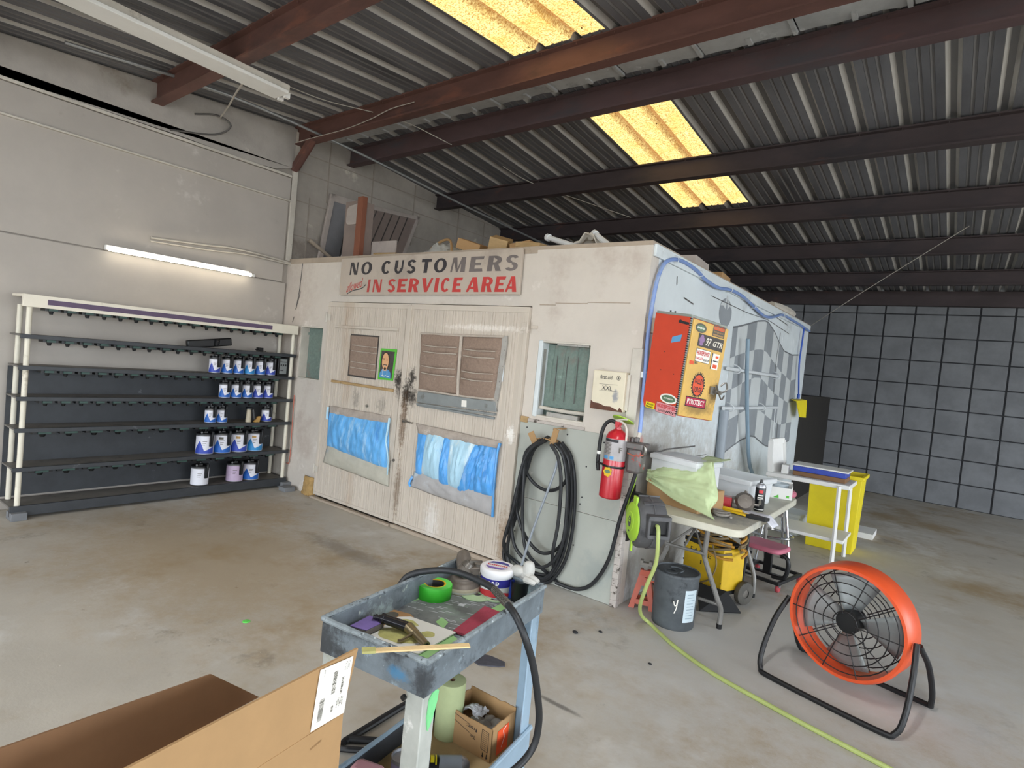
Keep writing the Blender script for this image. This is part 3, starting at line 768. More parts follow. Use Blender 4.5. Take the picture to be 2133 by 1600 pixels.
def letter(b, c, fr, u, v, w, h, sh=.1):
    """one sign painter's block letter in the box (u, v, w, h)"""
    o, ux, uy = (V(a) for a in fr); F = (o + ux*u + uy*v, ux*w, uy*h + ux*(sh*h)); nrm = ux.cross(uy).normalized()
    o0 = F[0] - ux*(sh*h*.5); cnt = [0]
    def Q(*p):
        cnt[0] += 1; b.add([o0 + F[1]*x + F[2]*y + nrm*(.0008 + .00015*cnt[0]) for x, y in p], [tuple(range(len(p)))])
    def A(cu, cv, ru, rv, iu, iv, a0, a1):
        cnt[0] += 1; ring(b, (o0 + nrm*(.0008 + .00015*cnt[0]), F[1], F[2]), cu, cv, ru, rv, iu, iv, a0, a1, 0)
    H2 = PI/2
    if c == 'I': Q((.1, 0), (.9, 0), (.9, 1), (.1, 1))
    elif c == 'N': Q((.04, 0), (.2, 0), (.2, 1), (.04, 1)); Q((.8, 0), (.96, 0), (.96, 1), (.8, 1)); Q((.04, 1), (.62, 0), (.96, 0), (.38, 1))
    elif c == 'O': A(.5, .5, .5, .5, .22, .36, 0, 2*PI)
    elif c == 'C': A(.54, .5, .54, .5, .20, .34, .75, 2*PI - .75)
    elif c == 'U': Q((0, .4), (.34, .4), (.34, 1), (0, 1)); Q((.76, .4), (.96, .4), (.96, 1), (.76, 1)); A(.48, .42, .48, .42, .2, .24, PI, 2*PI)
    elif c == 'T': Q((0, .78), (1, .78), (1, 1), (0, 1)); Q((.33, 0), (.69, 0), (.69, 1), (.33, 1))
    elif c == 'E': Q((0, 0), (.38, 0), (.38, 1), (0, 1)); Q((.3, 0), (1, 0), (.95, .2), (.3, .2)); Q((.3, .8), (.95, .8), (1, 1), (.3, 1)); Q((.3, .42), (.82, .42), (.82, .59), (.3, .59))
    elif c == 'S': A(.5, .735, .48, .265, .16, .10, .35, PI + H2); A(.5, .265, .48, .28, .16, .10, -PI + .35, H2 + .0)
    elif c == 'R': Q((0, 0), (.36, 0), (.36, 1), (0, 1)); A(.42, .70, .52, .30, .2, .13, -H2, H2); Q((.3, .87), (.44, .87), (.44, 1), (.3, 1)); Q((.3, .40), (.44, .40), (.44, .57), (.3, .57)); Q((.42, .45), (.62, 0), (1.0, 0), (.72, .48))
    elif c == 'V': Q((0, 1), (.36, 1), (.62, 0), (.36, 0)); Q((.36, 0), (.6, 0), (1, 1), (.8, 1))
    elif c == 'A': Q((0, 0), (.2, 0), (.56, 1), (.36, 1)); Q((.64, 0), (1, 0), (.68, 1), (.36, 1)); Q((.16, .2), (.8, .2), (.8, .36), (.22, .36))
    elif c == 'M': Q((.02, 0), (.14, 0), (.22, 1), (.1, 1)); Q((.7, 0), (.98, 0), (.94, 1), (.66, 1)); Q((.1, 1), (.36, 1), (.52, .0), (.42, .0)); Q((.42, 0), (.52, 0), (.80, 1), (.68, 1))
BD = SG.children[0]
R1 = [('N', -3.153, -3.017), ('O', -2.976, -2.813), ('C', -2.68, -2.546), ('U', -2.497, -2.372), ('S', -2.333, -2.21), ('T', -2.151, -2.022), ('O', -1.992, -1.834), ('M', -1.792, -1.614), ('E', -1.577, -1.425), ('R', -1.387, -1.232), ('S', -1.207, -1.072)]
R2 = [('I', -2.865, -2.818), ('N', -2.784, -2.651), ('S', -2.57, -2.458), ('E', -2.434, -2.307), ('R', -2.286, -2.15), ('V', -2.13, -1.984), ('I', -1.967, -1.906), ('C', -1.887, -1.779), ('E', -1.747, -1.639), ('A', -1.592, -1.446), ('R', -1.429, -1.306), ('E', -1.288, -1.185), ('A', -1.182, -1.062)]
for i0, i1, m in ((0, 7, 'sign_black'), (7, 11, 'sign_faded')):
    b = B()
    for c, x0, x1 in R1[i0:i1]: letter(b, c, fs, x0 + .006, 2.274 + .004*(x0 + 3.2), x1 - x0 - .006, .122)
    part('lettering', b, m, BD, smooth=0)
b = B()
for c, x0, x1 in R2: letter(b, c, fs, x0 + .006, 2.107 + .006*(x0 + 2.9), x1 - x0 - .006, .121)
b.text('allowed', ((-3.175, -.0375, 2.102), (.97, 0, .24), (.02, 0, .999)), 0, 0, .25, .085, .0012, .0, .35)
part('lettering', b, 'sign_red', BD)
b = B(); stroke(b, [(-3.16, 2.087), (-3.12, 2.106), (-3.06, 2.125), (-2.965, 2.137), (-2.92, 2.152), (-2.88, 2.18)], .009, fs, .0012); part('underline', b, 'sign_black', BD)

# ------------------------------------------------------------------ filters and bags on the doors
A = thing('filter_pad', 'brown quilted filter pad set in the left booth door beside the poster', 'filter pad', (-2.84, -.03, 1.3), group='brown filter pads')
b = B()
def vp(u, v):
    z = 1.305 + .382*v; y = -.036
    for c in (.19, .33, .62, .75): y += .005*math.exp(-((v-c)/.018)**2)
    return (-3.03 + .39*u - .02*v*(1-u) + .0*v, y, z + .0*u)
b.grid(vp, 14, 60); part('pad', b, 'filter_brown', A, solid=.004)
b = B()
for z in (1.375, 1.43, 1.535, 1.59): b.tube([(-3.01, -.038, z + .004), (-2.84, -.039, z), (-2.64, -.038, z - .001)], .0035, 5, 3)
part('crease', b, 'filter_edge', A)
b = B(); b.bb(-3.05, -2.63, -.032, -.028, 1.29, 1.70); part('rim', b, 'print_dark', A)

A = thing('filter_pad', 'wide double brown quilted filter pad bulging from the right booth door', 'filter pad', (-1.6, -.03, 1.26), group='brown filter pads')
for (x0, x1, tx0, tx1, zs) in ((-2.035, -1.57, -2.06, -1.585, (.30, .42, .68, .79)), (-1.555, -1.18, -1.57, -1.15, (.29, .41, .67, .78))):
    b = B()
    def vq(u, v):
        xa = x0 + (tx0 - x0) * v; xb = x1 + (tx1 - x1) * v
        y = -.04 - .045 * (max(0, math.sin(PI*u) * math.sin(PI*v))) ** .4
        for c in zs: y += .014*math.exp(-((v-c)/.022)**2) * min(1, 6*u*(1-u)*1.5)
        z = 1.262 + .485*v + .012*u + .006*nz(u*3, v*3)
        return (xa + (xb - xa)*u, y - .006*nz(u*4, v*4 + x0), z)
    b.grid(vq, 24, 70); part('pad', b, 'filter_brown', A, solid=.004)
b = B()
for (xa, xb, zz) in ((-2.0, -1.61, (.30, .42, .68, .79)), (-1.53, -1.20, (.29, .41, .67, .78))):
    for v_ in zz: b.tube([(xa, -.062, 1.268 + .485*v_), (xa + .1, -.076, 1.264 + .485*v_), ((xa + xb)/2, -.080, 1.262 + .485*v_), (xb - .1, -.076, 1.266 + .485*v_), (xb, -.06, 1.27 + .485*v_)], .0045, 6, 3)
part('crease', b, 'filter_edge', A)
b = B()
b.tube([(-1.58, -.05, 1.75), (-1.566, -.062, 1.6), (-1.56, -.062, 1.4), (-1.56, -.05, 1.26)], .014, 8, 5)
b.tube([(-2.07, -.04, 1.75), (-1.8, -.045, 1.752), (-1.57, -.045, 1.756), (-1.14, -.04, 1.768)], .01, 8, 5)
b.tube([(-2.04, -.04, 1.262), (-1.8, -.045, 1.262), (-1.57, -.045, 1.262), (-1.3, -.05, 1.268), (-1.17, -.045, 1.275)], .009, 8, 5)
part('piping', b, 'filter_edge', A)
b = B(); b.prism([(-1.20, 1.21), (-1.15, 1.20), (-1.105, 1.72), (-1.113, 1.778), (-1.155, 1.77)], FW(.03), 0, .014); part('bracket_strip', b, 'perforated', A)
b = B(); b.bb(-1.165, -1.12, -.036, -.03, 1.42, 1.72); part('lining', b, 'booth_side_paint', A)
b = B(); b.prism([(-2.033, 1.15), (-1.14, 1.18), (-1.165, 1.258), (-2.033, 1.246)], FW(.034), 0, .018); b.bb(-2.03, -1.16, -.05, -.03, 1.118, 1.136); b.prism([(-2.03, 1.128), (-1.15, 1.15), (-1.15, 1.168), (-2.03, 1.146)], FW(.03), 0, .03)
part('bottom_rail', b, 'grey_metal', A, bevel=.003)
b = B(); b.prism([(-1.505, 1.178), (-1.45, 1.18), (-1.455, 1.232), (-1.508, 1.23)], FW(.054), 0, .0015); part('tag', b, 'print_white', A)

def pouch(bl, br, tr, tl, depth, nu=40, nv=30, wr=.012, seed=0., fall=1.):
    bl, br, tr, tl = (V((p[0], 0, p[1])) for p in (bl, br, tr, tl))
    def f(u, v):
        p = bl*(1-u)*(1-v) + br*u*(1-v) + tr*u*v + tl*(1-u)*v
        e = max(0, math.sin(PI*min(1, max(0, u))) * math.sin(PI*min(1, max(0, v)))) ** .55
        w = nz(u*11 + seed + v*2.2, v*2.5 + seed) * wr + nz(u*24 + seed, v*6) * wr*.45
        return (p.x + .004*nz(v*6, seed), -.034 - depth * e * (1 + fall*(.3 - .6*v)) - w * e, p.z + .006*nz(u*5, seed + 4))
    return f
A = thing('plastic_bag', 'blue plastic sheet bag with a pale lower flap taped on the left booth door', 'plastic bag', (-2.82, -.03, .36), group='blue bags on the booth doors')
b = B(); b.grid(pouch((-3.285, .56), (-2.345, .49), (-2.38, .93), (-3.295, .905), .055, wr=.02), 50, 36); part('pouch', b, 'bag_blue', A, solid=.003)
b = B(); b.grid(pouch((-3.322, .385), (-2.318, .345), (-2.33, .535), (-3.265, .60), .03, 40, 14, .008, 5.), 40, 14); part('lower_flap', b, 'bag_white', A, solid=.004)
b = B(); b.grid(pouch((-3.285, .875), (-2.40, .895), (-2.37, .985), (-3.30, .965), .014, 40, 8, .006, 9.), 40, 8); part('top_tape', b, 'tape_silver', A, solid=.003)
b = B()
b.tube([(-3.292, -.05, .95), (-3.285, -.06, .9), (-3.288, -.055, .83)], .012, 6, 3); part('gathered_edge', b, 'bag_pale', A); b = B(); b.tube([(-2.365, -.05, .965), (-2.36, -.065, .86), (-2.375, -.06, .75), (-2.33, -.055, .6), (-2.335, -.045, .45)], lambda t: .012 - .006*t, 6, 4)
part('gathered_edge', b, 'bag_pale', A)
A = thing('plastic_bag', 'blue and white plastic sheet bag with a grey lower pocket on the right booth door', 'plastic bag', (-1.55, -.03, .37), group='blue bags on the booth doors')
b = B()
b.grid(pouch((-1.985, .53), (-1.90, .525), (-1.87, .89), (-2.0, .885), .03, 10, 30, .01, 1.), 10, 30); b.grid(pouch((-1.40, .50), (-1.09, .515), (-1.095, .90), (-1.29, .905), .04, 24, 30, .03, 2.), 24, 30)
b.grid(pouch((-1.70, .50), (-1.55, .49), (-1.60, .91), (-1.68, .91), .055, 12, 30, .014, 3.), 12, 30); b.grid(pouch((-1.50, .47), (-1.34, .49), (-1.27, .87), (-1.34, .90), .05, 12, 30, .02, 4.), 12, 30)
part('pouch', b, 'bag_deep', A, solid=.003)
b = B()
b.grid(pouch((-1.92, .545), (-1.66, .505), (-1.66, .925), (-1.89, .915), .05, 16, 30, .012, 6.), 16, 30); b.grid(pouch((-1.60, .50), (-1.42, .49), (-1.30, .90), (-1.63, .93), .055, 22, 30, .014, 7.), 22, 30)
part('white_film', b, 'bag_pale', A, solid=.003)
b = B(); b.grid(pouch((-2.03, .405), (-1.09, .362), (-1.085, .575), (-2.0, .55), .028, 40, 12, .016, 8.), 40, 12); part('lower_flap', b, 'bag_grey', A, solid=.004)
b = B(); b.grid(pouch((-1.99, .875), (-1.11, .895), (-1.075, .96), (-2.035, .966), .016, 40, 8, .008, 11.), 40, 8); part('top_tape', b, 'tape_silver', A, solid=.003)
b = B(); b.tube([(-1.075, -.05, .945), (-1.085, -.06, .85), (-1.09, -.055, .6), (-1.08, -.055, .45), (-1.085, -.04, .365)], lambda t: .013 - .004*math.sin(PI*t), 6, 4); part('gathered_edge', b, 'bag_deep', A); b = B(); b.tube([(-2.01, -.04, .5), (-2.035, -.05, .44), (-2.03, -.04, .41)], .011, 6, 3); part('gathered_edge', b, 'bag_deep', A)

# poster: a smiling man in a blue hooded top, taped up with green tape
A = thing('poster', 'small cartoon poster of a smiling bearded man in blue, framed with green tape', 'poster', (-2.48, -.03, 1.3))
b = B(); b.prism([(-2.597, 1.298), (-2.385, 1.305), (-2.366, 1.592), (-2.59, 1.588)], FW(.031), 0, .003); part('tape_border', b, 'tape_green', A)
b = B(); b.prism([(-2.578, 1.318), (-2.405, 1.322), (-2.392, 1.568), (-2.572, 1.568)], FW(.034), 0, .0015); part('paper', b, 'print_dark', A)
fp = FW(.0356); b = B()
b.mat(1); b.flat([(-2.575, 1.32), (-2.42, 1.322), (-2.425, 1.37), (-2.45, 1.395), (-2.49, 1.405), (-2.52, 1.405), (-2.555, 1.39), (-2.572, 1.36)], fp, .0004)
b.mat(2); b.ell(-2.506, 1.478, .058, .085, fp, .0006)
b.mat(0); b.ell(-2.507, 1.472, .046, .078, fp, .0008); b.flat([(-2.525, 1.385), (-2.485, 1.385), (-2.483, 1.42), (-2.53, 1.42)], fp, .0007)
b.mat(2)
for u in (-2.527, -2.487): b.ell(u, 1.484, .009, .004, fp, .001, 10); b.rect(u - .012, 1.495, u + .012, 1.499, fp, .001)
b.rect(-2.533, 1.435, -2.48, 1.443, fp, .001); b.ell(-2.506, 1.406, .016, .014, fp, .001, 12)
b.mat(3); b.flat([(-2.522, 1.434), (-2.49, 1.434), (-2.498, 1.429), (-2.514, 1.429)], fp, .0011)
stroke(b, [(-2.54, 1.40), (-2.535, 1.35), (-2.53, 1.33)], .003, fp, .001); stroke(b, [(-2.475, 1.40), (-2.47, 1.35)], .003, fp, .001)
stroke(b, [(-2.55, 1.335), (-2.53, 1.345), (-2.51, 1.335), (-2.49, 1.345), (-2.46, 1.335), (-2.44, 1.34)], .005, fp, .001)
part('portrait', b, ['skin_tone', 'print_blue', 'hair_dark', 'print_white'], A, smooth=0)

# first aid box
A = thing('first_aid_box', 'cream metal first aid box with a rusted lower edge beside the right window', 'first aid box', (-.19, -.02, 1.315))
b = B(); b.bb(-.312, -.066, -.06, 0, 1.316, 1.583); part('case', b, 'aid_white', A, bevel=.006)
b = B(); b.bb(-.066, -.045, -.035, 0, 1.33, 1.57); b.cyl((-.255, -.05, 1.583), (-.255, -.04, 1.597), .006, seg=8); part('hinge_strip', b, 'dirty_white', A)
b = B(); b.prism([(-.312, 1.316), (-.066, 1.316), (-.075, 1.335), (-.09, 1.345), (-.1, 1.325), (-.13, 1.335), (-.16, 1.345), (-.2, 1.343), (-.25, 1.358), (-.29, 1.36), (-.312, 1.372)], FW(.06), 0, .0012); part('rust_edge', b, 'aid_rust', A)
b = B(); ff = FW(.0608); b.text('first aid', ff, -.255, 1.527, .09, .026, .0008, .01); b.text('XXL', ff, -.237, 1.452, .08, .03, .0008, .0, .1)
stroke(b, [(-.258, 1.490), (-.118, 1.494)], .0016, ff, .0008); stroke(b, [(-.254, 1.446), (-.118, 1.449)], .0016, ff, .0008)
for k in range(20):
    a, c = 2*PI*k/20, 2*PI*(k+1)/20; stroke(b, [(-.117 + .014*math.cos(a), 1.541 + .014*math.sin(a)), (-.117 + .014*math.cos(c), 1.541 + .014*math.sin(c))], .0025, ff, .0008)
b.ell(-.117, 1.546, .004, .004, ff, .0008, 8); stroke(b, [(-.124, 1.536), (-.117, 1.541), (-.11, 1.536)], .003, ff, .0008); stroke(b, [(-.117, 1.54), (-.117, 1.53)], .003, ff, .0008)
part('lettering', b, 'print_ink', A)

# ------------------------------------------------------------------ coiled hose on its bracket
A = thing('hose_bracket', 'tan cardboard hose bracket holding the black hose coil', 'bracket', (-.63, -.02, 1.0))
b = B()
def arch(u, v):
    a = PI * (.18 + .64 * u); return (-.625 - .115*math.cos(a), -.02 - .10*v, .985 + .07*math.sin(a))
b.grid(arch, 14, 4); part('saddle', b, 'kraft', A, solid=.006)
b = B(); b.bar((-.695, -.115, 1.0), (-.745, -.125, 1.085), .05, .006, (0, -1, 0)); part('tab', b, 'kraft', A); b = B(); b.bar((-.555, -.115, 1.02), (-.525, -.125, 1.14), .045, .006, (0, -1, 0)); b.bar((-.525, -.09, 1.14), (-.53, -.02, 1.14), .045, .006); part('tab', b, 'kraft', A)
A = thing('hose_coil', 'long black rubber air hose hung in loops on the tan bracket', 'hose', (-.6, -.05, .05))
loops = [
    [(-.63, 1.06), (-.75, .97), (-.80, .82), (-.86, .55), (-.94, .2), (-.90, .03), (-.70, -.0), (-.52, .02), (-.40, .2), (-.36, .45), (-.375, .75), (-.43, .95), (-.52, 1.04)],
    [(-.63, 1.065), (-.74, .98), (-.79, .80), (-.83, .5), (-.90, .2), (-.86, .05), (-.68, .015), (-.52, .05), (-.42, .22), (-.385, .45), (-.39, .72), (-.44, .95), (-.54, 1.04)],
    [(-.62, 1.05), (-.73, .96), (-.78, .78), (-.825, .5), (-.885, .22), (-.84, .06), (-.66, .03), (-.51, .07), (-.43, .25), (-.40, .48), (-.41, .75), (-.45, .93), (-.53, 1.03)],
    [(-.61, 1.06), (-.72, .97), (-.78, .85), (-.76, .77), (-.66, .70), (-.55, .69), (-.46, .74), (-.41, .83), (-.42, .93), (-.50, 1.03)],
    [(-.62, 1.055), (-.73, .97), (-.79, .78), (-.82, .55), (-.78, .42), (-.70, .31), (-.58, .24), (-.47, .27), (-.39, .37), (-.38, .55), (-.40, .8), (-.46, .97), (-.54, 1.04)],
    [(-.63, 1.05), (-.745, .95), (-.80, .73), (-.84, .5), (-.83, .35), (-.77, .21), (-.62, .14), (-.5, .16), (-.41, .28), (-.375, .45), (-.39, .75), (-.45, .96), (-.53, 1.035)],
    [(-.64, 1.045), (-.76, .93), (-.755, .75), (-.73, .45), (-.66, .22), (-.52, .07), (-.45, .04)],
    [(-.60, 1.045), (-.70, .98), (-.765, .84), (-.81, .52), (-.865, .22), (-.83, .08), (-.64, .045), (-.50, .09), (-.435, .28), (-.415, .5), (-.425, .78), (-.47, .95), (-.54, 1.03)],
]
for i, lp in enumerate(loops):
    b = B(); y = -.045 - .016 * i
    b.tube([(x, (-.03 if z < .1 and i > 3 else y), max(z, .016)) for x, z in lp], .0125, 8, 6); part('loop', b, 'hose_black', A)
b = B(); b.tube([(-.45, -.05, .04), (-.28, -.045, .045), (-.155, -.045, .13), (-.055, -.05, .33), (.005, -.07, .62), (.065, -.075, .86), (.095, -.08, .99)], .0135, 8, 8); part('loop', b, 'hose_black', A)
b = B(); b.cyl((.095, -.08, .985), (.105, -.08, 1.07), .018); b.cyl((.105, -.08, 1.07), (.108, -.08, 1.12), .011); part('coupling', b, 'steel_worn', A)
b = B(); b.tube([(-.478, -.15, .92), (-.49, -.16, .82), (-.60, -.19, .40), (-.672, -.20, .08)], .009, 8, 3)
b.cyl((-.672, -.20, .08), (-.69, -.205, .02), .013)
solo('steel_rod', b, 'pipe_grey', 'thin grey rod hanging in front of the black hose coil', 'rod')

# fire extinguisher (leans a little with its bracket)
EX = thing('fire_extinguisher', 'red fire extinguisher with grey label and black hose on the booth corner', 'fire extinguisher', (-.067, -.115, .752), (0, .028, 0))
def ext(name, b, m, **k): return part(name, b, m, EX, world=False, **k)
b = B(); b.lathe([(.0, 0), (.066, 0), (.072, .008), (.072, .40), (.071, .402), (.060, .43), (.03, .452), (.022, .456), (.02, .47), (0, .47)], 32); ext('cylinder', b, 'ext_red')
b = B(); b.lathe([(.0735, .255), (.0735, .395)], 28, a0=-PI*.98, a1=PI*.1); EL = ext('label', b, 'ext_label')
b = B(); b.lathe([(.0739, .375), (.0739, .392)], 12, a0=-PI*.75, a1=-PI*.3); b.mat(1); b.lathe([(.0739, .262), (.0739, .282)], 10, a0=-PI*.72, a1=-PI*.55); b.lathe([(.0739, .262), (.0739, .282)], 8, a0=-PI*.5, a1=-PI*.38)
b.mat(2)
for k in range(9): b.lathe([(.0738, .296 + k*.0085), (.0738, .299 + k*.0085)], 8, a0=-PI*(.74 - .03*(k % 3)), a1=-PI*(.5 - .02*(k % 2)))
b.text('F', ((.052, -.056, .31), (.72, .69, 0), (0, 0, 1)), 0, 0, .02, .035, .004, .02); part('lettering', b, ['print_ink', 'print_blue', 'print_grey'], EL, world=False)
b = B(); b.lathe([(.0745, .205), (.0755, .208), (.0755, .217), (.0745, .22)], 28); b.cyl((-.07, -.03, .212), (-.095, -.05, .222), .008, seg=8); ext('strap', b, 'black_plastic')
b = B(); P = [(.032*math.cos(2*PI*k/14) * (1 if k % 2 else .82), .032*math.sin(2*PI*k/14) * (1.1 if k % 2 else .9)) for k in range(14)]
b.prism(P, ((0, -.0735, .178), (1, 0, 0), (0, 0, 1)), 0, .0015); b.mat(1); b.ell(0, 0, .02, .012, ((0, -.076, .18), (1, 0, 0), (0, 0, 1)), .0005, 14); ext('seal_sticker', b, ['yellow_paint', 'print_green'])
b = B(); b.cyl((0, 0, .46), (0, 0, .50), .015, seg=12); b.box((0, -.004, .495), (.03, .04, .022)); b.cyl((.0, -.02, .48), (.0, -.03, .48), .012, seg=10); ext('valve', b, 'ext_red')
b = B(); b.tube([(-.03, -.005, .505), (.02, -.01, .508), (.055, -.015, .49), (.072, -.02, .45), (.075, -.02, .39)], .007, 6, 4); b.tube([(-.02, -.005, .512), (.03, -.01, .526), (.06, -.012, .53)], .006, 6, 3); ext('handle', b, 'dirty_white')
b = B(); b.tube([(-.012, -.01, .495), (-.05, -.02, .505), (-.085, -.03, .47), (-.1, -.035, .40), (-.102, -.035, .3), (-.1, -.035, .215), (-.092, -.035, .18)], .0125, 10, 5); ext('hose', b, 'black_rubber')
b = B(); b.cyl((-.101, -.035, .275), (-.101, -.035, .295), .0145, seg=10); ext('clamp', b, 'white_paint'); b = B(); b.cyl((-.099, -.035, .22), (-.09, -.035, .165), .0155, .011, seg=10); ext('nozzle', b, 'black_plastic')

b = B(); b.lathe([(0, -.004), (.05, -.004), (.075, 0), (.075, .006), (.05, .004), (0, .006)], 28, R=Matrix.Rotation(-.42, 3, 'X') @ Matrix.Rotation(.12, 3, 'Y')); b.v = [p + V((-.06, -.045, 1.262)) for p in b.v]
solo('backing_pad', b, 'lime', 'lime green round sanding pad hung above the fire extinguisher', 'sanding pad')
A = thing('air_regulator', 'grey and red air filter regulator canister behind the fire extinguisher', 'air regulator', (.075, -.06, .93))
b = B(); b.bb(.02, .118, -.115, -.005, .935, 1.105); part('bowl', b, 'regulator', A, bevel=.022)
b = B(); b.bb(.01, .128, -.12, .0, 1.095, 1.135); b.cyl((.03, -.06, 1.13), (.03, -.06, 1.165), .018, seg=10); b.bb(.045, .075, -.075, -.045, 1.135, 1.17); part('head', b, 'regulator', A, bevel=.006)
b = B(); b.tube([(.105, -.085, 1.12), (.135, -.09, 1.118), (.138, -.09, 1.08), (.112, -.085, 1.05)], .011, 8, 4); part('elbow', b, 'steel_worn', A)
b = B(); b.tube([(.03, -.12, 1.065), (.08, -.122, 1.055), (.115, -.11, 1.06), (.14, -.085, 1.07)], .004, 6, 3); part('red_wire', b, 'wire_red', A)
b = B(); b.cyl((.06, -.045, 1.165), (.062, -.035, 1.21), .012, seg=8); part('inlet', b, 'dirty_white', A)

# blue air line: up the corner, over and along the top of the side wall
A = thing('blue_hose', 'faded blue air hose looping up and along the top of the booth side wall', 'hose', (.05, 1, 1.2))
b = B(); b.tube([(.062, -.035, 1.2), (.055, -.02, 1.35), (.04, .0, 1.6), (.03, .005, 1.85), (.028, .03, 2.08), (.026, .08, 2.25), (.026, .17, 2.355), (.026, .32, 2.405), (.026, .5, 2.42), (.028, .75, 2.405), (.03, .95, 2.37), (.034, 1.25, 2.355), (.034, 1.55, 2.385), (.034, 1.9, 2.385), (.034, 2.3, 2.345), (.034, 2.7, 2.30), (.034, 3.05, 2.325), (.034, 3.45, 2.40), (.034, 3.9, 2.40), (.034, 4.4, 2.39), (.034, 5.0, 2.37)], .014, 10, 6)
part('line', b, 'blue_hose', A)
b = B()
for (y, z) in ((.32, 2.405), (.82, 2.395), (1.55, 2.385), (2.3, 2.345), (3.48, 2.402)):
    b.tube([(.0, y, z + .03), (.048, y, z + .02), (.052, y, z - .02), (.0, y, z - .022)], .003, 5, 2)
b.bb(0, .05, -.01, .01, 1.56, 1.6)
part('tie', b, 'pvc_white', A)
b = B(); b.tube([(.04, 4.62, 2.38), (.04, 4.6, 2.2), (.04, 4.58, 1.9), (.05, 4.65, 1.62), (.05, 4.7, 1.52)], .01, 8, 5); b.cyl((.05, 4.7, 1.52), (.05, 4.7, 1.46), .018, seg=10)
solo('air_drop', b, 'blue_deep', 'dark blue air hose hanging down the far end of the booth side wall', 'hose')

def worn(b, fr, u, v, w, h, n, t):
    """worn print too faint to read: a row of short upright dashes"""
    for k in range(n): b.rect(u + w*k/n, v + h*.12*((k*7) % 3), u + w*(k + .62)/n, v + h*(1 - .1*((k*5) % 2)), fr, t)
# ------------------------------------------------------------------ red and yellow wall cabinet
CTH = .30; RC = rotz(-CTH)
cx0, cy0 = .05, -.017
CB = thing('wall_cabinet', 'steel wall cabinet with orange red side and yellow stickered door on the booth side wall', 'cabinet', (cx0, cy0, 1.376))
CW, CD, CHT = .355, .272, .655    # door width, depth from the wall, height
# it hangs out of plumb: the top leans off the wall
Sh = Matrix(((1, 0, .195), (0, 1, -.163), (-.103, -.08, .92)))
RL = RC
def cabx(b): b.v = [RL @ (Sh @ p) for p in b.v]; return b
CUR = [CB]
def cpart(name, b, m, **k): return part(name, cabx(b), m, CUR[0], world=False, **k)
b = B(); b.bb(0, CD, 0, CW, 0, CHT); cpart('body', b, ['cab_red'], bevel=.004)
b = B(); b.bb(0.01, CD + .004, -.002, CW + .002, CHT - .005, CHT + .012); b.bb(.02, CD, CW - .002, CW + .006, 0, CHT); cpart('top_cap', b, 'cab_grey', bevel=.003)
b = B(); b.bb(CD, CD + .018, .012, CW, .006, CHT - .01); DR = cpart('door', b, 'cab_yellow', bevel=.003)
b = B(); b.cyl((CD + .006, .004, .0), (CD + .006, .004, CHT), .006, seg=8)
b.mat(1)
for k in range(44): b.bb(CD - .002, CD + .0125, -.003, .002, .01 + k*.0146, .016 + k*.0146)
cpart('hinge', b, ['cab_grey', 'print_ink'])
b = B(); b.bb(CD + .018, CD + .045, CW - .05, CW + .01, .20, .225); b.bb(CD + .018, CD + .03, CW - .085, CW - .04, .19, .245)
b.tube([(CD + .03, CW + .01, .21), (CD + .05, CW + .05, .24), (CD + .04, CW + .04, .29), (CD + .02, CW + .02, .26)], .006, 6, 3); b.cyl((CD + .02, CW - .03, .215), (CD + .06, CW - .03, .21), .01, seg=8); b.tube([(CD + .04, CW - .05, .26), (CD + .055, CW + .0, .17), (CD + .05, CW + .035, .20)], .005, 6, 3)
CUR[0] = DR; cpart('latch', b, 'steel_worn')
fd = ((CD + .018, 0, 0), (0, 1, 0), (0, 0, 1)); fr_ = ((0, 0, 0), (1, 0, 0), (0, 0, 1))     # door face, red side face
b = B(); b.mat(0); b.ell(.085, .60, .053, .030, fd, .0012); b.mat(1); b.ell(.085, .60, .042, .020, fd, .0016); b.mat(2); worn(b, fd, .051, .593, .068, .014, 8, .002); cpart('sticker', b, ['print_grey', 'print_green', 'print_white'], label='oval dark green sticker')
b = B(); b.mat(0); b.rect(.20, .575, .32, .645, fd, .0012); b.mat(1); b.rect(.207, .617, .313, .638, fd, .0016); b.mat(2); worn(b, fd, .212, .621, .096, .013, 8, .002); worn(b, fd, .212, .598, .096, .011, 9, .002); b.rect(.207, .58, .31, .59, fd, .0016); cpart('sticker', b, ['print_grey', 'print_orange', 'kraft'], label='brown square sticker')
b = B(); b.mat(0); b.rect(.075, .485, .325, .567, fd, .0012); b.mat(1); b.ell(.112, .53, .026, .022, fd, .0016, 10); b.ell(.112, .545, .016, .018, fd, .0018, 10); b.ell(.11, .505, .018, .014, fd, .0018, 10); b.mat(2); b.text('97', fd, .152, .50, .055, .052, .002, .03, .3); b.text('GTR', fd, .222, .508, .095, .036, .002, .02, .3); cpart('sticker', b, ['print_dark', 'print_purple', 'cream'], label='dark 97 GTR sticker')
b = B(); b.mat(0); b.rect(.076, .385, .218, .472, fd, .0012); b.mat(1); b.rect(.079, .388, .215, .469, fd, .0014); b.mat(2); b.text('HORSEPOWER', fd, .086, .43, .122, .03, .002, .03, .08); b.text('SALES', fd, .084, .40, .066, .018, .002, .02)
b.mat(0)
for k in range(5): b.flat([(.155 + k*.011, .398), (.161 + k*.011, .398), (.166 + k*.011, .412), (.16 + k*.011, .412)], fd, .002)
cpart('sticker', b, ['print_ink', 'print_white', 'print_red'], label='white HORSEPOWER sticker on the yellow door')
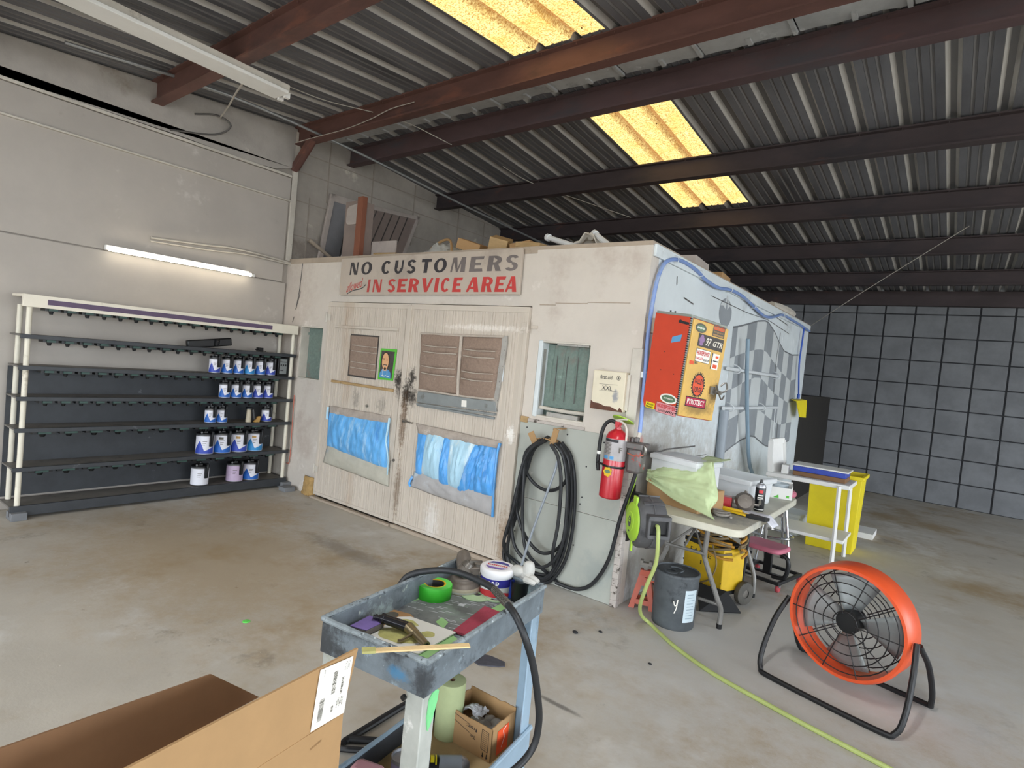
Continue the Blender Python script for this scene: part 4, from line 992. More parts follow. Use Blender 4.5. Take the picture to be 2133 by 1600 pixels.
b = B(); b.mat(0); b.rect(.24, .36, .31, .465, fd, .0012); b.mat(1); b.rect(.272, .437, .302, .452, fd, .0016); b.rect(.258, .368, .30, .393, fd, .0016); b.mat(2); b.rect(.254, .412, .304, .419, fd, .0016); b.flat([(.236, .36), (.243, .36), (.243, .465), (.236, .465)], fd, .0016); cpart('sticker', b, ['print_white', 'print_orange', 'print_ink'], label='white and orange sticker')
b = B(); b.mat(0); b.rect(.03, .36, .072, .383, fd, .0012); b.mat(1); b.text('90+', fd, .076, .364, .034, .02, .0014, .02); cpart('sticker', b, ['print_orange', 'print_grey'], label='small orange 90 plus sticker')
b = B(); b.mat(0); n = 26; P = []
for k in range(n):
    a = 2*PI*k/n
    for dr, da in ((.86, 0), (1, .03), (1, .12), (.86, .15)): P.append((.150 + .068*dr*math.cos(a + da), .232 + .09*dr*math.sin(a + da)))
b.flat(P, fd, .0012); b.mat(1); b.ell(.150, .232, .052, .070, fd, .0016, 28); b.mat(0); b.text('VALLEY', fd, .108, .24, .086, .036, .002, .02); b.text('FORGE', fd, .110, .184, .08, .036, .002, .02); cpart('sticker', b, ['print_ink', 'print_orange'], label='round gear shaped VALLEY FORGE sticker')
b = B(); b.mat(0); b.rect(.054, .078, .258, .148, fd, .0012); b.mat(1); b.rect(.06, .084, .252, .142, fd, .0015); b.mat(2); b.text('PYROTECT', fd, .07, .096, .172, .036, .002, .02); cpart('sticker', b, ['print_ink', 'print_crimson', 'print_white'], label='crimson PYROTECT sticker')
CUR[0] = CB.children[0]
b = B(); b.flat([(.19, .37), (.265, .385), (.26, .455), (.185, .445)], fr_, .0015) if False else b.flat([(.155, .47), (.225, .49), (.23, .535), (.16, .51)], fr_, .0015); cpart('sticker', b, 'sticker_blue', label='blue sticker on the red side')
b = B(); b.mat(0); b.flat([(.19, .607), (.25, .60), (.27, .603), (.265, .615), (.22, .62), (.2, .628), (.188, .62)], fr_, .0015); cpart('mark', b, ['print_ink'])
b = B(); b.mat(0); b.ell(.205, .098, .068, .034, fr_, .0012); b.mat(1); b.ell(.205, .098, .054, .024, fr_, .0016); b.mat(0); worn(b, fr_, .168, .093, .074, .011, 8, .002); cpart('sticker', b, ['print_white', 'print_green'], label='white oval sticker with green centre')
b = B(); b.mat(0); b.rect(.118, -.012, .282, .062, fr_, .0022); b.mat(1); b.rect(.12, -.01, .28, .06, fr_, .0025); b.mat(2); b.text('HORSEPOWER', fr_, .127, .025, .145, .028, .003, .03); b.mat(0)
for k in range(5): b.flat([(.2 + k*.013, .0), (.207 + k*.013, .0), (.213 + k*.013, .016), (.206 + k*.013, .016)], fr_, .003)
b.text('SALES', fr_, .14, .0, .055, .014, .003, .01); cpart('sticker', b, ['print_ink', 'print_pink', 'print_red'], label='pink HORSEPOWER sticker on the red side')
b = B(); b.mat(0); b.rect(.03, .0, .105, .042, fr_, .0012); b.mat(1); b.text('Auto', fr_, .04, .022, .055, .016, .002, .02); b.text('Meter', fr_, .036, .004, .06, .014, .002, .02); cpart('sticker', b, ['yellow_plain', 'print_ink'], label='yellow Auto Meter sticker')
b = B()
for u, v in ((.12, .405), (.11, .28), (.215, .27)): b.ell(u, v, .004, .004, fr_, .0015, 10)
cpart('hole', b, 'print_ink')
b = B(); b.bb(0, .06, .02, .06, 1.86, 1.96); b.bb(0, .05, .03, .05, 1.42, 1.46)
solo('wooden_block', b, 'wood_grey', 'small wooden mounting block behind the top of the red cabinet', 'wood block', bevel=.004)
b = B(); b.cyl((.10, .17, 1.99), (.10, .17, 2.03), .006, seg=8); b.cyl((.12, .2, 1.99), (.12, .2, 2.03), .006, seg=8); b.bb(.08, .14, .15, .22, 1.988, 1.995)
solo('bolt_plate', b, 'black_paint', 'small black bolt plate on top of the red cabinet', 'bolt')

# pvc rails on the wall, the grey riser and the leaning pole
def rail(z, y0, y1, lab, ks):
    A = thing('pipe_rail', lab, 'pipe', (.05, (y0 + y1)/2, z), group='white pipe rails on the booth wall')
    b = B(); b.cyl((.045, y0, z), (.045, y1, z), .017); part('pipe', b, 'pvc_white', A)
    b = B()
    for y in ks:
        b.tube([(0, y, z + .045), (.03, y, z + .04), (.068, y, z + .01), (.06, y, z - .025), (.0, y, z - .03)], .006, 6, 3)
    part('clip', b, 'pvc_white', A)
rail(1.708, 1.70, 3.56, 'upper white plastic pipe rail clipped to the checkered flag mural', (2.0, 3.5)); rail(1.35, 1.70, 3.66, 'lower white plastic pipe rail clipped to the checkered flag mural', (1.92, 3.02))
b = B(); b.cyl((.04, 1.755, .0), (.04, 1.755, 1.335), .04); solo('riser_pipe', b, 'pipe_grey', 'thick grey riser pipe below the left end of the lower rail', 'pipe')
b = B(); b.tube([(.075, 2.1, 2.01), (.08, 2.17, 1.7), (.085, 2.34, 1.25), (.075, 2.62, .8), (.07, 2.93, .55), (.06, 3.2, .0)], .018, 10, 4); solo('leaning_pole', b, 'pipe_blue', 'slim blue grey pole leaning across both pipe rails', 'pole')
b = B(); b.tube([(.02, 3.68, 1.35), (.02, 3.72, 1.0), (.02, 3.75, .6), (.02, 3.8, .4)], .005, 6, 4); b.bb(.005, .04, 3.77, 3.82, .3, .4)
solo('pull_cord', b, 'pvc_white', 'thin white cord hanging from the end of the lower pipe rail', 'cord')
# ------------------------------------------------------------------ paint mixing rack against the left wall
RXF, RXB, RY0, RY1 = -3.955, -4.26, -2.35, -.035
LV = [1.43, 1.19, .95, .705, .40, .10]
RK = thing('paint_rack', 'black and cream paint mixing rack standing against the left wall', 'paint rack', (-4.1, -1.2, .03))
b = B(); b.bb(RXF - .03, RXF + .01, RY0, RY1, 1.645, 1.74); b.bb(RXB, RXF, RY0, RY1, 1.72, 1.74); part('header', b, 'cream', RK, bevel=.004)
b = B(); b.rect(-2.2, 1.672, -.335, 1.712, RW(RXF + .011), .0012); part('header_band', b, 'purple_band', RK)
for y in (RY0 + .05, RY1 - .03):
    for x in (RXF - .03, RXB + .02):
        b = B(); b.cyl((x, y, .09), (x, y, 1.66), .019, seg=12); part('post', b, 'cream_post', RK)
for i, z in enumerate(LV):
    b = B(); th = .028 if i < 5 else .075
    b.bb(RXB, RXF, RY0, RY1, z - .012, z); b.mat(1); b.bb(RXF - .02, RXF + .006, RY0, RY1, z - th, z + .004); b.bb(RXB, RXF, RY1 - .02, RY1, z - th, z + .002)
    part('shelf', b, ['rack_shelf', 'rack_black'], RK, bevel=.002)
def coup(y, z, s=1.):
    b.mat(0); b.bb(RXF - .15, RXF - .03, y - .052*s, y + .052*s, z - .05, z - .014); b.cyl((RXF - .07, y, z - .05), (RXF - .07, y, z - .075), .02*s, .012*s, 8)
    b.mat(1); b.bb(RXF - .028, RXF - .012, y - .03*s, y + .03*s, z - .046, z - .03)
for i, z in enumerate([1.675] + LV[:5]):
    b = B(); y = RY1 - .2; st = .12 if i < 4 else .175
    while y > RY0 + .15: coup(y, z, st/.12*.95); y -= st
    part('stirrer_bar', b, ['black_plastic', 'green_coupling'], RK)
b = B(); b.bb(RXB + .005, RXB + .012, RY0, RY1, .12, 1.17); part('back_panel', b, 'rack_black', RK)
b = B(); b.tube([(RXF + .01, RY1 + .012, 1.0), (RXF + .012, RY1 + .015, .7), (RXF + .01, RY1 + .02, .3), (RXF - .05, RY1 + .02, .25)], .005, 6, 5); part('cable', b, 'wire_red', RK)
b = B(); b.bb(-4.04, -3.90, -.10, .0, 0, .06); part('foot', b, 'block_dark', RK, bevel=.004); b = B(); b.bb(-4.04, -3.9, RY0, RY0 + .1, 0, .06); part('foot', b, 'block_dark', RK, bevel=.004)

def can(label, y, z, r, h, blue='label_blue', lx=0, white='label_white', swirl=None, x=None, rot=None, mini=False):
    x = RXF - .02 - r if x is None else x
    t = thing('paint_can', label, 'paint can', (x, y, z + .005), (-.35 if rot is None else rot), 'paint cans on the mixing rack')
    b = B(); b.lathe([(0, 0), (r, 0), (r + .0015, .004), (r, .006), (r, h - .006), (r + .0015, h - .003), (r, h), (0, h)], 26); part('body', b, 'can_metal', t, world=False)
    b = B(); a0, a1 = -1.75, 1.75; q = r + .0012
    b.lathe([(q, .008), (q, h - .012)], 24, a0=a0, a1=a1)
    b.mat(1); n = 24; d = q + .0006
    def top(f):      # a jagged two peaked mountain band round the front
        if f < .30: return .16 + .56*(f/.30)
        if f < .52: return .72 - .54*((f-.30)/.22)
        return .18 + .24*((f-.52)/.48)
    for k in range(n):
        f0, f1 = k/n, (k+1)/n; A0, A1 = a0*.8 + (a1*.62 - a0*.8)*f0, a0*.8 + (a1*.62 - a0*.8)*f1
        b.add([(d*math.cos(A0), d*math.sin(A0), .01), (d*math.cos(A1), d*math.sin(A1), .01), (d*math.cos(A1), d*math.sin(A1), max(.012, h*top(f1))), (d*math.cos(A0), d*math.sin(A0), max(.012, h*top(f0)))], [(0, 1, 2, 3)])
    b.mat(2)
    for k in range(3):
        A0 = .05 + .0; b.lathe([(d, h*(.66 - .09*k)), (d, h*(.685 - .09*k))], 5, a0=-.35, a1=.15 - .1*k)
    if swirl: b.mat(3); b.lathe([(d, h*.74), (d, h*.86)], 6, a0=-.5, a1=.0)
    part('label', b, [white, blue, 'print_grey', swirl or 'print_grey'], t, world=False)
    b = B(); b.lathe([(0, h), (r*1.04, h), (r*1.04, h + .012), (r*.8, h + .02), (0, h + .02)], 24); b.cyl((0, 0, h + .015), (0, 0, h + .05), r*.22, r*.16, 10); b.bb(-.02, r*.75, -.016, .016, h + .015, h + .034); b.bb(r*.1, r*.9, -r*.55, -r*.2, h + .015, h + .03)
    b.cyl((r*.6, -r*.3, h + .02), (r*1.05, -r*.5, h + .026), .012, seg=8); part('lid', b, 'black_plastic', t, world=False, bevel=.002)
    b = B(); b.tube([(r*.55, r*.55, h + .03), (r*1.0, r*.75, h + .03), (r*1.02, r*.72, h*.8), (r*.98, r*.72, h*.45)], .011, 6, 3); b.box((r*.93, r*.60, h*.72), (.016, .028, h*.6), rotz(.65)); part('handle', b, 'black_plastic', t, world=False)
    return t
r1 = .050; s = 'on the top can row of the paint rack'
BL = ['label_navy', 'label_blue', 'label_blue', 'label_cyan', 'label_blue', 'label_navy']
nm = ['first', 'second', 'third', 'fourth', 'fifth', 'sixth']
for i, y in enumerate((-.85, -.73, -.615, -.50, -.385, -.275)):
    can('blue and white paint can, %s from the left on the top can row' % nm[i], y, LV[1], r1, .145, BL[i])
s = 'in the second can row of the paint rack'
for i, y in enumerate((-.735, -.62, -.505, -.39, -.28)):
    can('blue and white paint can, %s from the left on the second can row' % nm[i], y, LV[2], r1, .14, ('label_blue', 'label_blue', 'label_blue', 'label_navy', 'label_navy')[i])
can('leftmost blue and white paint can in the sparse third row', -.855, LV[3], r1, .135, 'label_blue')
can('blue and white paint can beside the gap in the third row', -.745, LV[3], r1, .135, 'label_blue')
can('blue and white paint can right of the tan cup in the third row', -.275, LV[3], r1, .13, 'label_navy')
r2 = .078; s = 'in the row of large cans'
for i, (y, c, g) in enumerate(((-.875, 'label_navy', None), (-.705, 'label_blue', 'print_grey'), (-.535, 'label_navy', 'label_gold'), (-.368, 'label_cyan', 'label_gold'))):
    can(('leftmost large paint can in the row of large cans', 'large can with bright blue mountain label in the row of large cans', 'large can with navy mountain label and gold swirl in the row of large cans', 'large can with light blue label and gold print, last in its row')[i], y, LV[4], r2, .19, c, swirl=g)
can('large plain white can at the left on the bottom shelf', -.90, LV[5], r2, .175, 'label_white')
can('large pale lilac paint can on the bottom shelf', -.555, LV[5], r2, .175, 'label_lilac', white='label_lilac')
can('large white can with blue mountain label at the right end of the bottom shelf', -.385, LV[5], r2, .175, 'label_blue')
b = B(); b.lathe([(0, 0), (.028, 0), (.022, .13), (0, .13)], 18); b.mat(1); b.lathe([(0, .13), (.034, .13), (.034, .15), (0, .15)], 14); b.cyl((.02, .03, .13), (.03, .045, .03), .018, seg=8)
solo('tan_cup', b, ['tan_cup', 'black_plastic'], 'tan tapered cup with black lid in the third row of the rack', 'cup', loc=(RXF - .06, -.475, LV[3] + .004), world=False)
b = B(); b.add([(0, -.03, 0), (.0, .025, 0), (.0, .035, .06), (0, .005, .06), (-.03, -.03, 0), (-.03, .025, 0), (-.02, .035, .06), (-.02, .005, .06)], [(0, 1, 2, 3), (7, 6, 5, 4), (0, 4, 5, 1), (2, 6, 7, 3), (1, 5, 6, 2), (0, 3, 7, 4)])
solo('yellow_scrap', b, 'label_gold', 'small folded yellow card beside the tan cup on the rack', 'card', loc=(RXF - .02, -.40, LV[3] + .005), world=False)
b = B(); b.bb(-4.14, RXF - .03, -.215, -.085, LV[1] + .005, LV[1] + .205); solo('control_box', b, 'black_plastic', 'black control box with a grey data plate at the right end of the rack', 'control box', bevel=.008)
cbx = bpy.data.objects['control_box']
b = B(); b.rect(-.195, LV[1] + .03, -.115, LV[1] + .185, RW(RXF - .03), .0012); b.mat(1)
for k in range(3): b.rect(-.187 + k*.025, LV[1] + .11, -.170 + k*.025, LV[1] + .13, RW(RXF - .03), .0016)
b.rect(-.19, LV[1] + .15, -.12, LV[1] + .158, RW(RXF - .03), .0016); b.rect(-.185, LV[1] + .06, -.15, LV[1] + .068, RW(RXF - .03), .0016)
part('data_plate', b, ['grey_metal', 'print_ink'], cbx)
b = B(); b.bar((-4.08, -1.1, 1.45), (-4.05, -.70, 1.51), .06, .075); b.cyl((-4.02, -.85, 1.455), (-4.0, -.85, 1.52), .02, seg=10)
solo('caulking_tube', b, 'black_plastic', 'black handheld tool lying on the upper rack shelf', 'tool', bevel=.01)
b = B(); b.bb(-4.07, -4.02, -.42, -.37, 1.435, 1.475); b.tube([(-4.04, -.42, 1.46), (-4.0, -.47, 1.452), (-3.98, -.36, 1.442)], .004, 5, 3)
solo('shelf_clip', b, 'black_plastic', 'small black clip on the upper rack shelf', 'clip', bevel=.004)

# ------------------------------------------------------------------ lamps, pipes and cables on the left wall and roof
WL = thing('wall_lamp', 'lit fluorescent tube lamp on the left wall above the paint rack', 'lamp', (-4.27, -1.1, 2.17))
b = B(); b.bb(-4.282, -4.235, -1.75, -.47, 2.205, 2.25); part('housing', b, 'white_paint', WL, bevel=.004)
b = B(); b.cyl((-4.225, -1.73, 2.215), (-4.225, -.44, 2.215), .017, seg=14); part('tube', b, 'tube_lit', WL)
b = B(); b.cyl((-4.225, -.455, 2.215), (-4.225, -.42, 2.215), .018, seg=12); part('end_cap', b, 'white_paint', WL)
b = B(); b.tube([(-4.26, -1.4, 2.39), (-4.255, -.9, 2.43), (-4.25, -.72, 2.45), (-4.25, -.5, 2.452), (-4.255, -.2, 2.44), (-4.26, .0, 2.425)], .012, 8, 5); b.tube([(-4.26, -1.4, 2.36), (-4.255, -.85, 2.39), (-4.25, -.5, 2.42), (-4.26, .0, 2.41)], .009, 8, 5)
solo('wall_conduit', b, 'wire_white', 'pale cable conduit arching along the left wall above the lit tube', 'conduit')
CLT = thing('strip_light', 'unlit white strip light fixture under the roof at the top left', 'light fixture', (-2.8, -1.2, 3.5), .0)
def along(x, y, z): return (x, y, z)
b = B(); b.bb(-2.88, -2.72, -2.95, -1.06, 3.53, 3.585); part('housing', b, 'dirty_white', CLT, bevel=.006)
b = B(); b.bb(-2.90, -2.70, -2.95, -1.08, 3.505, 3.532); part('reflector', b, 'white_paint', CLT, bevel=.004)
for x in (-2.865, -2.775):
    b = B(); b.bb(x, x + .03, -1.08, -1.04, 3.49, 3.535); part('lamp_holder', b, 'white_paint', CLT)
b = B(); b.tube([(-2.89, -1.33, 3.55), (-3.3, -1.2, 3.58), (-3.8, -1.02, 3.63), (-4.28, -.86, 3.68)], .008, 6, 4); solo('light_cord', b, 'wire_white', 'pale cord dropping from the strip light to the left wall', 'cord')
b = B(); b.tube([(-4.27, -1.1, 3.62), (-4.25, -.9, 3.68), (-4.22, -.78, 3.62), (-4.27, -.9, 3.5), (-4.28, -1.3, 3.4)], .009, 6, 5); solo('wall_cable', b, 'wire_grey', 'dark loop of cable at the top of the left wall', 'cable')
b = B(); b.tube([(-3.95, -2.2, zr(-2.2) - .05), (-3.9, -1.0, zr(-1.0) - .05), (-3.82, RY, zr(RY) - .22), (-3.68, 2.0, zr(2.0) - .24), (-3.5, 4.0, zr(4) - .24), (-3.2, 6.6, zr(6.6) - .24)], .014, 8, 4); solo('roof_conduit', b, 'galv', 'long grey conduit pipe running under the roof beams along the left wall', 'conduit')
b = B(); b.tube([(-4.25, -.06, 3.715), (-3.9, -.06, 3.72), (-3.4, -.06, 3.72), (-3.0, -.07, 3.745), (-2.7, -.07, 3.79), (-2.4, -.06, 3.80)], .004, 5, 5); solo('beam_wire', b, 'wire_white', 'thin pale wire running along the red beam by the ridge', 'wire')
b = B(); b.tube([(-3.3, -.75, 3.83), (-3.2, -.4, 3.82), (-2.9, .2, 3.83), (-2.6, .65, 3.7)], .004, 5, 5); b.tube([(-2.7, 1.6, 3.80), (-2.65, 2.1, 3.76), (-2.3, 2.9, 3.70), (-2.0, 3.5, 3.65)], .005, 5, 5); solo('roof_wire', b, 'wire_white', 'thin loose wire sagging under the roof sheets', 'wire')
# stub and knee brace at the wall end of the ridge beam
b = B(); b.bar((-4.30, -.03, 3.44), (-3.98, -.03, 3.74), .07, .06, (0, 1, 0)); b.bar((-4.31, -.0, 3.43), (-3.97, 0, 3.74), .012, .06, (0, 1, 0))
solo('knee_brace', b, 'rust_steel', 'short rusty diagonal brace under the wall end of the ridge beam', 'brace', bevel=.003)
b = B(); b.tube([(-4.02, -.004, 2.415), (-4.035, -.006, 2.15), (-4.02, -.006, 2.1), (-4.06, -.006, 1.98), (-4.08, -.006, 1.92)], .0035, 5, 4); b.tube([(-4.035, -.006, 2.16), (-4.05, -.006, 2.06), (-4.075, -.006, 1.95)], .003, 5, 3); b.tube([(-4.1, -.006, 1.84), (-4.12, -.006, 1.78)], .003, 5, 2)
solo('booth_wire', b, 'wire_grey', 'two thin dark wires hanging on the booth wall above the rack', 'wire')
b = B(); b.tube([(-.15, 5.6, 2.44), (.6, 5.0, 2.9), (1.6, 4.5, 3.55)], .004, 5, 3); solo('stay_wire', b, 'wire_white', 'thin straight stay wire rising from the far booth roof', 'wire')

# ------------------------------------------------------------------ things stored on the booth roof
HT = H + .03
def leaning(bl, br, tl, tr, d):      # slab from four corners with thickness d away from camera
    bl, br, tl, tr = map(V, (bl, br, tl, tr)); n = (br - bl).cross(tl - bl).normalized()
    return [bl, br, tr, tl], [p - n*d for p in (bl, br, tr, tl)]
def slab(b, bl, br, tl, tr, d):
    f, k = leaning(bl, br, tl, tr, d); b.add(f + k, [(0, 1, 2, 3), (7, 6, 5, 4), (0, 4, 5, 1), (1, 5, 6, 2), (2, 6, 7, 3), (3, 7, 4, 0)])
def lerp3(Q, u, v): bl, br, tl, tr = map(V, Q); return bl*(1-u)*(1-v) + br*u*(1-v) + tl*(1-u)*v + tr*u*v
def framed(name, Q, d, lab, mf, mp, w, grooves, cat='panel'):
    A = thing(name, lab, cat, Q[0])
    def sub(u0, u1, v0, v1, off, dd, m, nm):
        q = [lerp3(Q, u0, v0), lerp3(Q, u1, v0), lerp3(Q, u0, v1), lerp3(Q, u1, v1)]
        n = (q[1] - q[0]).cross(q[2] - q[0]).normalized(); q = [p + n*off for p in q]
        b = B(); slab(b, *q, dd); return b
    part('panel', sub(0.02, .98, .02, .98, -.012, d*.4, mp, ''), mp, A)
    b = B()
    for (u0, u1, v0, v1) in ((0, w, 0, 1), (1 - w, 1, 0, 1), (0, 1, 1 - w*1.1, 1), (0, 1, 0, w)):
        q = sub(u0, u1, v0, v1, 0, d, mf, ''); k = len(b.v); b.v += q.v; b.f += [[k + i for i in f] for f in q.f]; b.m += q.m
    part('frame', b, mf, A, bevel=.004)
    b = B()
    for u in grooves:
        q = sub(u, u + .018, w, 1 - w, -.009, .003, mp, ''); k = len(b.v); b.v += q.v; b.f += [[k + i for i in f] for f in q.f]; b.m += q.m
    part('groove', b, 'print_dark', A)
framed('framed_panel', [(-4.24, .32, HT), (-4.22, .95, HT), (-4.27, .45, 3.32), (-4.26, 1.08, 3.33)], .04, 'tall grey framed panel leaning on the left wall above the booth', 'panel_frame', 'panel_grey', .09, (.42, .7))
framed('framed_panel', [(-3.905, .365, HT), (-4.005, 1.325, HT + .095), (-4.12, .84, 3.29), (-4.22, 1.80, 3.385)], .04, 'wide taupe grooved framed panel leaning on the wall above the sign', 'panel_frame', 'panel_taupe', .06, (.2, .34, .48, .62, .77))
A = thing('cabinet_door', 'brown wooden carcass panel with a rounded patch standing on the booth roof', 'panel', (-3.5, .22, HT))
b = B(); b.bb(-3.66, -3.37, .22, .24, HT, 3.10); part('board', b, 'panel_taupe', A, bevel=.003)
b = B(); b.bb(-3.385, -3.30, .16, .22, HT, 3.115); part('edge', b, 'rust_wood', A, bevel=.003)
b = B(); b.bb(-3.345, -3.315, .22, .32, HT, 3.07); part('return_edge', b, 'panel_taupe', A)
b = B(); P = [(-3.395, 2.85), (-3.395, 3.07)] + [(-3.54 + .07*math.cos(a), 2.99 + .06*math.sin(a)) for a in (PI*.5, PI*.65, PI*.8, PI)] + [(-3.57 + .04*math.cos(a), 2.89 + .04*math.sin(a)) for a in (PI, PI*1.25, PI*1.5)]
b.prism(P, ((0, .22, 0), (1, 0, 0), (0, 0, 1)), 0, .02); part('patch', b, 'panel_frame', A, bevel=.004)
b = B(); b.bar((-4.25, .2, 2.72), (-4.2, .62, 2.50), .03, .03); solo('loose_batten', b, 'wood_grey', 'thin batten propped against the left wall above the booth corner', 'batten')
def scrap(name, c, d, R, m, lab, cat, group=None): 
    b = B(); b.box((0, 0, 0), d, R); z = min(p.z for p in b.v); b.v = [p - V((0, 0, z)) for p in b.v]
    return solo(name, b, m, lab, cat, loc=(c[0], c[1], HT), group=group, bevel=.004, world=False)
E3 = lambda a, c, d: Euler((a, c, d)).to_matrix()
scrap('wood_scrap', (-2.98, .3), (.30, .16, .07), E3(.05, .0, .1), 'wood_raw', 'tan wood scrap left of centre above the word NO', 'wood scrap', 'wood scraps on the booth roof')
scrap('wood_scrap', (-1.83, .25), (.24, .14, .09), E3(.1, .28, .2), 'kraft', 'tilted light wood block right of the crumpled bag', 'wood scrap', 'wood scraps on the booth roof')
scrap('wood_scrap', (-1.55, .3), (.16, .2, .12), E3(.3, .2, .5), 'wood_raw', 'tallest square wood offcut behind the right half of the sign', 'wood scrap', 'wood scraps on the booth roof')
scrap('wood_scrap', (-1.33, .35), (.2, .14, .10), E3(0, -.15, .1), 'kraft', 'cut wood block right of the tallest offcut', 'wood scrap', 'wood scraps on the booth roof')
scrap('wood_scrap', (-1.14, .2), (.26, .12, .06), E3(0, .1, -.1), 'wood_raw', 'flat wood scrap over the right end of the sign', 'wood scrap', 'wood scraps on the booth roof')
scrap('white_board', (-3.14, .35), (.36, .02, .22), E3(0, 0, .05), 'panel_frame', 'small pale board standing before the grooved panel', 'board')
A = thing('crumpled_bag', 'crumpled translucent plastic sheeting heaped on the booth roof behind the sign', 'plastic sheeting', (-2.25, .35, HT))
b = B()
def heap(u, v):
    a = 2*PI*u; r = v
    x = -2.25 + .30*r*math.cos(a); y = .35 + .2*r*math.sin(a)
    return (x, y, HT + max(0, .15*(1 - r*r) + .06*nz(x*9, y*9, 2)*(1-r) + .03*nz(x*22, y*22)))
b.grid(heap, 40, 14); part('sheet', b, 'clear_sheet', A)
b = B(); b.tube([(-2.02, .2, HT + .01), (-2.1, .25, HT + .15), (-2.25, .3, HT + .17), (-2.4, .3, HT + .1)], .012, 6, 4); part('rim', b, 'kraft', A)
def bracket(p, q, lab):
    b = B(); b.tube([p, q], .022, 10); d = (V(q) - V(p)).normalized(); b.tube([V(p) - d*.01, V(p) + d*.02], .03, 10)
    solo('white_bracket', b, 'pvc_white', lab, 'bracket', group='white metal bars on the booth roof')
bracket((-1.06, .3, HT + .14), (-.72, .2, HT + .03), 'white metal bar sticking up at the left end of its heap'); bracket((-.66, .35, HT + .16), (-.44, .25, HT + .02), 'white metal bar sticking up at the right end of its heap')
b = B()
def fold(u, v): return (-.83 + .28*u, .28 + .2*v, HT + .002 + max(0, .15*math.sin(PI*u)*(1 - .3*v) + .05*nz(u*5, v*5)))
b.grid(fold, 14, 8); solo('folded_sheet', b, 'dirty_white', 'folded grey white sheet between the two white metal bars', 'sheet', solid=.006)
for i, (c, d, lab) in enumerate((((-.20, 1.08), (.28, .42, .085), 'upper flat cardboard piece on the right of the booth roof'), ((-.15, 1.58), (.26, .32, .05), 'cardboard box at the edge of the booth roof on the right'))):
    scrap('cardboard_piece', c, d, E3(0, 0, .1), 'panel_frame' if i == 0 else 'kraft', lab, 'cardboard')
b = B(); b.tube([(-.12, 3.55, HT + .05), (-.08, 3.9, HT + .04), (-.06, 4.35, HT + .045)], lambda t: .045 + .02*math.sin(PI*t), 8, 4); solo('rolled_sheet', b, 'dirty_white', 'pale rolled sheet on the far edge of the booth roof', 'sheet')
# rotted foam at the foot of the left door jamb
b = B()
def lump(u, v):
    a = PI*u; r = .02 + .13*v
    return (-3.565 + .11*(1 - .0*v)*math.cos(a)*(1-.25*v), -.004 - .05*math.sin(PI*min(1, u))*(1 - .5*v) - .012*nz(u*7, v*7), .19*v + .01*nz(u*9, v*9, 3))
b.grid(lump, 22, 14); b.bb(-3.66, -3.47, -.004, 0, 0, .16); solo('foam_patch', b, 'foam_tan', 'crumbling yellow foam patch at the foot of the wall beside the left door', 'foam')
b = B(); b.bb(-3.86, -3.74, -.17, -.05, 0, .045); solo('small_block', b, 'block_dark', 'small grey concrete block on the floor by the paint rack', 'block', bevel=.004)
# ------------------------------------------------------------------ hose reel on the booth corner
RN = V((-.72, -.694, 0)).normalized(); RO = V((.694, -.72, 0)).normalized()
RCn = V((.272, -.262, .692))
HR = thing('hose_reel', 'grey retractable hose reel with lime green side cover on the booth corner', 'hose reel', RCn - V((0, 0, .19)))
RM = Matrix((RO, V((0, 0, 1)), RN)).transposed()      # local x = outlet, y = up, z = cover side
b = B(); b.lathe([(0, -.085), (.125, -.085), (.146, -.075), (.153, -.055), (.153, .055), (.146, .072), (.13, .085), (0, .085)], 40, o=RCn, R=RM); part('housing', b, 'reel_grey', HR, bevel=.003)
b = B()
for a in (.35, 1.0, 1.7): b.box(RCn + RM @ V((.155*math.cos(a), .155*math.sin(a), -.005)), (.012, .02, .13), RM @ Matrix.Rotation(a, 3, 'Z'))
b.lathe([(.152, -.006), (.158, -.006), (.158, .004), (.152, .004)], 40, o=RCn, R=RM); part('rib', b, 'reel_grey', HR, bevel=.002)
b = B(); b.lathe([(0, .107), (.056, .107), (.06, .103), (.104, .099), (.116, .092), (.119, .08), (0, .08)], 40, o=RCn, R=RM)
b.box(RCn + RM @ V((.02, .13, .087)), (.055, .055, .014), RM); b.box(RCn + RM @ V((.01, -.14, .085)), (.02, .075, .012), RM)
part('side_cover', b, 'lime', HR, bevel=.002)
fc = (RCn + RN*.1125, -RO * -1, V((0, 0, 1)))
b = B(); b.mat(0); fcv = (RCn + RM @ V((0, 0, .1075)), RM @ V((1, 0, 0)), RM @ V((0, 1, 0)))
b.ell(0, 0, .024, .034, fcv, .001, 20); b.mat(1); b.rect(-.016, -.004, .016, .006, fcv, .0015); b.flat([(-.014, .012), (.01, .012), (.0, .026)], fcv, .0015); b.mat(0); b.rect(-.012, -.062, .012, -.052, fcv, .001); part('badge', b, ['reel_grey', 'lime'], HR)
b = B()
for (x0, x1, y0, y1) in ((.095, .19, .055, .083), (.095, .19, -.05, -.028)):
    b.box(RCn + RM @ V(((x0+x1)/2, (y0+y1)/2, -.01)), (x1-x0, y1-y0, .135), RM)
for z in (-.07, .052): b.box(RCn + RM @ V((.14, .017, z)), (.098, .11, .016), RM)
part('outlet', b, 'reel_grey', HR, bevel=.004)
b = B(); b.box(RCn + RM @ V((.153, .015, -.01)), (.03, .075, .105), RM); part('outlet_opening', b, 'black_plastic', HR)
b = B(); b.bar(RCn + RM @ V((-.12, .12, -.06)), V((.02, .05, .78)), .05, .02); b.bar(RCn + RM @ V((-.12, -.12, -.06)), V((.02, .05, .50)), .05, .02); b.bb(.0, .02, .03, .09, .45, .83); part('bracket', b, 'black_paint', HR)
b = B(); P0 = RCn + RM @ V((.176, .02, 0))
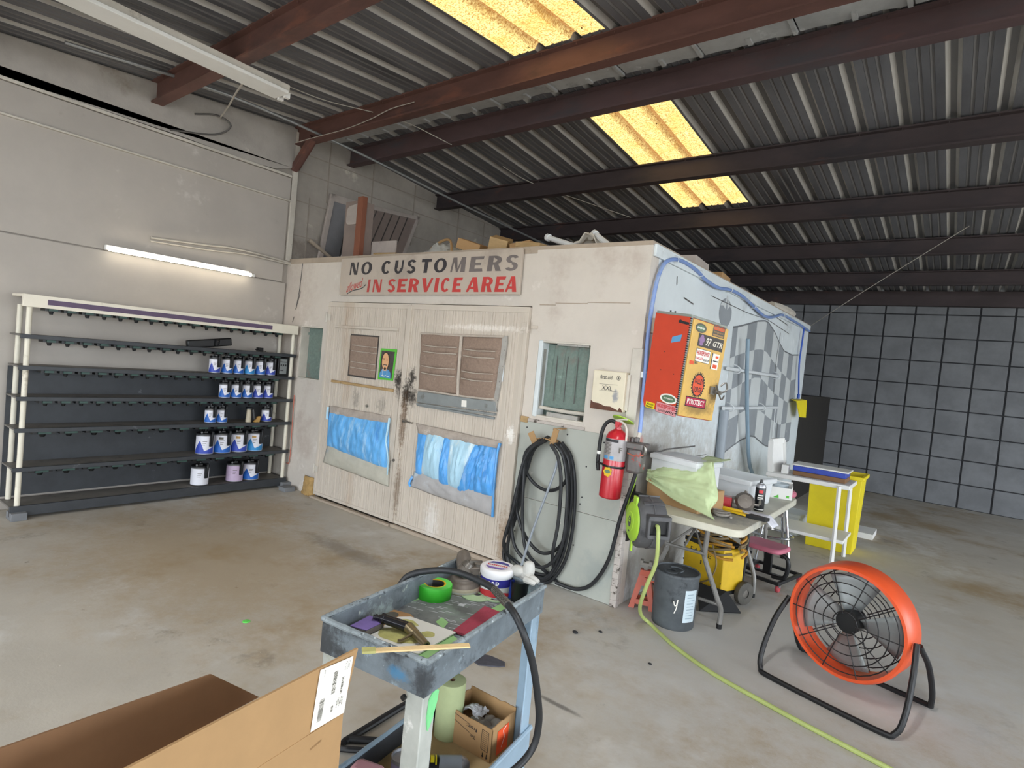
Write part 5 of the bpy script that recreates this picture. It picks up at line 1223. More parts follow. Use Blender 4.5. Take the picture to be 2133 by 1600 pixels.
b.tube([RCn + RM @ V((.13, .02, 0)), P0 + RO*.01, P0 + RO*.03 + V((0, 0, -.07)), (.402, -.373, .50), (.355, -.346, .362), (.305, -.295, .225), (.255, -.18, .115), (.245, -.10, .045), (.285, -.075, .012), (.42, -.18, .011), (.55, -.27, .011), (.8, -.395, .011), (1.05, -.47, .011), (1.3, -.535, .011), (1.7, -.62, .011), (2.3, -.75, .011)], .0115, 10, 8)
solo('air_hose', b, 'lime_hose', 'lime green air hose running from the reel across the floor', 'hose')
b = B(); b.tube([(.07, -.045, .935), (.055, -.04, .85), (.03, -.04, .75), (.02, .0, .66)], .0125, 8, 5); solo('feed_hose', b, 'lime', 'short bright lime hose between the air regulator and the reel', 'hose')

# ------------------------------------------------------------------ folding table
FT = thing('folding_table', 'long folding table with stained cream top and grey tube legs by the booth wall', 'table', (.41, .63, 0))
b = B(); X0, X1, Y0, Y1 = .09, .79, -.13, 1.38; R_ = .07; P = []
for cx, cy, a0 in ((X1 - R_, Y0 + R_, -PI/2), (X1 - R_, Y1 - R_, 0), (X0 + R_, Y1 - R_, PI/2), (X0 + R_, Y0 + R_, PI)):
    P += [(cx + R_*math.cos(a0 + k*PI/12), cy + R_*math.sin(a0 + k*PI/12)) for k in range(7)]
b.prism(P, ((0, 0, 0), (1, 0, 0), (0, 1, 0)), .695, .74); part('table_top', b, 'table_top', FT, bevel=.006)
b = B(); b.bb(X0 + .05, X1 - .05, Y0 + .12, Y0 + .15, .665, .695); b.bb(X0 + .05, X1 - .05, Y1 - .15, Y1 - .12, .665, .695); b.bb(X0 + .06, X0 + .085, Y0 + .12, Y1 - .12, .665, .695); b.bb(X1 - .085, X1 - .06, Y0 + .12, Y1 - .12, .665, .695); part('apron', b, 'table_leg', FT)
for yt, yf in ((.17, .245), (1.08, 1.02)):
    for s in (-1, 1):
        cx = .37
        b = B(); b.tube([(cx + s*.135, yt, .68), (cx + s*.135, yt, .60), (cx + s*.13, yt + .01*(1 if yf > yt else -1), .48), (cx + s*.135, (yt*2+yf)/3, .42), (cx + s*.225, (yt+yf*2)/3, .2), (cx + s*.25, yf, .12), (cx + s*.25, yf, .0)], .016, 10, 5)
        b.mat(1); b.cyl((cx + s*.25, yf, 0), (cx + s*.25, yf, .03), .018, seg=10); part('leg', b, ['table_leg', 'black_plastic'], FT)
    b = B(); b.cyl((.14, yf, .15), (.60, yf, .15), .011, seg=8); part('crossbar', b, 'table_leg', FT); b = B(); b.cyl((.24, yt, .47), (.50, yt, .47), .011, seg=8); part('crossbar', b, 'table_leg', FT)
    b = B(); e = .28 if yf < .6 else -.28
    b.tube([(.37, yt, .49), (.37, yt + e*.5, .57), (.37, yt + e, .69)], .009, 8, 3); b.tube([(.50, yt, .45), (.37, yt + e*.55, .59), (.24, yt, .45)], .009, 8, 1); part('brace', b, 'table_leg', FT)

TZ = .74
# carton with a translucent bin on top and green masking paper draped over both
CA = -.30
CX = thing('cardboard_box', 'brown cardboard carton on the folding table under the green paper', 'box', (.305, .235, TZ), CA)
b = B(); b.bb(-.21, .21, -.135, .135, 0, .135); part('carton', b, 'kraft', CX, world=False, bevel=.003); b = B(); b.bb(-.21, .21, -.025, .025, .135, .137); part('tape', b, 'kraft_edge', CX, world=False)
def tub(name, lab, loc, rot, w, d, h, taper, m, lip=.022, group=None):
    A = thing(name, lab, 'bin', loc, rot, group); b = B()
    def ring(k, z, i): return [(sx*(w/2*k - i), sy*(d/2*k - i), z) for sx, sy in ((-1, -1), (1, -1), (1, 1), (-1, 1))]
    R = [ring(taper, 0, 0), ring(1, h, 0), ring(1, h, .006), ring(taper, .006, .006)]
    vs = sum(R, []); fs = [(0, 3, 2, 1)]
    for r in range(3):
        for k in range(4): l = (k+1) % 4; fs.append((r*4+k, r*4+l, (r+1)*4+l, (r+1)*4+k))
    fs.append((12, 13, 14, 15)); b.add(vs, fs); part('tub', b, m, A, world=False, bevel=.008)
    b = B(); g = lip
    for (x0, x1, y0, y1) in ((-w/2 - g, w/2 + g, -d/2 - g, -d/2), (-w/2 - g, w/2 + g, d/2, d/2 + g), (-w/2 - g, -w/2, -d/2, d/2), (w/2, w/2 + g, -d/2, d/2)): b.bb(x0, x1, y0, y1, h - .035, h)
    part('rim', b, m, A, world=False, bevel=.006); return A
A = tub('storage_bin', 'upturned translucent white storage bin on the cardboard carton beneath the green paper', (.275, .275, TZ + .14), CA, .37, .25, .17, 1.0, 'bin_plastic', .012, 'white storage bins')
b = B(); b.bb(-.185, .185, -.125, .125, .165, .175); part('lid', b, 'bin_plastic', A, world=False, bevel=.006)
tub('storage_bin', 'open translucent white storage bin in the middle of the folding table', (.42, .80, TZ + .002), -.22, .50, .34, .185, .94, 'bin_plastic', .018, 'white storage bins')
b = B()
TP = [V(p) for p in ((.035, .215, .93), (.116, .205, .955), (.337, .165, 1.01), (.45, .15, 1.06), (.50, .155, 1.065))]
BP = [V(p) for p in ((.05, .17, .863), (.18, .115, .83), (.298, .07, .791), (.495, .008, .766), (.60, -.02, .745))]
RP = [V(p) for p in ((.50, .155, 1.065), (.54, .10, .97), (.585, .045, .866), (.56, .0, .79), (.60, -.02, .745))]
TPc, BPc, RPc = catmull(TP, 6), catmull(BP, 6), catmull(RP, 6)
def at(L, t): t = t*(len(L)-1); i = min(int(t), len(L)-2); return L[i].lerp(L[i+1], t - i)
def drape(u, v):
    p = at(BPc, u).lerp(at(TPc, u), v); w = u**4
    p = p.lerp(at(RPc, 1 - v), w)
    cr = .026*nz(u*4.5, v*4 , 1) + .016*abs(nz(u*9, v*8, 5)) + .008*nz(u*18, v*16, 2)
    bulge = .035*math.sin(PI*v)*math.sin(PI*min(1, u*1.0))
    return p + V((.2, -.9, .35))*(cr + bulge)*min(1, 3*v + .25)
b.grid(drape, 46, 34)
def topd(u, v):
    p = at(TPc, u); q = p + V((.05, .20, .03 - .03*v))*v; q.z = max(q.z, .0); q.z = p.z*(1-v) + (1.075 + .01*nz(u*6, v*4))*v if u > .35 else p.z*(1 - v) + (p.z+.02)*v
    return q
b.grid(lambda u, v: topd(.5 + .5*u, v), 16, 8)
solo('masking_paper', b, 'mask_paper', 'large crumpled pale green masking paper sheet draped over the carton on the table', 'paper', solid=.0015, smooth=70)
# spray can, sander, file board, paper
A = thing('spray_can', 'black aerosol can with red logo standing on the folding table', 'spray can', (.70, .575, TZ), -1.1, 'spray cans')
b = B(); b.lathe([(0, 0), (.031, 0), (.033, .004), (.033, .158), (.031, .165)], 26); part('body', b, 'spray_black', A, world=False)
b = B(); b.lathe([(.033, .158), (.0335, .164), (.026, .182), (.017, .186), (.017, .19), (0, .19)], 22); part('dome', b, 'can_metal', A, world=False); b = B(); b.cyl((0, 0, .188), (0, 0, .212), .011, .009, 12); part('nozzle', b, 'black_plastic', A, world=False)
b = B(); q = .0336
b.lathe([(q, .125), (q, .145)], 8, a0=-.5, a1=.3); b.mat(1); b.lathe([(q, .105), (q, .113)], 8, a0=-.6, a1=.4); b.lathe([(q, .09), (q, .098)], 8, a0=-.7, a1=.4); b.lathe([(q, .082), (q, .085)], 8, a0=-.7, a1=.5); b.lathe([(q, .012), (q, .016)], 12, a0=-1.2, a1=1)
b.add([(q*math.cos(-.8), q*math.sin(-.8), .032), (q*math.cos(.4), q*math.sin(.4), .045), (q*math.cos(.4), q*math.sin(.4), .048), (q*math.cos(-.8), q*math.sin(-.8), .035)], [(0, 1, 2, 3)]); b.mat(2); b.ell(0, 0, .009, .02, ((q*math.cos(-.1), q*math.sin(-.1), .062), (.1, 1, 0), (0, 0, 1)), .0006, 12)
part('label', b, ['print_red', 'print_white', 'print_grey'], A, world=False)
A = thing('angle_sander', 'worn grey angle sander with a red body lying beside the storage bin', 'power tool', (.60, .47, TZ), .3)
b = B(); b.lathe([(0, 0), (.055, 0), (.062, .01), (.06, .05), (.045, .075), (.0, .08)], 22, o=(.03, 0, .055), R=Matrix.Rotation(1.3, 3, 'X')); b.lathe([(.05, -.012), (.066, -.012), (.066, .004), (.05, .004)], 22, o=(.03, 0, .055), R=Matrix.Rotation(1.3, 3, 'X')); part('head', b, 'sander_body', A, world=False)
b = B(); b.cyl((.03, 0, .10), (.035, .01, .13), .014, .01, 10); b.cyl((.03, -.02, .05), (.12, -.03, .055), .008, seg=8); b.sphere((-.03, .0, .045), (.035, .04, .04), 14, 8); b.cyl((-.04, -.03, .03), (0, -.04, .035), .02, seg=12); part('gearbox', b, 'steel_worn', A, world=False)
b = B(); b.bb(-.15, -.05, -.035, .04, .012, .075); b.bb(-.12, -.06, -.036, -.03, .03, .06); part('motor', b, 'ext_red', A, world=False, bevel=.01)
A = thing('sanding_board', 'long yellow sanding file board with black end lying on the table front', 'sanding board', (.6, .3, TZ))
b = B(); b.prism([(.44, .325), (.70, .275), (.72, .325), (.47, .385)], ((0, 0, TZ + .006), (1, 0, 0), (0, 1, 0)), 0, .012); b.bb(.52, .66, .318, .334, TZ + .018, TZ + .03); part('board', b, 'yellow_paint', A); b = B(); b.prism([(.70, .272), (.82, .255), (.835, .31), (.72, .328)], ((0, 0, TZ + .002), (1, 0, 0), (0, 1, 0)), 0, .02); part('black_end', b, 'black_plastic', A)
b = B()
def gp(u, v):
    x = .56 + .30*u; y = .34 + .17*v - .05*u; z = TZ + .006 + .012*(1 - v) + .006*nz(u*5, v*5)
    if x > .80: z -= (x - .80)*.9*(1 - .0*v) - .004
    return (x, y, z)
b.grid(gp, 20, 12); solo('paper_sheet', b, 'newsprint' if False else 'label_white', 'pale grey paper sheet curling over the table edge by the spray can', 'paper', solid=.0012)
b = B(); P = [(.60 + .055*math.cos(a*2.1)*(1 - .01*a) - .03*a/6, .12 + .035*math.sin(a*2.1) + .012*a, TZ + .012 + .006*(a % 2)) for a in [k*.35 for k in range(26)]]
b.tube(P, .008, 7, 2); solo('twisted_cord', b, 'rag_grey', 'short grey coiled cord on the front of the table', 'cord')
b = B()
A = thing('small_carton', 'open white carton with a green triangle mark at the far end of the table', 'box', (.66, 1.27, TZ + .001), .22)
b = B(); w, d, h = .20, .16, .085
b.bb(-w/2, w/2, -d/2, -d/2 + .004, 0, h); b.bb(-w/2, w/2, d/2 - .004, d/2, 0, h + .03); b.bb(-w/2, -w/2 + .004, -d/2, d/2, 0, h + .01); b.bb(w/2 - .004, w/2, -d/2, d/2, 0, h + .02); b.bb(-w/2, w/2, -d/2, d/2, 0, .004); part('carton', b, 'white_paint', A, world=False)
b = B(); b.flat([(.0, .004), (.04, .004), (.035, .03)], ((-.03, -d/2, 0), (1, 0, 0), (0, 0, 1)), .001); b.rect(.06, .012, .08, .03, ((0, -d/2, 0), (1, 0, 0), (0, 0, 1)), .001); part('mark', b, 'tape_green', A, world=False)
b = B(); b.lathe([(0, 0), (.05, 0), (.065, .1), (.062, .1), (.048, .004), (0, .004)], 24); solo('clear_tub', b, 'bin_clear', 'clear round plastic tub standing in the white carton', 'tub', loc=(.67, 1.275, TZ + .009), world=False)
b = B(); b.cyl((.56, 1.12, TZ + .03), (.50, 1.2, TZ + .03), .03, seg=16); solo('tape_roll', b, 'white_paint', 'white roll lying beside the white carton on the table', 'roll')
b = B(); b.bb(.42, .56, 1.2, 1.3, TZ + .001, TZ + .10); solo('blue_box', b, 'pipe_blue', 'small blue grey box behind the storage bin', 'box', bevel=.005)

# ------------------------------------------------------------------ under and round the table
BK = thing('bucket', 'dusty black lidded bucket with a pale label standing before the table', 'bucket', (.372, .082, 0), -.9)
b = B(); b.lathe([(0, 0), (.128, 0), (.132, .006), (.140, .33), (.143, .332), (.143, .338)], 40); part('body', b, 'bucket', BK, world=False)
b = B(); b.lathe([(.1435, .330), (.1445, .337), (.142, .346), (.136, .35), (.132, .342), (.0, .34)], 40); b.tube([(-.05, -.03, .346), (-.03, .01, .353), (.02, .03, .353), (.05, .0, .346)], .006, 6, 3); b.lathe([(.03, .341), (.045, .341), (.045, .347), (.03, .347)], 20, o=(.02, -.05, 0)); part('lid', b, 'bucket', BK, world=False)
b = B(); n = 12; A0, A1 = .12, .78
for k in range(n):
    a, c = A0 + (A1 - A0)*k/n, A0 + (A1 - A0)*(k+1)/n; r0, r1_ = .1365, .1415
    b.add([(r0*math.cos(a), r0*math.sin(a), .06), (r0*math.cos(c), r0*math.sin(c), .06), (r1_*math.cos(c), r1_*math.sin(c), .265), (r1_*math.cos(a), r1_*math.sin(a), .265)], [(0, 1, 2, 3)])
b.mat(1)
for i in range(9):
    for k in range(2, 10 - (i % 3)):
        a, c = A0 + (A1 - A0)*k/n, A0 + (A1 - A0)*(k+1)/n; z = .085 + i*.019; q = .1368 + .0245*z
        b.add([(q*math.cos(a), q*math.sin(a), z), (q*math.cos(c), q*math.sin(c), z), (q*math.cos(c), q*math.sin(c), z + .003), (q*math.cos(a), q*math.sin(a), z + .003)], [(0, 1, 2, 3)])
part('label', b, ['bucket_label', 'pipe_blue'], BK, world=False)
b = B()
def onb(a, z, dr=.0025): q = .132 + .0325*z + dr; return (q*math.cos(a), q*math.sin(a), z)
for pts in ([(-.36, .19), (-.30, .165), (-.23, .17), (-.20, .195)], [(-.19, .205), (-.22, .15), (-.30, .115)]):
    b.tube([onb(a, z) for a, z in pts], .0035, 6, 4)
part('chalk_mark', b, 'print_white', BK, world=False)
b = B(); b.tube([onb(1.9, .30, .01), onb(2.3, .2, .02), onb(2.8, .17, .02), onb(3.4, .2, .02), onb(3.9, .3, .01)], .004, 6, 4); part('bail', b, 'black_plastic', BK, world=False)

JS = thing('jack_stand', 'orange steel jack stand on the floor behind the black bucket', 'jack stand', (.125, .155, 0), .32)
b = B()
for s in (-1, 1):
    y = s*.05
    o = ((0, y*1.0, 0), (1, 0, 0), (0, -.16*s, 1))
    # side plate with a triangular window: two legs, a top and a foot bar
    L_ = [(-.085, 0), (-.048, 0), (-.044, .045), (-.013, .155), (-.013, .235), (-.036, .235)]
    for P in (L_, [(-p, q) for p, q in L_[::-1]], [(-.050, .03), (.050, .03), (.042, .062), (-.042, .062)], [(-.014, .155), (.014, .155), (.014, .235), (-.014, .235)]):
        b.prism(P, o, -.003, .003)
for s in (-1, 1): b.bar((s*.07, -.05, .008), (s*.07, .05, .008), .03, .012); b.bar((s*.034, 0, .23), (s*.078, 0, .02), .03, .008)
b.bb(-.033, .033, -.025, .025, .225, .26); part('frame', b, 'jack_orange', JS, world=False)
b = B(); b.bb(-.012, .012, -.012, .012, .25, .30); b.bb(-.04, .04, -.02, .02, .292, .308); b.bb(-.04, -.02, -.02, .02, .306, .322); b.bb(.02, .04, -.02, .02, .306, .322); part('ratchet_bar', b, 'steel_worn', JS, world=False)
b = B(); b.tube([(0, -.03, .21), (.07, -.05, .20), (.12, -.03, .19)], .007, 8, 3); part('handle', b, 'jack_orange', JS, world=False)

# yellow EAGLE machine on a two wheel truck
EM = thing('welder_cart', 'yellow EAGLE machine with coiled cables on a wheeled hand truck under the table', 'machine', (.375, .79, 0), -.42)
w, d = .37, .22
b = B(); b.bb(-w/2, w/2, -d/2, d/2, .10, .40); part('case', b, 'yellow_paint', EM, world=False, bevel=.006)
b = B(); b.bb(-w/2 + .02, w/2 - .02, -d/2 + .02, d/2 - .02, .398, .42); b.bb(-w/2 - .002, w/2 - .15, -d/2 - .003, -d/2, .37, .40); part('top_plate', b, 'board_black', EM, world=False)
b = B(); fe = ((0, -d/2, 0), (1, 0, 0), (0, 0, 1)); b.text('EAGLE', fe, -.125, .30, .20, .036, .0015, .0); b.text('1', fe, -.02, .235, .012, .03, .0015, .0)
for u, v in ((-.19, .16), (.18, .16), (.18, .34), (-.19, .34), (-.185, .22)): b.ell(u, v, .005, .007, fe, .0015, 8)
part('lettering', b, 'print_ink', EM, world=False)
b = B()
random.seed(11)
for k in range(9):
    rx, ry = .17 + random.uniform(-.03, .03), .12 + random.uniform(-.02, .02); z = .36 + .018*k; cx = .06 + random.uniform(-.02, .02)
    P = [(cx + rx*math.cos(a), ry*1.25*math.sin(a), z + .02*math.sin(2*a + k)) for a in [2*PI*j/14 for j in range(14)]]
    b.mat(0 if k % 3 else 1); b.tube(P, .0095, 7, 3, closed=False)
b.tube([(.1, -.14, .42), (.16, -.15, .3), (.12, -.15, .18), (.03, -.14, .12)], .006, 6, 4)
part('cable_coil', b, ['cord_tan', 'cord_orange'], EM, world=False)
for s in (-1, 1):
    b = B(); c = V((s*(w/2 + .03) if s > 0 else -w/2 - .03, .10, .085)); Rw = Matrix.Rotation(PI/2, 3, 'Y')
    b.lathe([(.03, -.022), (.065, -.024), (.08, -.018), (.085, 0), (.08, .018), (.065, .024), (.03, .022)], 26, o=c, R=Rw); b.mat(1); b.lathe([(0, -.018), (.05, -.016), (.05, .016), (0, .018)], 18, o=c, R=Rw); part('wheel', b, ['tyre', 'steel_worn'], EM, world=False)
b = B(); b.bb(-w/2, w/2, -d/2, d/2, .075, .10); part('base_plate', b, 'board_black', EM, world=False)
b = B(); slab(b, (.44, .40, .012), (.658, .60, .012), (.345, .56, .14), (.545, .612, .125), .01); part('toe_plate', b, 'board_black', EM)
b = B(); b.tube([(-.16, .14, .08), (-.16, .15, .55), (-.10, .16, .62), (.10, .16, .62), (.16, .15, .55), (.16, .14, .08)], .012, 8, 4); part('handle', b, 'black_paint', EM, world=False)

# creeper seat with pink cushion
CS = thing('creeper_seat', 'low rolling work seat with pink cushion on a black wheeled frame', 'stool', (.60, 1.52, 0), -.19)
b = B(); P = [(.17*math.copysign(abs(math.cos(t))**.45, math.cos(t)), .135*math.copysign(abs(math.sin(t))**.45, math.sin(t))) for t in [2*PI*k/32 for k in range(32)]]
b.prism(P, ((.0, -.10, 0), (1, 0, 0), (0, 1, 0)), .285, .325); part('seat', b, 'seat_pink', CS, world=False, bevel=.014)
b = B()
for x in (-.175, .175): b.bb(x - .012, x + .012, -.22, .22, .055, .08)
for y in (-.21, .21): b.bb(-.187, .187, y - .012, y + .012, .055, .08)
b.bb(-.187, .187, -.02, .02, .055, .07); part('base_frame', b, 'black_paint', CS, world=False, bevel=.003)
for s in (-1, 1):
    b = B(); b.tube([(s*.06, -.10, .282), (s*.13, -.10, .275), (s*.185, -.10, .245), (s*.195, -.10, .17), (s*.175, -.10, .10), (s*.13, -.10, .082), (s*.08, -.10, .08)], .0165, 10, 5); part('support', b, 'black_paint', CS, world=False)
b = B(); b.bb(-.03, .03, -.03, .0, .075, .28); part('support', b, 'black_paint', CS, world=False)
for x in (-.175, .175):
    for y in (-.2, .2):
        b = B(); b.lathe([(0, -.012), (.024, -.012), (.028, -.006), (.028, .006), (.024, .012), (0, .012)], 18, o=(x, y, .028), R=Matrix.Rotation(PI/2, 3, 'Y')); b.mat(1); b.bb(x - .016, x + .016, y - .012, y + .016, .04, .056); part('caster', b, ['caster_red', 'can_metal'], CS, world=False)
b = B(); b.tube([(-.02, .10, .08), (-.05, .12, .2), (-.06, .12, .34), (-.05, .12, .46), (.02, .12, .50)], .014, 8, 4); b.bb(-.06, .06, .09, .15, .495, .515); solo('support_arm', b, 'table_leg', 'bent grey tube standing behind the pink seat cushion', 'tube', loc=(.56, 1.62, 0), world=False)
# chrome bar stool further back
ST = thing('bar_stool', 'chrome bar stool with foot ring behind the pink work seat', 'bar stool', (.47, 2.12, 0), .4)
for k in range(4):
    a = PI/4 + k*PI/2
    b = B(); b.tube([(.09*math.cos(a), .09*math.sin(a), .62), (.15*math.cos(a), .15*math.sin(a), .3), (.2*math.cos(a), .2*math.sin(a), .0)], .014, 10, 3); b.mat(1); b.cyl((.2*math.cos(a), .2*math.sin(a), 0), (.198*math.cos(a), .198*math.sin(a), .03), .018, seg=8); part('leg', b, ['chrome', 'black_plastic'], ST, world=False)
b = B(); b.tube([(.175*math.cos(2*PI*k/28), .175*math.sin(2*PI*k/28), .25) for k in range(28)], .012, 8, 1, closed=True); part('foot_ring', b, 'chrome', ST, world=False)
b = B(); b.lathe([(0, .61), (.15, .61), (.165, .625), (.165, .65), (.15, .665), (0, .67)], 28); part('seat', b, 'seat_pink', ST, world=False)

# white cart, bins and yellow things near the far end
WC = thing('white_cart', 'white plastic service cart with an upright curved side at the far end of the wall', 'cart', (.60, 2.75, 0))
b = B()
for (p, q) in (((.285, 2.52, 1.055), (.292, 2.52, .9)), ((.292, 2.52, .9), (.315, 2.52, .70)), ((.315, 2.52, .70), (.32, 2.52, .0)), ((.345, 2.74, 1.065), (.365, 2.74, .9)), ((.365, 2.74, .9), (.385, 2.74, .74))): b.bar(p, q, .045, .03, (0, -1, 0))
b.bar((.285, 2.52, 1.05), (.345, 2.74, 1.06), .03, .05); b.add([(.30, 2.53, 1.04), (.345, 2.73, 1.05), (.385, 2.73, .76), (.318, 2.53, .74), (.294, 2.53, 1.04), (.339, 2.73, 1.05), (.379, 2.73, .76), (.312, 2.53, .74)], [(0, 1, 2, 3), (7, 6, 5, 4), (0, 4, 5, 1), (2, 6, 7, 3)])
part('side_frame', b, 'white_paint', WC)
b = B(); b.tube([(.92, 2.45, .74), (.93, 2.45, .0)], .02, 6); part('side_frame', b, 'white_paint', WC); b = B(); b.tube([(.95, 2.95, .74), (.96, 2.95, .0)], .02, 6); part('side_frame', b, 'white_paint', WC)
b = B(); b.bb(.28, 1.0, 2.47, 2.95, .715, .755); part('shelf', b, 'white_paint', WC, bevel=.006); b = B(); b.bb(.28, 1.0, 2.47, 2.95, .22, .25); part('shelf', b, 'white_paint', WC, bevel=.006)
b = B(); b.bb(.40, .46, 2.54, 2.62, .757, .84); solo('white_box', b, 'white_paint', 'small white box standing on the white cart beside its upright', 'box', rot=0, bevel=.003)
b = B(); b.bb(.50, .95, 2.56, 2.84, .757, .80); b.mat(1); b.bb(.50, .95, 2.56, 2.84, .801, .85); b.mat(2); b.bb(.48, .97, 2.55, 2.85, .851, .865); solo('folded_cloths', b, ['kraft_dark', 'label_navy', 'white_paint'], 'brown and blue folded stack on the white cart', 'stack', bevel=.006)
tub('storage_bin', 'white storage bin standing on the floor by the far wall', (.37, 3.5, .002), -.15, .26, .34, .23, .92, 'bin_plastic', .014, 'white storage bins')
b = B(); b.bb(.55, 1.1, 4.0, 4.4, .0, .06); solo('white_board', b, 'white_paint', 'white flat board lying on the floor behind the white bin', 'board')
tub('yellow_bin', 'tall yellow bin beside the white cart by the far wall end', (.80, 3.25, .002), 0, .46, .4, .78, .9, 'yellow_plain', .02)
b = B(); slab(b, (.03, 4.42, 1.44), (.05, 4.9, 1.45), (.10, 4.40, 1.43), (.12, 4.88, 1.44), .01); slab(b, (.09, 4.40, 1.43), (.11, 4.9, 1.44), (.10, 4.62, 1.23), (.12, 4.90, 1.22), .01); solo('yellow_scoop', b, 'yellow_plain', 'bright yellow plastic scoop hanging at the far corner of the booth wall', 'scoop')
# orange drum fan
FN = thing('drum_fan', 'orange drum fan on a black tube stand right of the green floor hose', 'fan', (1.36, .02, 0), -.25)
FC = V((0, 0, .38))
Rf = Matrix.Rotation(-PI/2, 3, 'X')
b = B(); b.lathe([(.275, -.09), (.29, -.09), (.30, -.07), (.295, 0), (.30, .07), (.29, .09), (.275, .09), (.27, .0), (.275, -.09)], 44, o=FC, R=Rf); part('drum', b, 'fan_orange', FN, world=False)
b = B()
for z in (-.085, .085):
    for r in (.06, .11, .16, .21, .255): b.tube([FC + Rf @ V((r*math.cos(2*PI*k/32), r*math.sin(2*PI*k/32), z)) for k in range(32)], .003, 5, 1, closed=True)
    for k in range(10): b.tube([FC + Rf @ V((.05*math.cos(k*PI/5), .05*math.sin(k*PI/5), z)), FC + Rf @ V((.28*math.cos(k*PI/5), .28*math.sin(k*PI/5), z))], .003, 5)
part('guard', b, 'black_paint', FN, world=False)
b = B(); b.lathe([(0, -.05), (.06, -.05), (.06, .05), (0, .05)], 20, o=FC, R=Rf); part('motor', b, 'black_plastic', FN, world=False)
for k in range(4):
    b = B(); a0 = k*PI/2
    def bl(u, v, a0=a0): r = .06 + .19*u; a = a0 + (v - .5)*1.0; return FC + Rf @ V((r*math.cos(a), r*math.sin(a), (v - .5)*.07))
    b.grid(bl, 6, 6); part('blade', b, 'grey_metal', FN, world=False, solid=.003)
b = B(); b.tube([(-.315, -.05, .40), (-.34, -.14, .28), (-.35, -.22, .12), (-.33, -.26, .03), (-.25, -.28, .014), (.25, -.28, .014), (.33, -.26, .03), (.35, -.22, .12), (.34, -.14, .28), (.315, -.05, .40)], .014, 10, 5); b.tube([(-.315, .0, .38), (-.34, .1, .25), (-.34, .2, .05), (-.26, .24, .014), (.26, .24, .014), (.34, .2, .05), (.34, .1, .25), (.315, 0, .38)], .014, 10, 5); part('stand', b, 'black_paint', FN, world=False)
# ------------------------------------------------------------------ utility cart in the foreground
UA = .138; UC = (.662, -2.503, 0); UW, UL = .386, .697
UT = thing('utility_cart', 'paint stained grey two tray utility cart in the foreground', 'cart', UC, UA)
MU = Matrix.Translation(UC) @ Matrix.Rotation(UA, 4, 'Z'); MUi = MU.inverted()
def loc2(x, y, z=0): return MUi @ V((x, y, z))          # world -> cart
def tray(zr_, zf, m0, m1, lip=.012):
    b = B(); x0, x1, y0, y1 = -UW, 0, 0, UL; tk = .008
    b.mat(0)
    b.bb(x0, x1, y0, y0 + tk, zf - .02, zr_); b.bb(x0, x1, y1 - tk, y1, zf - .02, zr_); b.bb(x0, x0 + tk, y0, y1, zf - .02, zr_); b.bb(x1 - tk, x1, y0, y1, zf - .02, zr_); b.bb(x0, x1, y0, y1, zf - .02, zf - .004)
    b.mat(1)
    b.bb(x0 + tk, x1 - tk, y0 + tk, y1 - tk, zf - .004, zf); e = .0012
    for (a0, a1, c0, c1) in ((x0 + tk, x1 - tk, y0 + tk, y0 + tk + e), (x0 + tk, x1 - tk, y1 - tk - e, y1 - tk), (x0 + tk, x0 + tk + e, y0 + tk, y1 - tk), (x1 - tk - e, x1 - tk, y0 + tk, y1 - tk)): b.bb(a0, a1, c0, c1, zf, zr_ - .004)
    return b
part('upper_tray', tray(.78, .70, 0, 1), ['cart_tray', 'cart_inside'], UT, world=False, bevel=.003)
def rim(z):
    b = B()
    for i, (p, q) in enumerate((((-UW, 0), (0, 0)), ((0, 0), (0, UL)), ((0, UL), (-UW, UL)), ((-UW, UL), (-UW, 0)))):
        N = 14; pts = []
        for k in range(N + 1):
            t = k/N; pts.append((p[0] + (q[0]-p[0])*t, p[1] + (q[1]-p[1])*t, z + .003*nz(t*9 + i*3, 1.7)))
        b.tube(pts, lambda t, i=i: .0085 + .0025*nz(t*12 + i*5, 4), 8)
    return b
part('upper_rim', rim(.778), 'tray_rim', UT, world=False)
part('lower_tray', tray(.25, .17, 0, 1), ['cart_blue', 'cart_dark'], UT, world=False, bevel=.003)
part('lower_rim', rim(.248), 'cart_blue', UT, world=False)
for sx in (0, 1):
    for sy in (0, 1):
        b = B(); x = -.006 if sx else -UW + .006; y = .006 if not sy else UL - .006; dx = -1 if sx else 1; dy = 1 if not sy else -1; w = .058
        b.bb(x, x + dx*w, y, y + dy*.008, .0 + .05, .70); b.bb(x, x + dx*.008, y, y + dy*w, .05, .70)
        part('post', b, 'cart_post' if not sy else 'cart_blue', UT, world=False, bevel=.003)
        b = B(); c = (x + dx*.03, y + dy*.03, .03); b.lathe([(0, -.011), (.024, -.011), (.028, -.006), (.028, .006), (.024, .011), (0, .011)], 18, o=c, R=Matrix.Rotation(PI/2, 3, 'Y')); b.bb(c[0] - .018, c[0] + .018, c[1] - .012, c[1] + .02, .045, .062); part('caster', b, 'black_plastic', UT, world=False)
b = B(); b.cyl((-.30, -.004, .665), (-.30, -.012, .665), .009, seg=10); b.cyl((-.06, -.004, .665), (-.06, -.012, .665), .008, seg=10); part('bolt', b, 'black_plastic', UT, world=False)
b = B(); b.prism([(.034, .575), (.05, .60), (.066, .645), (.07, .672), (.05, .685), (.03, .66), (.026, .615)], ((-.004, 0, 0), (0, 1, 0), (0, 0, 1)), -.001, .003); part('tape_scrap', b, 'tape_mint', UT, world=False)
TF = .70
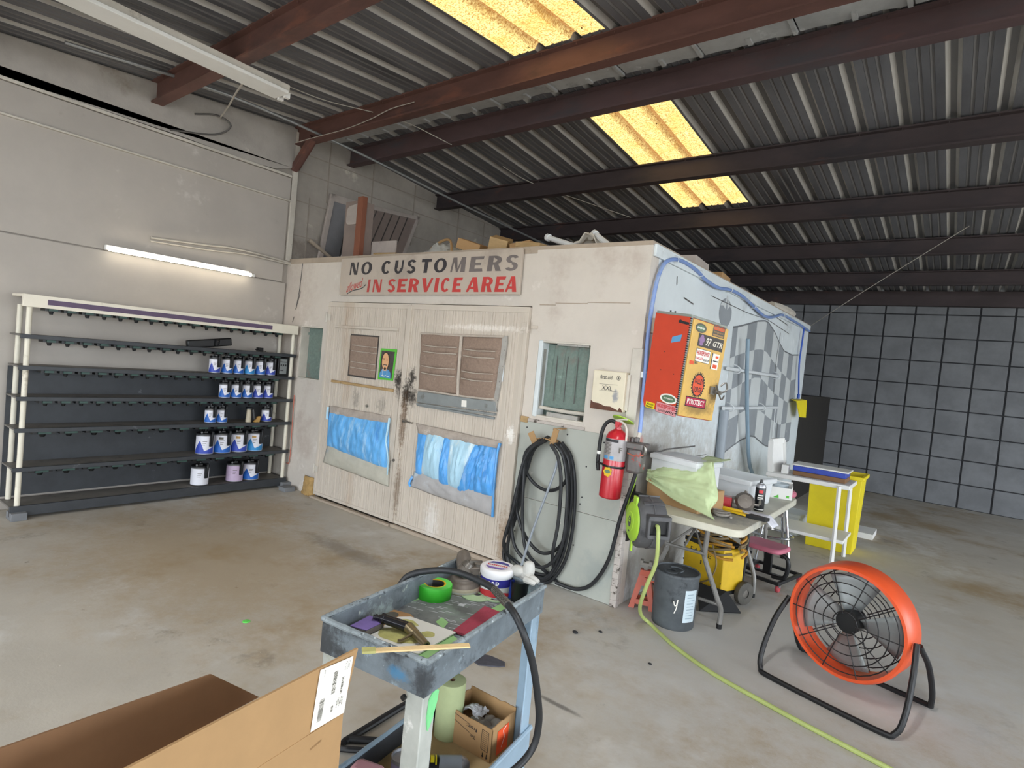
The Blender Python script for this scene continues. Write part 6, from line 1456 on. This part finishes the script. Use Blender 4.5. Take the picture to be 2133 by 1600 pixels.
# papers and tape lining the tray
A = thing('lining_sheet', 'grimy printed sheet edged with pale green masking tape lining the cart tray', 'paper', (.36, -2.08, TF))
b = B(); b.prism([(.222, -2.26), (.50, -2.23), (.545, -1.87), (.225, -1.855)], ((0, 0, TF + .0008), (1, 0, 0), (0, 1, 0)), 0, .0012); part('sheet', b, 'newsprint', A)
b = B()
for P in ([(.194, -2.16), (.205, -2.10), (.24, -2.115), (.225, -2.17)], [(.455, -2.215), (.57, -2.24), (.63, -2.44), (.50, -2.48), (.515, -2.36)], [(.455, -1.98), (.49, -1.97), (.53, -1.885), (.45, -1.885)], [(.40, -2.20), (.45, -2.215), (.43, -2.17), (.39, -2.16)]):
    b.prism(P, ((0, 0, TF + .002), (1, 0, 0), (0, 1, 0)), 0, .0008)
part('tape_strip', b, 'tape_pale', A)
b = B(); random.seed(5)
for k in range(46):
    x, y = random.uniform(.25, .46), random.uniform(-2.2, -1.93); b.prism([(x, y), (x + .03, y + .012), (x + .031, y + .010), (x + .001, y - .002)], ((0, 0, TF + .0024), (1, 0, 0), (0, 1, 0)), 0, .0003)
b.prism([(.49, -1.985), (.50, -1.98), (.505, -1.965), (.495, -1.97)], ((0, 0, TF + .0024), (1, 0, 0), (0, 1, 0)), 0, .001); b.prism([(.36, -2.05), (.38, -2.04), (.375, -2.02), (.355, -2.03)], ((0, 0, TF + .0024), (1, 0, 0), (0, 1, 0)), 0, .001)
part('scratch', b, 'paper_towel', A)
b = B(); b.prism([(.491, -2.212), (.437, -1.992), (.505, -1.988), (.54, -2.205)], ((0, 0, TF + .004), (1, 0, 0), (0, 1, 0)), 0, .007); solo('scuff_pad', b, 'scuff_red', 'maroon scouring pad lying along the right edge of the cart tray', 'scouring pad')
b = B()
def annulus(b, c, r0, r1, z, h, n=36, sx=1, sy=1):
    b.lathe([(r0, 0), (r1, 0), (r1, h), (r0, h), (r0, 0)], n, o=(c[0], c[1], z))
annulus(b, (.345, -1.925), .014, .062, TF + .003, .003); solo('sanding_disc', b, 'disc_green', 'flat pale green sanding disc lying in front of the hand cleaner tub', 'sanding disc')
b = B(); annulus(b, (.405, -1.89), .036, .045, TF + .003, .004); solo('paper_ring', b, 'disc_green', 'thin pale ring lying beside the green sanding disc', 'ring')
# green tape roll
A = thing('tape_roll', 'bright green masking tape roll at the left side of the cart tray', 'tape roll', (.248, -2.055, TF + .001))
b = B(); b.lathe([(.040, .0), (.062, 0), (.063, .002), (.063, .046), (.062, .048)], 40); part('tape', b, 'tape_bright', A, world=False)
b = B(); b.lathe([(.062, .048), (.040, .0485)], 40); part('tape_side', b, 'tape_side', A, world=False)
b = B(); b.lathe([(.040, 0), (.040, .049), (.036, .049), (.036, 0), (.040, 0)], 36); b.mat(1); b.lathe([(.0357, .002), (.0357, .047)], 14, a0=1.2, a1=3.2); part('core', b, ['yellow_paint', 'print_ink'], A, world=False)
# orbital sander
A = thing('orbital_sander', 'dusty grey orbital sander in the far corner of the cart tray', 'power tool', (.265, -1.925, TF + .001), .9)
b = B(); b.lathe([(0, 0), (.070, 0), (.074, .004), (.074, .016), (.070, .022)], 36); part('pad', b, 'sander_rim', A, world=False)
b = B(); b.lathe([(.071, .0065), (.0745, .0065), (.0745, .012), (.071, .012)], 36); part('edge_band', b, 'cart_post', A, world=False)
b = B(); b.lathe([(.070, .022), (.060, .034), (.045, .040), (.040, .05), (0, .055)], 30); b.cyl((.0, 0, .05), (.02, .0, .085), .034, .03, 18); b.box((.045, .0, .075), (.07, .05, .03)); b.cyl((.07, .03, .07), (.07, -.03, .07), .015, seg=10); b.cyl((.08, -.02, .062), (.11, -.03, .062), .012, seg=10); part('body', b, 'sander_body', A, world=False, bevel=.004)
b = B(); b.tube([(.005, .01, .065), (.008, .035, .08), (.010, .06, .095), (.011, .082, .105)], lambda t: .025 + .004*math.sin(PI*t), 14, 4); part('grip', b, 'sander_body', A, world=False)
b = B(); b.cyl((.015, .0, .085), (.025, .0, .10), .028, .02, 16); b.box((.05, .02, .098), (.05, .012, .01)); b.cyl((.06, 0, .09), (.06, 0, .1), .018, seg=12); part('metal_cap', b, 'steel_worn', A, world=False)
# hand cleaner tub
A = thing('cleaner_tub', 'white tub of hand cleaner with purple and red label and lettering Goop', 'tub', (.378, -1.858, TF + .001), -1.2)
b = B(); b.lathe([(0, 0), (.055, 0), (.058, .004), (.062, .085), (.062, .088), (0, .088)], 36); part('tub', b, 'tub_white', A, world=False)
b = B(); b.lathe([(.061, .082), (.066, .083), (.067, .100), (.064, .106), (.06, .108), (.05, .107), (0, .107)], 48); part('lid', b, 'tub_white', A, world=False)
b = B(); q = lambda z: .0587 + .0465*z
def band(z0, z1, a0, a1, n=14): b.lathe([(q(z0), z0), (q(z1), z1)], n, a0=a0, a1=a1)
b.mat(0); band(.044, .074, -1.5, 1.6, 26); b.mat(1)
for k in range(14):
    a, c = -1.3 + k*.18, -1.3 + (k+1)*.18; h0, h1 = .012 + .012*math.sin(max(0, k/14)*PI), .012 + .012*math.sin((k+1)/14*PI); z0 = .008; Q = q(.02) + .0006
    b.add([(Q*math.cos(a), Q*math.sin(a), z0), (Q*math.cos(c), Q*math.sin(c), z0), (Q*math.cos(c), Q*math.sin(c), z0 + h1), (Q*math.cos(a), Q*math.sin(a), z0 + h0)], [(0, 1, 2, 3)])
top = ((0, 0, .1085), (0, 1, 0), (-1, 0, 0))
b.mat(0); b.flat([(-.045, .012), (-.03, .035), (0, .044), (.03, .035), (.045, .012), (.02, .022), (-.02, .022)], top, .0008); b.mat(2); b.flat([(-.045, -.014), (-.02, -.022), (.02, -.022), (.045, -.014), (.025, -.036), (-.025, -.036)], top, .0008); b.mat(1)
for k in range(10): b.rect(-.04 + k*.008, -.006 + .0015*(k % 2), -.0345 + k*.008, .006 - .001*(k % 3), top, .001)
def arc_text(s, z, h, a0, da, m, dr=.0012):
    b.mat(m)
    for i, ch in enumerate(s):
        a = a0 + da*i; Q = q(z) + dr; b.text(ch, ((Q*math.cos(a), Q*math.sin(a), z), (-math.sin(a), math.cos(a), 0), (0, 0, 1)), 0, 0, h*.72, h, .0006, .02)
arc_text('Goop', .050, .018, -.55, .26, 3)
part('label', b, ['tub_blue', 'print_red', 'tub_purple', 'print_white'], A, world=False, smooth=30)
b = B(); b.lathe([(.001, 0), (.029, 0), (.034, .074), (.0355, .076), (.033, .074), (.028, .003), (.001, .003)], 30); solo('black_cup', b, 'black_plastic', 'small black cup beside the white cleaner tub in the cart tray', 'cup', loc=(.474, -1.838, TF + .001), world=False)
b = B(); b.lathe([(0, 0), (.022, 0), (.023, .07), (0, .072)], 20); solo('blue_can', b, 'label_navy', 'slim blue can behind the white cleaner tub', 'can', loc=(.425, -1.835, TF + .001), world=False)
# grey work glove over the far rim
A = thing('work_glove', 'pale grey work glove lying over the far rim of the cart', 'glove', (.49, -1.83, .775))
b = B(); b.sphere((.452, -1.826, .803), (.034, .026, .022), 16, 10); b.tube([(.45, -1.82, .80), (.48, -1.822, .795), (.51, -1.825, .79)], .02, 10, 3); part('palm', b, 'glove_grey', A)
b = B(); b.tube([(.482, -1.815, .79), (.487, -1.812, .815), (.488, -1.811, .838)], lambda t: .026 - .007*t*t, 14, 4); b.sphere((.488, -1.811, .836), (.0195, .0195, .012), 14, 8); part('finger', b, 'glove_grey', A)
b = B(); b.tube([(.505, -1.83, .79), (.525, -1.828, .795), (.545, -1.826, .787)], lambda t: .014 - .004*t, 10, 3); b.tube([(.50, -1.845, .79), (.525, -1.848, .79), (.54, -1.84, .784)], lambda t: .013 - .004*t, 10, 3); part('finger', b, 'glove_grey', A)
# mixing board with filler, brown palette, purple pad, blow gun
A = thing('mixing_board', 'white filler mixing board with olive paste at the front of the cart tray', 'mixing board', (.41, -2.34, TF + .006))
b = B(); b.prism([(.304, -2.279), (.329, -2.246), (.503, -2.213), (.522, -2.392), (.46, -2.44), (.344, -2.445)], ((0, 0, TF + .0055), (1, 0, 0), (0, 1, 0)), 0, .004); part('board', b, 'mix_white', A)
b = B()
def blob(cx, cy, rx, ry, h, sd, rot):
    def f(u, v):
        a = 2*PI*u; r = v; k = 1 + .12*nz(2*math.cos(a) + sd, 2*math.sin(a))
        x, y = rx*k*r*math.cos(a), ry*k*r*math.sin(a); X = cx + x*math.cos(rot) - y*math.sin(rot); Y = cy + x*math.sin(rot) + y*math.cos(rot)
        return (X, Y, TF + .0097 + h*max(0, (1 - r**4))*(.7 + .5*math.sin(r*16 + math.sin(a*2)*1.3)*.3))
    b.grid(f, 36, 14)
blob(.405, -2.36, .072, .045, .006, 1., .4); blob(.36, -2.285, .035, .022, .008, 4., .2); blob(.455, -2.29, .022, .02, .004, 7., .5)
part('paste', b, 'filler_olive', A)
b = B(); P = [(.246, -2.438), (.30, -2.47), (.335, -2.46), (.345, -2.35), (.335, -2.235), (.307, -2.225), (.235, -2.248)]
b.prism(P, ((0, 0, TF + .0012), (1, 0, 0), (0, 1, 0)), 0, .003); solo('brown_palette', b, 'brown_board', 'brown board with a round thumb hole under the purple pad', 'board')
b = B(); b.lathe([(0, 0), (.021, 0), (.021, .0008), (0, .0008)], 24); solo('palette_hole', b, 'print_grey', 'dark round disc standing in for the thumb hole of the brown board', 'disc', loc=(.272, -2.275, TF + .0045), world=False)  # the board is solid; this flat dark disc stands in for its hole
A = thing('sanding_block', 'purple sanding sponge with grey edge on the brown board', 'sanding block', (.31, -2.42, TF + .005))
pt = [(.292, -2.465), (.347, -2.446), (.338, -2.368), (.275, -2.375)]
b = B(); b.prism(pt, ((0, 0, TF + .012), (1, 0, 0), (0, 1, 0)), 0, .018); part('foam', b, 'pad_grey', A, bevel=.003); b = B(); b.prism(pt, ((0, 0, TF + .030), (1, 0, 0), (0, 1, 0)), 0, .003); part('cover', b, 'pad_purple', A, bevel=.001); b = B(); b.prism([(.30, -2.46), (.335, -2.45), (.33, -2.42), (.30, -2.43)], ((0, 0, TF + .004), (1, 0, 0), (0, 1, 0)), 0, .008); part('backing', b, 'yellow_paint', A)
A = thing('blow_gun', 'black and bronze air blow gun lying across the white mixing board', 'blow gun', (.40, -2.35, TF + .03))
g = [V(p) for p in ((.300, -2.395, TF + .045), (.333, -2.372, TF + .042), (.418, -2.340, TF + .034), (.462, -2.346, TF + .028), (.520, -2.360, TF + .022))]
b = B(); b.tube([g[1], g[2]], lambda t: .0145 + .001*t, 18); b.tube([g[1] - (g[2]-g[1]).normalized()*.004, g[1] + (g[2]-g[1]).normalized()*.008], .0165, 16); part('grip', b, 'gun_metal', A, bevel=.002)
b = B(); d = (g[0]-g[1]).normalized(); b.tube([g[1], g[1] + d*.012], .010, 12); b.tube([g[1] + d*.012, g[1] + d*.03], .007, 10); b.tube([g[1] + d*.018, g[1] + d*.023], .0095, 12); part('fitting', b, 'pad_purple' if False else 'gun_metal', A)
b = B(); b.tube([g[2], g[2].lerp(g[3], .5), g[3], g[4]], lambda t: .017 - .006*t, 16, 4); b.tube([g[4] - (g[4]-g[3]).normalized()*.004, g[4]], .0118, 16); part('barrel', b, 'gun_warm', A)
b = B(); b.tube([g[4] - (g[4]-g[3]).normalized()*.002, g[4] + (g[4]-g[3]).normalized()*.0006], .007, 12); part('muzzle', b, 'print_ink', A)
b = B(); b.tube([g[3] + V((-.005, .0, .012)), (.452, -2.362, TF + .030), (.445, -2.388, TF + .020), (.436, -2.398, TF + .018)], .0045, 8, 3); part('trigger', b, 'gun_warm', A)
b = B(); b.bar((.530, -2.604, .7925), (.694, -2.374, .7925), .020, .004); b.mat(1); b.bar((.526, -2.609, .7935), (.546, -2.581, .7935), .0235, .0065); solo('stir_stick', b, ['wood_stick', 'filler_olive'], 'wooden stir stick with olive paste on its tip laid over the cart rim', 'stick')
# black air hose lying over the cart
A = thing('cart_hose', 'thick black air hose arching over the cart tray and down its right side', 'hose', (.6, -2.1, .1))
b = B(); b.tube([(.07, -2.22, .45), (.13, -2.19, .62), (.185, -2.165, .755), (.215, -2.145, .794), (.262, -2.11, .812), (.315, -2.085, .824), (.375, -2.068, .828), (.47, -2.07, .829), (.545, -2.088, .829), (.628, -2.122, .817), (.69, -2.15, .80), (.728, -2.15, .75), (.738, -2.11, .66), (.735, -2.06, .54), (.725, -2.02, .43), (.715, -2.03, .34), (.69, -2.12, .29), (.62, -2.25, .265), (.5, -2.4, .28)], .0115, 12, 8); part('line', b, 'hose_black', A)
b = B()
for k in range(15):
    t = k/14; p = V((.545, -2.088, .829)).lerp(V((.628, -2.124, .818)), t); q = p + (V((.628, -2.124, .818)) - V((.545, -2.088, .829))).normalized()*.0035; b.tube([p, q], .0135, 10)
part('spring_guard', b, 'steel_worn', A)
# lower tray contents
b = B(); b.prism([(.25, -2.45), (.62, -2.40), (.54, -1.84), (.22, -1.89)], ((0, 0, .1712), (1, 0, 0), (0, 1, 0)), 0, .003); solo('tan_cloth', b, 'tan_cloth', 'tan drop cloth lining the lower cart tray', 'cloth')
A = thing('masking_roll', 'pale green masking paper roll standing on the lower cart tray', 'paper roll', (.306, -1.975, .175))
b = B(); b.lathe([(.011, 0), (.052, 0), (.052, .205), (.050, .206), (.011, .206)], 36); part('paper', b, 'mask_roll', A, world=False); b = B(); b.lathe([(.011, .0), (.011, .2055), (.0085, .2055), (.0085, .0), (.011, 0)], 18); b.mat(1); b.lathe([(0, .15), (.0085, .15)], 14); part('core', b, ['kraft_dark', 'print_ink'], A, world=False)
# torn shipping carton: From / To printed upside down
SBA = .05; SBW, SBL, SBH = .21, .142, .128
SB = thing('shipping_box', 'small open torn cardboard box printed From and To on the lower cart tray', 'box', (.524, -1.988, .175), SBA)
def wall(p, q, h, sd, tk=.0035):
    p, q = V((*p, 0)), V((*q, 0)); d = (q - p); n = V((-d.y, d.x, 0)).normalized()*tk; N = 16; vs = []
    for k in range(N + 1):
        t = k/N; z = h + .006*nz(t*7 + sd, sd) + .003*nz(t*19, sd); a = p + d*t
        vs += [a, a + n, a + n + V((0, 0, z)), a + V((0, 0, z))]
    fs = []
    for k in range(N):
        o = k*4; fs += [(o, o+4, o+7, o+3), (o+1, o+2, o+6, o+5), (o+3, o+7, o+6, o+2)]
    fs += [(0, 3, 2, 1), (N*4, N*4+1, N*4+2, N*4+3)]
    return vs, fs
b = B()
for p, q, sd, h in (((-SBW, 0), (0, 0), 1., SBH*.93), ((0, 0), (0, SBL), 2., SBH), ((0, SBL), (-SBW, SBL), 3., SBH*1.08), ((-SBW, SBL), (-SBW, 0), 4., SBH*1.02)): b.add(*wall(p, q, h, sd))
b.bb(-SBW, 0, 0, SBL, 0, .003); part('carton', b, 'kraft', SB, world=False)
b = B(); sf = ((0, -.0008, 0), (-1, 0, 0), (0, 0, -1)); sf2 = ((0, -.0008, 0), (1, 0, 0), (0, 0, 1))
uf = ((0, -.0012, 0), (-1, 0, 0), (0, 0, -1))
b.text('From:', uf, .068, -.096, .047, .014, .0, .01); b.text('To:', uf, .072, -.066, .024, .013, .0, .01)
stroke(b, [(-.10, .098), (-.185, .112)], .0016, sf2, .0004); stroke(b, [(-.10, .068), (-.185, .090)], .0016, sf2, .0004)
for P in ([(-.045, .035), (-.015, .032)], [(-.015, .032), (-.015, .102)], [(-.015, .102), (-.045, .105)], [(-.045, .105), (-.045, .035)]): stroke(b, P, .0016, sf2, .0004)
for k in range(9): stroke(b, [(-.041, .042 + k*.007), (-.019, .040 + k*.007)], .0009, sf2, .0004)
for u in (-.035, -.018): b.flat([(u - .0015, .012), (u + .0015, .012), (u + .0015, .024), (u - .0015, .024)], sf2, .0004); b.flat([(u - .005, .014), (u + .005, .014), (u, .006)], sf2, .0004)
b.rect(-.205, .03, -.198, .04, sf2, .0004); b.rect(-.205, .014, -.198, .024, sf2, .0004)
part('lettering', b, 'print_ink', SB, world=False)
b = B(); sr = ((.0008, 0, 0), (0, 1, 0), (0, 0, 1)); b.flat([(.03, .012), (.10, .012), (.10, .105), (.03, .10)], sr, .0006); b.mat(1); stroke(b, [(.06, .03), (.075, .06), (.065, .09), (.085, .10)], .003, sr, .001); part('orange_label', b, ['orange_sticker', 'print_white'], SB, world=False)
A = thing('paper_towel', 'crumpled white paper towel in the small torn box', 'paper', (.36, -1.93, .2))
b = B()
def crump(u, v): return (.345 + .075*u + .012*nz(u*5, v*5), -1.955 + .07*v + .01*nz(u*6, v*4, 3), .268 + .03*abs(nz(u*4, v*5, 1)) + .03*(1 - abs(2*u - 1))*(1 - v))
b.grid(crump, 9, 9); part('sheet', b, 'paper_towel', A, solid=.002, smooth=0)
random.seed(3)
for k, (x, y, r) in enumerate(((.415, -1.94, .03), (.455, -1.95, .032), (.49, -1.955, .03), (.44, -1.90, .028), (.48, -1.91, .03))):
    b = B(); b.sphere((0, 0, 0), r, 16, 10); b.v = [p*(1 + .22*nz(p.x*45 + k, p.y*45, p.z*45)) for p in b.v]; zz = min(p.z for p in b.v); b.v = [p - V((0, 0, zz)) for p in b.v]
    solo('rag_ball', b, 'rag_grey', ('grey wadded rag left of the middle in the torn box', 'grey wadded rag in the middle front of the torn box', 'dark wadded rag at the right front of the torn box', 'grey wadded rag at the middle back of the torn box', 'grey wadded rag at the right back of the torn box')[k], 'rag', loc=(x, y, .215), group='wadded rags in the torn box', world=False)
A = thing('spray_can', 'aerosol can with black and yellow label lying on the lower cart tray', 'spray can', (.45, -2.13, .2), 0, 'spray cans')
Rl = Matrix(((0, 0, .86), (1, 0, 0), (0, 0, .0))) 
dv = V((.70, .71, 0)).normalized(); sidev = V((-dv.y, dv.x, 0)); Rl = Matrix((sidev, V((0, 0, 1)), dv)).transposed(); ol = (.392, -2.202, .207)
b = B(); b.lathe([(0, 0), (.030, 0), (.032, .003), (.032, .14), (.026, .155), (.014, .165), (0, .166)], 26, o=ol, R=Rl); part('body', b, 'can_metal', A)
b = B(); b.lathe([(.0326, .025), (.0326, .062)], 26, o=ol, R=Rl); b.mat(1); b.lathe([(.033, .033), (.033, .046)], 8, o=ol, R=Rl, a0=1.0, a1=2.2); b.lathe([(.033, .049), (.033, .054)], 8, o=ol, R=Rl, a0=.9, a1=2.4); b.mat(2); b.lathe([(.0326, .064), (.0326, .138)], 26, o=ol, R=Rl); part('label', b, ['spray_black', 'yellow_plain', 'pipe_grey'], A)
A = thing('tin_can', 'silver tin can with greyish purple label on the front of the lower cart tray', 'can', (.368, -2.262, .175))
b = B(); b.lathe([(0, 0), (.034, 0), (.036, .002), (.036, .085), (.038, .088), (.034, .088), (.033, .080), (0, .080)], 28); part('body', b, 'can_metal', A, world=False)
b = B(); b.lathe([(.0365, .006), (.0365, .074)], 28); part('label', b, 'tin_label', A, world=False)
b = B(); b.bb(-.05, .05, -.035, .035, 0, .185); solo('pink_block', b, 'pink_thing', 'pale pink rounded block at the front left of the lower cart tray', 'block', loc=(.430, -2.468, .175), rot=.3, world=False, bevel=.018)
# black tube stand lying on the floor left of the cart
A = thing('tube_stand', 'black steel tube stand lying on the floor behind the cart', 'stand', (-.05, -1.95, 0))
b = B(); b.tube([(-.10, -2.12, .016), (-.12, -1.78, .016), (-.125, -1.55, .016)], .0145, 10, 3); b.tube([(-.10, -2.10, .016), (.02, -2.0, .016), (.2, -1.86, .016)], .0145, 10, 3); b.tube([(-.10, -2.12, .016), (-.08, -2.16, .016), (.05, -2.05, .016), (.2, -1.93, .016)], .012, 10, 3); part('tubes', b, 'black_paint', A)
b = B(); P = [(-.183, -1.255), (-.182, -1.16), (-.14, -1.145), (-.055, -1.14), (-.03, -1.17), (-.05, -1.20), (-.13, -1.262)]; b.prism(P, ((0, 0, .001), (1, 0, 0), (0, 1, 0)), 0, .006); solo('dark_rag', b, 'rag_dark', 'small dark flat rag lying on the floor beyond the cart', 'rag')
b = B(); b.lathe([(0, 0), (.022, .0), (.018, .004), (0, .006)], 12); solo('green_scrap', b, 'tape_side', 'small bright green scrap on the floor at the left', 'scrap', loc=(-1.315, -1.876, .001), world=False)
for k, (x, y, r) in enumerate(((.02, -.55, .02), (.5, -.55, .012), (.12, -.42, .014))):
    b = B(); b.sphere((0, 0, r*.4), (r, r*.7, r*.4), 8, 5); solo('floor_debris', b, 'print_ink', ('dark crumb on the floor left of the lime hose', 'dark crumb on the floor in front of the lime hose', 'dark crumb on the floor before the bucket')[k], 'debris', loc=(x, y, .0005), world=False)

# ------------------------------------------------------------------ big cardboard box in the front left corner
BXA = .141
BC = thing('cardboard_box', 'large open cardboard carton with a shipping label on its raised flap, front left', 'box', (.681, -2.78, 0), BXA)
bw, bl_, bh, tk = .185, .66, .770, .006
b = B(); b.bb(-tk, 0, -bl_, 0, 0, bh); b.bb(-bw, -bw + tk, -bl_, 0, 0, bh); b.bb(-bw, 0, -tk, 0, 0, bh); b.bb(-bw, 0, -bl_, -bl_ + tk, 0, bh); b.bb(-bw, 0, -bl_, 0, 0, .01); part('carton', b, 'kraft', BC, world=False)
b = B(); slab(b, (-.001, -bl_, bh), (-.001, 0, bh), (-.004, -bl_, bh + .137), (-.004, .035, bh + .132), .006); FL = part('flap', b, 'kraft', BC, world=False)
b = B()
for k in range(30):
    y = -.19 + k*.0075; b.bb(-.012, -.0005, y, y + .0055, bh + .1325, bh + .1355 + .003*abs(nz(k*.9, 2)))
part('torn_edge', b, 'kraft_edge', FL, world=True) if False else None
q = B(); lf = ((.0012, 0, 0), (0, 1, 0), (0, 0, 1))
q.flat([(-.094, .005), (.001, .001), (.0185, .122), (-.078, .130)], ((.0, 0, bh), (0, 1, 0), (-.022, 0, 1)), .0016); 
lfr = ((.0, 0, bh), (0, 1, 0), (-.022, 0, 1))
part('shipping_label', q, 'print_white', BC, world=False)
b = B()
def bars(u0, v0, L, H_, n, sd, vert=True):
    random.seed(sd); v = v0
    while v < v0 + L:
        w = random.choice((.0008, .0014, .002)); sk = (v)*.14
        b.flat([(u0 + sk, v), (u0 + H_ + sk, v), (u0 + H_ + sk, v + w), (u0 + sk, v + w)], lfr, .0022); v += w + random.choice((.0008, .0012, .002))
bars(-.082, .018, .045, .013, 10, 1); bars(-.052, .062, .045, .011, 10, 2); bars(-.024, .052, .036, .006, 10, 3); bars(-.082, .112, .014, .002, 3, 4); bars(-.045, .022, .012, .006, 3, 8)
for k in range(5): bars(-.03 + k*.004, .025 + (k % 2)*.004, .016, .0022, 6, 20 + k)
for k in range(4): bars(-.02 + k*.004, .10, .018, .0012, 6, 30 + k)
part('printing', b, 'print_grey', BC, world=False)
b = B(); slab(b, (-bw, -bl_, bh), (-bw, -.075, bh + .002), (-bw - .02, -bl_, bh + .14), (-bw - .012, -.19, bh + .10), .006); part('flap', b, 'kraft_dark', BC, world=False)
b = B(); slab(b, (0, 0, bh), (-bw, 0, bh), (0, .13, bh - .07), (-bw, .13, bh - .07), .006) if False else slab(b, (-.02, .0, bh), (-bw, .0, bh), (-.03, .10, bh - .14), (-bw, .10, bh - .14), .006); part('flap', b, 'kraft', BC, world=False) if False else None
b = B(); slab(b, (-bw, -bl_, bh), (0, -bl_, bh), (-bw, -bl_ - .13, bh + .04), (0, -bl_ - .13, bh + .04), .006); part('flap', b, 'kraft', BC, world=False)
b = B(); b.mat(0); stroke(b, [(-.09, bh - .035), (-.06, bh - .03)], .004, ((0, 0, 0), (0, 1, 0), (0, 0, 1)), .001); part('scuff_mark', b, 'kraft_edge', BC, world=False)

# ------------------------------------------------------------------ camera
cam = bpy.data.cameras.new('camera'); co = bpy.data.objects.new('camera', cam); COL.objects.link(co)
cam.sensor_fit = 'HORIZONTAL'; cam.sensor_width = 36; cam.lens = 1218.15 / 2133 * 36; cam.clip_start = .05
yaw, pit, rol = -.650118, -.0382356, .0966797
f = V((math.sin(yaw)*math.cos(pit), math.cos(yaw)*math.cos(pit), math.sin(pit))); r0 = V((math.cos(yaw), -math.sin(yaw), 0)); u0 = r0.cross(f)
r = r0*math.cos(rol) + u0*math.sin(rol); u = u0*math.cos(rol) - r0*math.sin(rol)
R = Matrix((r, u, -f)).transposed().to_4x4()
co.matrix_world = Matrix.Translation((1.69094, -3.60737, 1.58329)) @ R
scn.camera = co

# ------------------------------------------------------------------ added fill lamps, out of view, brightening the cart and near floor
for (x, y, lab) in ((2.6, -5.6, 'added twin tube fill lamp, unseen under the roof, nearest the bay doors'), (-1.6, -5.0, 'added twin tube fill lamp, unseen under the roof at the near left'), (1.2, -2.2, 'added twin tube fill lamp, unseen under the roof above the cart')):
    A = thing('fill_lamp', lab, 'light fixture', (x, y, 3.35), 0, 'added fill lamps')
    b = B(); b.bb(-.07, .07, -.63, .63, .03, .08); b.bb(-.012, .012, -.4, -.39, .08, zr(y) - 3.42); b.bb(-.012, .012, .39, .4, .08, zr(y) - 3.42); part('housing', b, 'white_paint', A, world=False, bevel=.004)
    for s in (-1, 1):
        b = B(); b.cyl((s*.035, -.6, .01), (s*.035, .6, .01), .013, seg=12); part('tube', b, 'tube_lit', A, world=False)
    l = bpy.data.lights.new('fill_lamp_glow', 'AREA'); l.shape = 'RECTANGLE'; l.size = .1; l.size_y = 1.2; l.energy = FILL_LAMP; l.color = (.98, .99, 1)
    o = bpy.data.objects.new('fill_lamp_glow', l); COL.objects.link(o); o.parent = A; o.location = (0, 0, -.01)

# ------------------------------------------------------------------ daylight
W = bpy.data.worlds.new('sky'); scn.world = W; W.use_nodes = True
W.node_tree.nodes['Background'].inputs[0].default_value = (.86, .93, 1.0, 1); W.node_tree.nodes['Background'].inputs[1].default_value = SKY
sun = bpy.data.lights.new('sun', 'SUN'); sun.energy = SUN; sun.angle = .02; sun.color = (1, .94, .84)
so = bpy.data.objects.new('sun', sun); COL.objects.link(so); so.rotation_euler = (.10, .12, 0)
def portal(name, c, sx, sy, rot):
    l = bpy.data.lights.new(name, 'AREA'); l.shape = 'RECTANGLE'; l.size = sx; l.size_y = sy; l.cycles.is_portal = True
    o = bpy.data.objects.new(name, l); COL.objects.link(o); o.location = c; o.rotation_euler = rot
for (a, c, z) in ((-8.2, -4.4, 3.05), (-3.4, .6, 3.05), (1.6, 5.6, 3.05)): portal('bay_portal', (XR + .1, (a + c)/2, z/2), z, c - a, (0, PI/2, 0))
for (a, c, z) in ((-3.6, .6, 3.05), (1.8, 6.6, 3.05)): portal('bay_portal', ((a + c)/2, YF - .1, z/2), c - a, z, (PI/2, 0, 0))
v = scn.view_settings; scn.display_settings.display_device = 'sRGB'; v.view_transform = 'Standard'; v.look = 'None'; v.gamma = 1; v.use_curve_mapping = False; v.exposure = EXPO
scn.cycles.max_bounces = 8; scn.cycles.glossy_bounces = 3; scn.cycles.transmission_bounces = 6; scn.cycles.use_denoising = True
